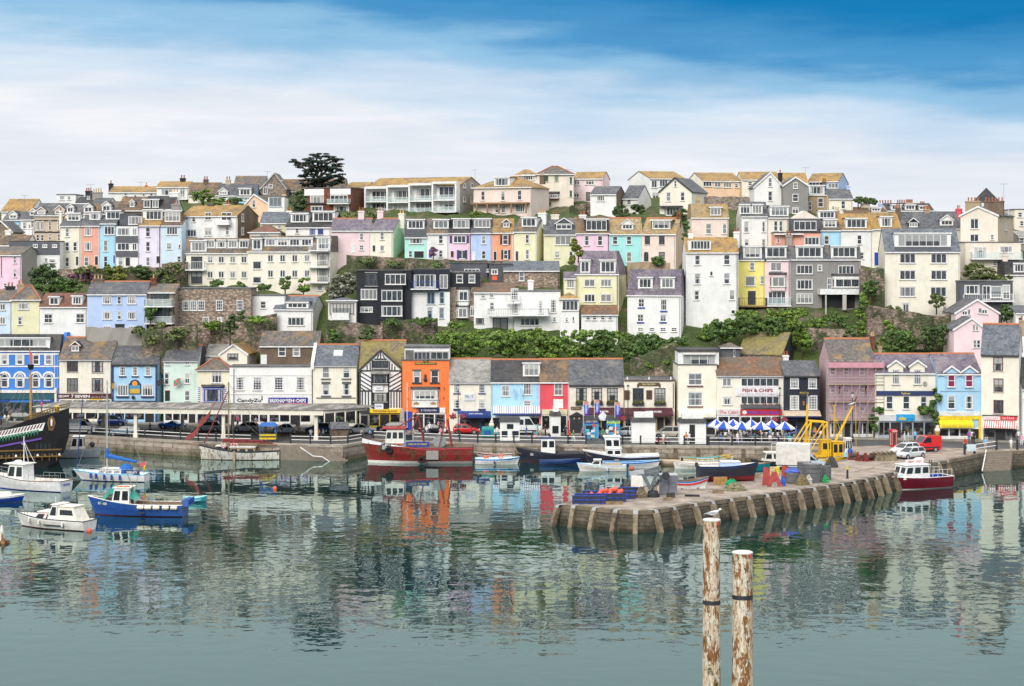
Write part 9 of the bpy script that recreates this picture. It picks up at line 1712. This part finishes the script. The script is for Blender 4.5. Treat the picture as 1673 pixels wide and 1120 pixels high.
# ================================================================== trees, hedges, shrubs
GL = LF((.095, .175, .022), (.21, .31, .04), 'bright'); DL = LF((.045, .085, .022), (.10, .16, .035), 'dark'); OL = LF((.085, .12, .035), (.18, .21, .06), 'olive'); YL = LF((.10, .13, .015), (.26, .27, .03), 'golden'); PL = LF((.12, .05, .09), (.30, .12, .22), 'heather'); WL = LF((.12, .13, .08), (.40, .40, .32), 'blossom'); IL = LF((.05, .11, .02), (.12, .20, .035), 'ivy'); ML = {'G': GL, 'D': DL, 'O': OL, 'Y': YL, 'P': PL, 'W': WL, 'I': IL}
def mass(label, zm, Y, ell, mat='G', size=.2, dens=1.0, name='shrub', cat='shrub', trunk=None, seed=None, per=None):
 """one plant: crown of leaf clumps in ellipses (x, y, rx, ry in zoom pixels) at depth Y, with a stem"""
 o=ZM[zm]; r=random.Random(seed or int(abs(ell[0][0]*3+ell[0][1]+Y))); base=wpt(o[0]+ell[0][0]/o[2], o[1]+(ell[0][1]+ell[0][3])/o[2], Y); k=Y/F/o[2]; cl=[]
 for (x, y, rx, ry) in ell:
  c=wpt(o[0]+x/o[2], o[1]+y/o[2], Y)-base; RX, RZ=rx*k, ry*k; n=max(10, int(RX*RZ*5*dens+9))
  for _ in range(n):
   while True:
    d=Vector((r.uniform(-1, 1), r.uniform(-1, 1), r.uniform(-1, 1)))
    if d.length < 1: break
   q=r.uniform(.5, 1.1)*min(1.1, max(.38, .27*min(RX, RZ))); cl.append(((c.x+d.x*RX*.82, c.y+d.y*min(RX, RZ*1.3)*.7+(d.z*.9), c.z+d.z*RZ*.82), (q*1.25, q, q*.75)))
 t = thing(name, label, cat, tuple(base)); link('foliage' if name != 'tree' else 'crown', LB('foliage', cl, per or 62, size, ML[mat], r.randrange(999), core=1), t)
 m=MB(); e=ell[0]; h=2*e[3]*k; m.tube((0, 0, -1.0), (0, 0, h*.4), .14 if not trunk else trunk, .08 if not trunk else trunk*.7, 7)
 for i in range(5): a=i*1.26; m.tube((0, 0, h*.25), (e[2]*k*.6*math.cos(a), .8*math.sin(a), h*.62), .07 if not trunk else trunk*.4, .03, 5)
 m.build('trunk' if name == 'tree' else 'stem', PN('bark', (.10, .075, .05), .95, 0, .3), t)
 return t
for a in (('bright green hedge mass above the orange restaurant', 'O', 287, [(752, 562, 46, 27), (726, 550, 18, 16)], 'G'), ('bright green hedge mass above the No 15 shop', 'O', 286, [(832, 563, 50, 27)], 'G'), ('hedge of mixed green above the light blue shop', 'O', 286, [(905, 566, 48, 26), (880, 548, 22, 14)], 'G'), ('darker green thicket above the grey roofed pub', 'O', 286, [(972, 568, 40, 26), (985, 550, 25, 16)], 'I'), ('tall bushes above the pub with the flower boxes', 'O', 285, [(1040, 572, 40, 24), (1070, 562, 24, 18)], 'I'), ('spreading shrub beside the fudge shop attic', 'O', 283, [(1085, 585, 18, 16), (1062, 590, 20, 12)], 'G'),
  ('green bank of shrubs behind the mossy roof', 'O', 293, [(1178, 540, 30, 22), (1215, 530, 28, 18)], 'I'), ('green thicket above the mossy roof, below yellow house', 'O', 294, [(1262, 536, 40, 24), (1235, 524, 24, 14)], 'I'), ('shrubs right of the mossy roofed house', 'O', 293, [(1310, 550, 22, 24), (1300, 528, 18, 16)], 'G'), ('ivy clad strip climbing below the grey terrace', 'O', 297, [(1406, 528, 10, 34), (1410, 492, 8, 18)], 'G'), ('low shrubs in the garden under the grey terrace', 'O', 299, [(1370, 518, 30, 10), (1350, 548, 26, 12)], 'I'), ('rambling shrubs on the bank under the yellow house', 'O', 296, [(1225, 515, 30, 12), (1275, 512, 34, 12), (1190, 528, 20, 12)], 'G'), ('long hedge bank under the white restaurant and cottages', 'O', 291, [(800, 546, 40, 9), (870, 547, 40, 9), (940, 546, 40, 10), (1000, 550, 30, 12)], 'G'), ('shrubs along the foot of the white purple roofed house', 'O', 293, [(1050, 552, 36, 8), (1110, 556, 26, 9)], 'I'), ('mixed shrubs under the pastel terrace gardens', 'O', 317, [(140, 440, 26, 7), (262, 446, 14, 10)], 'O'), ('green bushes in the bank below the big cream house', 'O', 294, [(1500, 535, 34, 12), (1455, 532, 18, 10)], 'G'), ('ivy and brambles in the gap left of the big cream house', 'O', 301.5, [(1422, 470, 16, 16), (1414, 500, 14, 14)], 'I'), ('shrubs tumbling over the wall right of the pale blue house', 'O', 316, [(285, 440, 18, 10), (275, 456, 16, 8)], 'O'), ('brambles on the crest of the tall brown rock face', 'O', 293, [(640, 526, 20, 6), (690, 524, 22, 7), (700, 560, 12, 16)], 'I'), ('garden shrubs on the rubble wall by the cottages', 'O', 310.5, [(600, 424, 18, 6), (640, 430, 16, 7)], 'O'), ('bright bushes on the terrace bank under the pink bay house', 'O', 297, [(1300, 512, 24, 10), (1335, 530, 20, 14)], 'G'), ('dark bramble patch below the grey terrace steps', 'O', 296, [(1385, 540, 18, 14), (1360, 552, 22, 8)], 'I'), ('green bushes on the wall above the cream bungalow', 'O', 300.5, [(345, 530, 20, 8), (420, 522, 24, 7)], 'G'), ('scrub on top of the pinkish rock wall', 'O', 293, [(285, 545, 28, 12), (248, 556, 12, 9)], 'O'), ('green shrubs right of the tall plain white house', 'O', 298, [(1160, 535, 14, 14), (1150, 548, 16, 8)], 'G'), ('bushes behind the skyline cottages left of the pine', 'O', 355, [(470, 352, 20, 6), (440, 345, 10, 5)], 'I'), ('dark shrub mass behind the cream ivy shop', 'O', 289, [(1470, 556, 36, 22), (1445, 565, 22, 16)], 'I'), ('dark green tree behind the pink gables', 'O', 288, [(1522, 552, 26, 24), (1540, 540, 14, 14)], 'D'), ('garden plants in front of the big cream house', 'O', 300, [(1530, 490, 14, 14), (1460, 505, 14, 8)], 'O'),
  ('dark green slope shrubs below the beige flats on the right', 'O', 309, [(1600, 446, 32, 22), (1635, 452, 22, 16)], 'O'), ('dark shrub between pink gable and right edge', 'O', 294, [(1645, 512, 16, 20)], 'D'), ('green bank left of the pastel terrace', 'O', 311, [(72, 448, 30, 22), (95, 462, 24, 20)], 'D'), ('lower green bank above the white cottage', 'O', 308, [(112, 468, 30, 16), (62, 470, 26, 14)], 'I'), ('heather pink flowering shrub on the left bank', 'O', 318, [(120, 452, 12, 8), (142, 450, 14, 9)], 'P'), ('golden green conifer bush under the slate house', 'O', 318, [(196, 447, 22, 15), (180, 440, 12, 10)], 'Y'), ('dark green hedge under the lilac house', 'O', 318, [(238, 450, 24, 15), (225, 440, 20, 8)], 'D'),
  ('shrub beside the rock wall behind the shops', 'O', 292.5, [(376, 532, 14, 22), (388, 515, 14, 12)], 'D'), ('hanging ivy on the ochre rock face', 'O', 291, [(545, 548, 12, 14)], 'I'), ('small dark tree on the rock face by the timbered house', 'O', 290, [(600, 545, 16, 14)], 'D'), ('ivy covering the stone balcony house corner', 'O', 297.5, [(246, 512, 10, 14)], 'I'), ('shrubs on the wall below the blue house', 'O', 296, [(235, 540, 30, 8), (262, 530, 12, 7)], 'O'), ('round green bush before the left cream flats', 'O', 310, [(352, 463, 16, 8), (392, 466, 12, 7)], 'I'), ('green bush before the right cream flats', 'O', 311, [(496, 466, 13, 15)], 'G'), ('smaller bush left of the flats entrance', 'O', 311, [(466, 462, 10, 13), (432, 468, 14, 9)], 'I'),
  ('white blossoming bush left of the black house', 'O', 303, [(562, 465, 24, 22), (548, 480, 18, 18)], 'W'), ('green shrubs below the white modern flats', 'O', 338, [(575, 352, 22, 6), (608, 350, 18, 6)], 'O'), ('garden shrub right of the white modern flats', 'O', 340, [(775, 350, 12, 7)], 'G'), ('garden trees between the white cottages on the hill', 'O', 336, [(1015, 346, 18, 12), (1042, 342, 14, 12)], 'D'), ('dark bush beside the glazed porch', 'O', 337, [(1112, 352, 16, 14)], 'D'), ('green shrub on the shell pink end house', 'O', 309, [(1075, 424, 16, 9), (1120, 375, 7, 24)], 'I'), ('golden climbing shrub between yellow and pink houses', 'O', 312, [(945, 410, 10, 10), (938, 398, 6, 14), (934, 424, 8, 8)], 'Y'), ('plants on the roof deck behind the restaurant', 'O', 293.5, [(745, 530, 16, 6)], 'G'), ('green shrub below the navy grey flats', 'O', 311, [(715, 432, 12, 6)], 'I'), ('dark skyline bushes behind the cream cottage', 'O', 352, [(1402, 325, 10, 7), (1422, 328, 12, 7)], 'D'), ('ivy on the left corner of the cream gabled shop', 'O', Yf(1430)-.7, [(1428, 688, 9, 18), (1434, 668, 9, 8)], 'I'), ('ivy between the cream and pale blue shops', 'O', Yf(1530)-.7, [(1526, 675, 7, 24), (1510, 670, 14, 6), (1533, 645, 4, 14)], 'I'), ('low weeds along the top of the rock wall', 'O', 298, [(300, 540, 40, 5), (250, 548, 22, 5)], 'O'), ('red leaved garden bush on the mint terrace', 'O', 314, [(708, 412, 6, 9)], 'P')):
 mass(*a, size=.21)
mass('round dark green tree beside the peach gable house', 'B', 343, [(340, 320, 70, 62), (335, 372, 40, 22)], 'D', name='tree', cat='tree', trunk=.3); mass('spreading mid green tree among the skyline roofs on the left', 'A', 352, [(1320, 240, 90, 55), (1420, 270, 50, 30)], 'G', name='tree', cat='tree', trunk=.3); mass('darker low tree right of the spreading skyline tree', 'A', 353, [(1530, 268, 60, 26)], 'D', name='tree', cat='tree', trunk=.25)
def pine():
 Y = 366; k = Y/F/3.733; base = wpt(400+445/3.733, 240+250/3.733, Y); t = thing('pine_tree', 'large dark flat topped pine standing alone on the skyline', 'tree', tuple(base)); r = random.Random(11)
 def q(x, y, d=0): return Vector(((x-445)*k, d, (250-y)*k))
 m=MB(); m.tube(q(450, 275), q(448, 200), .75, .55, 8); cl=[]
 for (x, y, w) in ((300, 82, 26), (340, 95, 34), (330, 118, 30), (370, 75, 36), (410, 88, 40), (395, 120, 36), (440, 62, 36), (470, 50, 30), (480, 90, 44), (520, 62, 26), (530, 85, 36), (560, 78, 30), (570, 110, 34), (540, 128, 40), (585, 142, 22), (575, 168, 30), (530, 165, 40), (490, 130, 44), (440, 135, 44), (400, 155, 34), (370, 150, 26), (350, 178, 28), (590, 190, 18), (420, 190, 40), (500, 195, 48), (560, 205, 36), (390, 210, 36), (460, 215, 50), (360, 228, 30), (420, 235, 40), (500, 238, 44), (555, 232, 34)):
  d=r.uniform(-3, 3); c=q(x, y, d); m.path([q(448, min(235, y+70)), q(448+(x-448)*.55, y+22, d*.5), c], .16, 5)
  for _ in range(5): cl.append(((c.x+r.uniform(-.8, .8)*w*k, c.y+r.uniform(-1, 1), c.z+r.uniform(-.38, .38)*w*k), (w*k*.66, w*k*.5, w*k*.15)))
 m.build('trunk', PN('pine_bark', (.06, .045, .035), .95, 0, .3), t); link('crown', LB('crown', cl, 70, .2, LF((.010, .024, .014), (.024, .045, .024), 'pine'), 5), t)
pine()
for i, (px, py, Y) in enumerate(((162, 318, 352), (230, 308, 362), (148, 312, 360), (776, 288, 354), (1316, 284, 366), (928, 288, 347), (1640, 312, 330), (40, 330, 360), (437, 290, 368))):
 p = wpt(px, py, Y); t = tag(MB().tube((0, 0, -2.0), (0, 0, 1.4), .03).tube((-.8, 0, 1.3), (.8, 0, 1.3), .025).tube((-.5, -.3, 1.3), (-.5, .3, 1.3), .02).tube((.5, -.3, 1.3), (.5, .3, 1.3), .02).tube((0, -.3, 1.3), (0, .3, 1.3), .02).build('tv_aerial', SL), 'thin television aerial rising above the hillside roofs', 'aerial', 'television aerials on the hill'); t.location = p
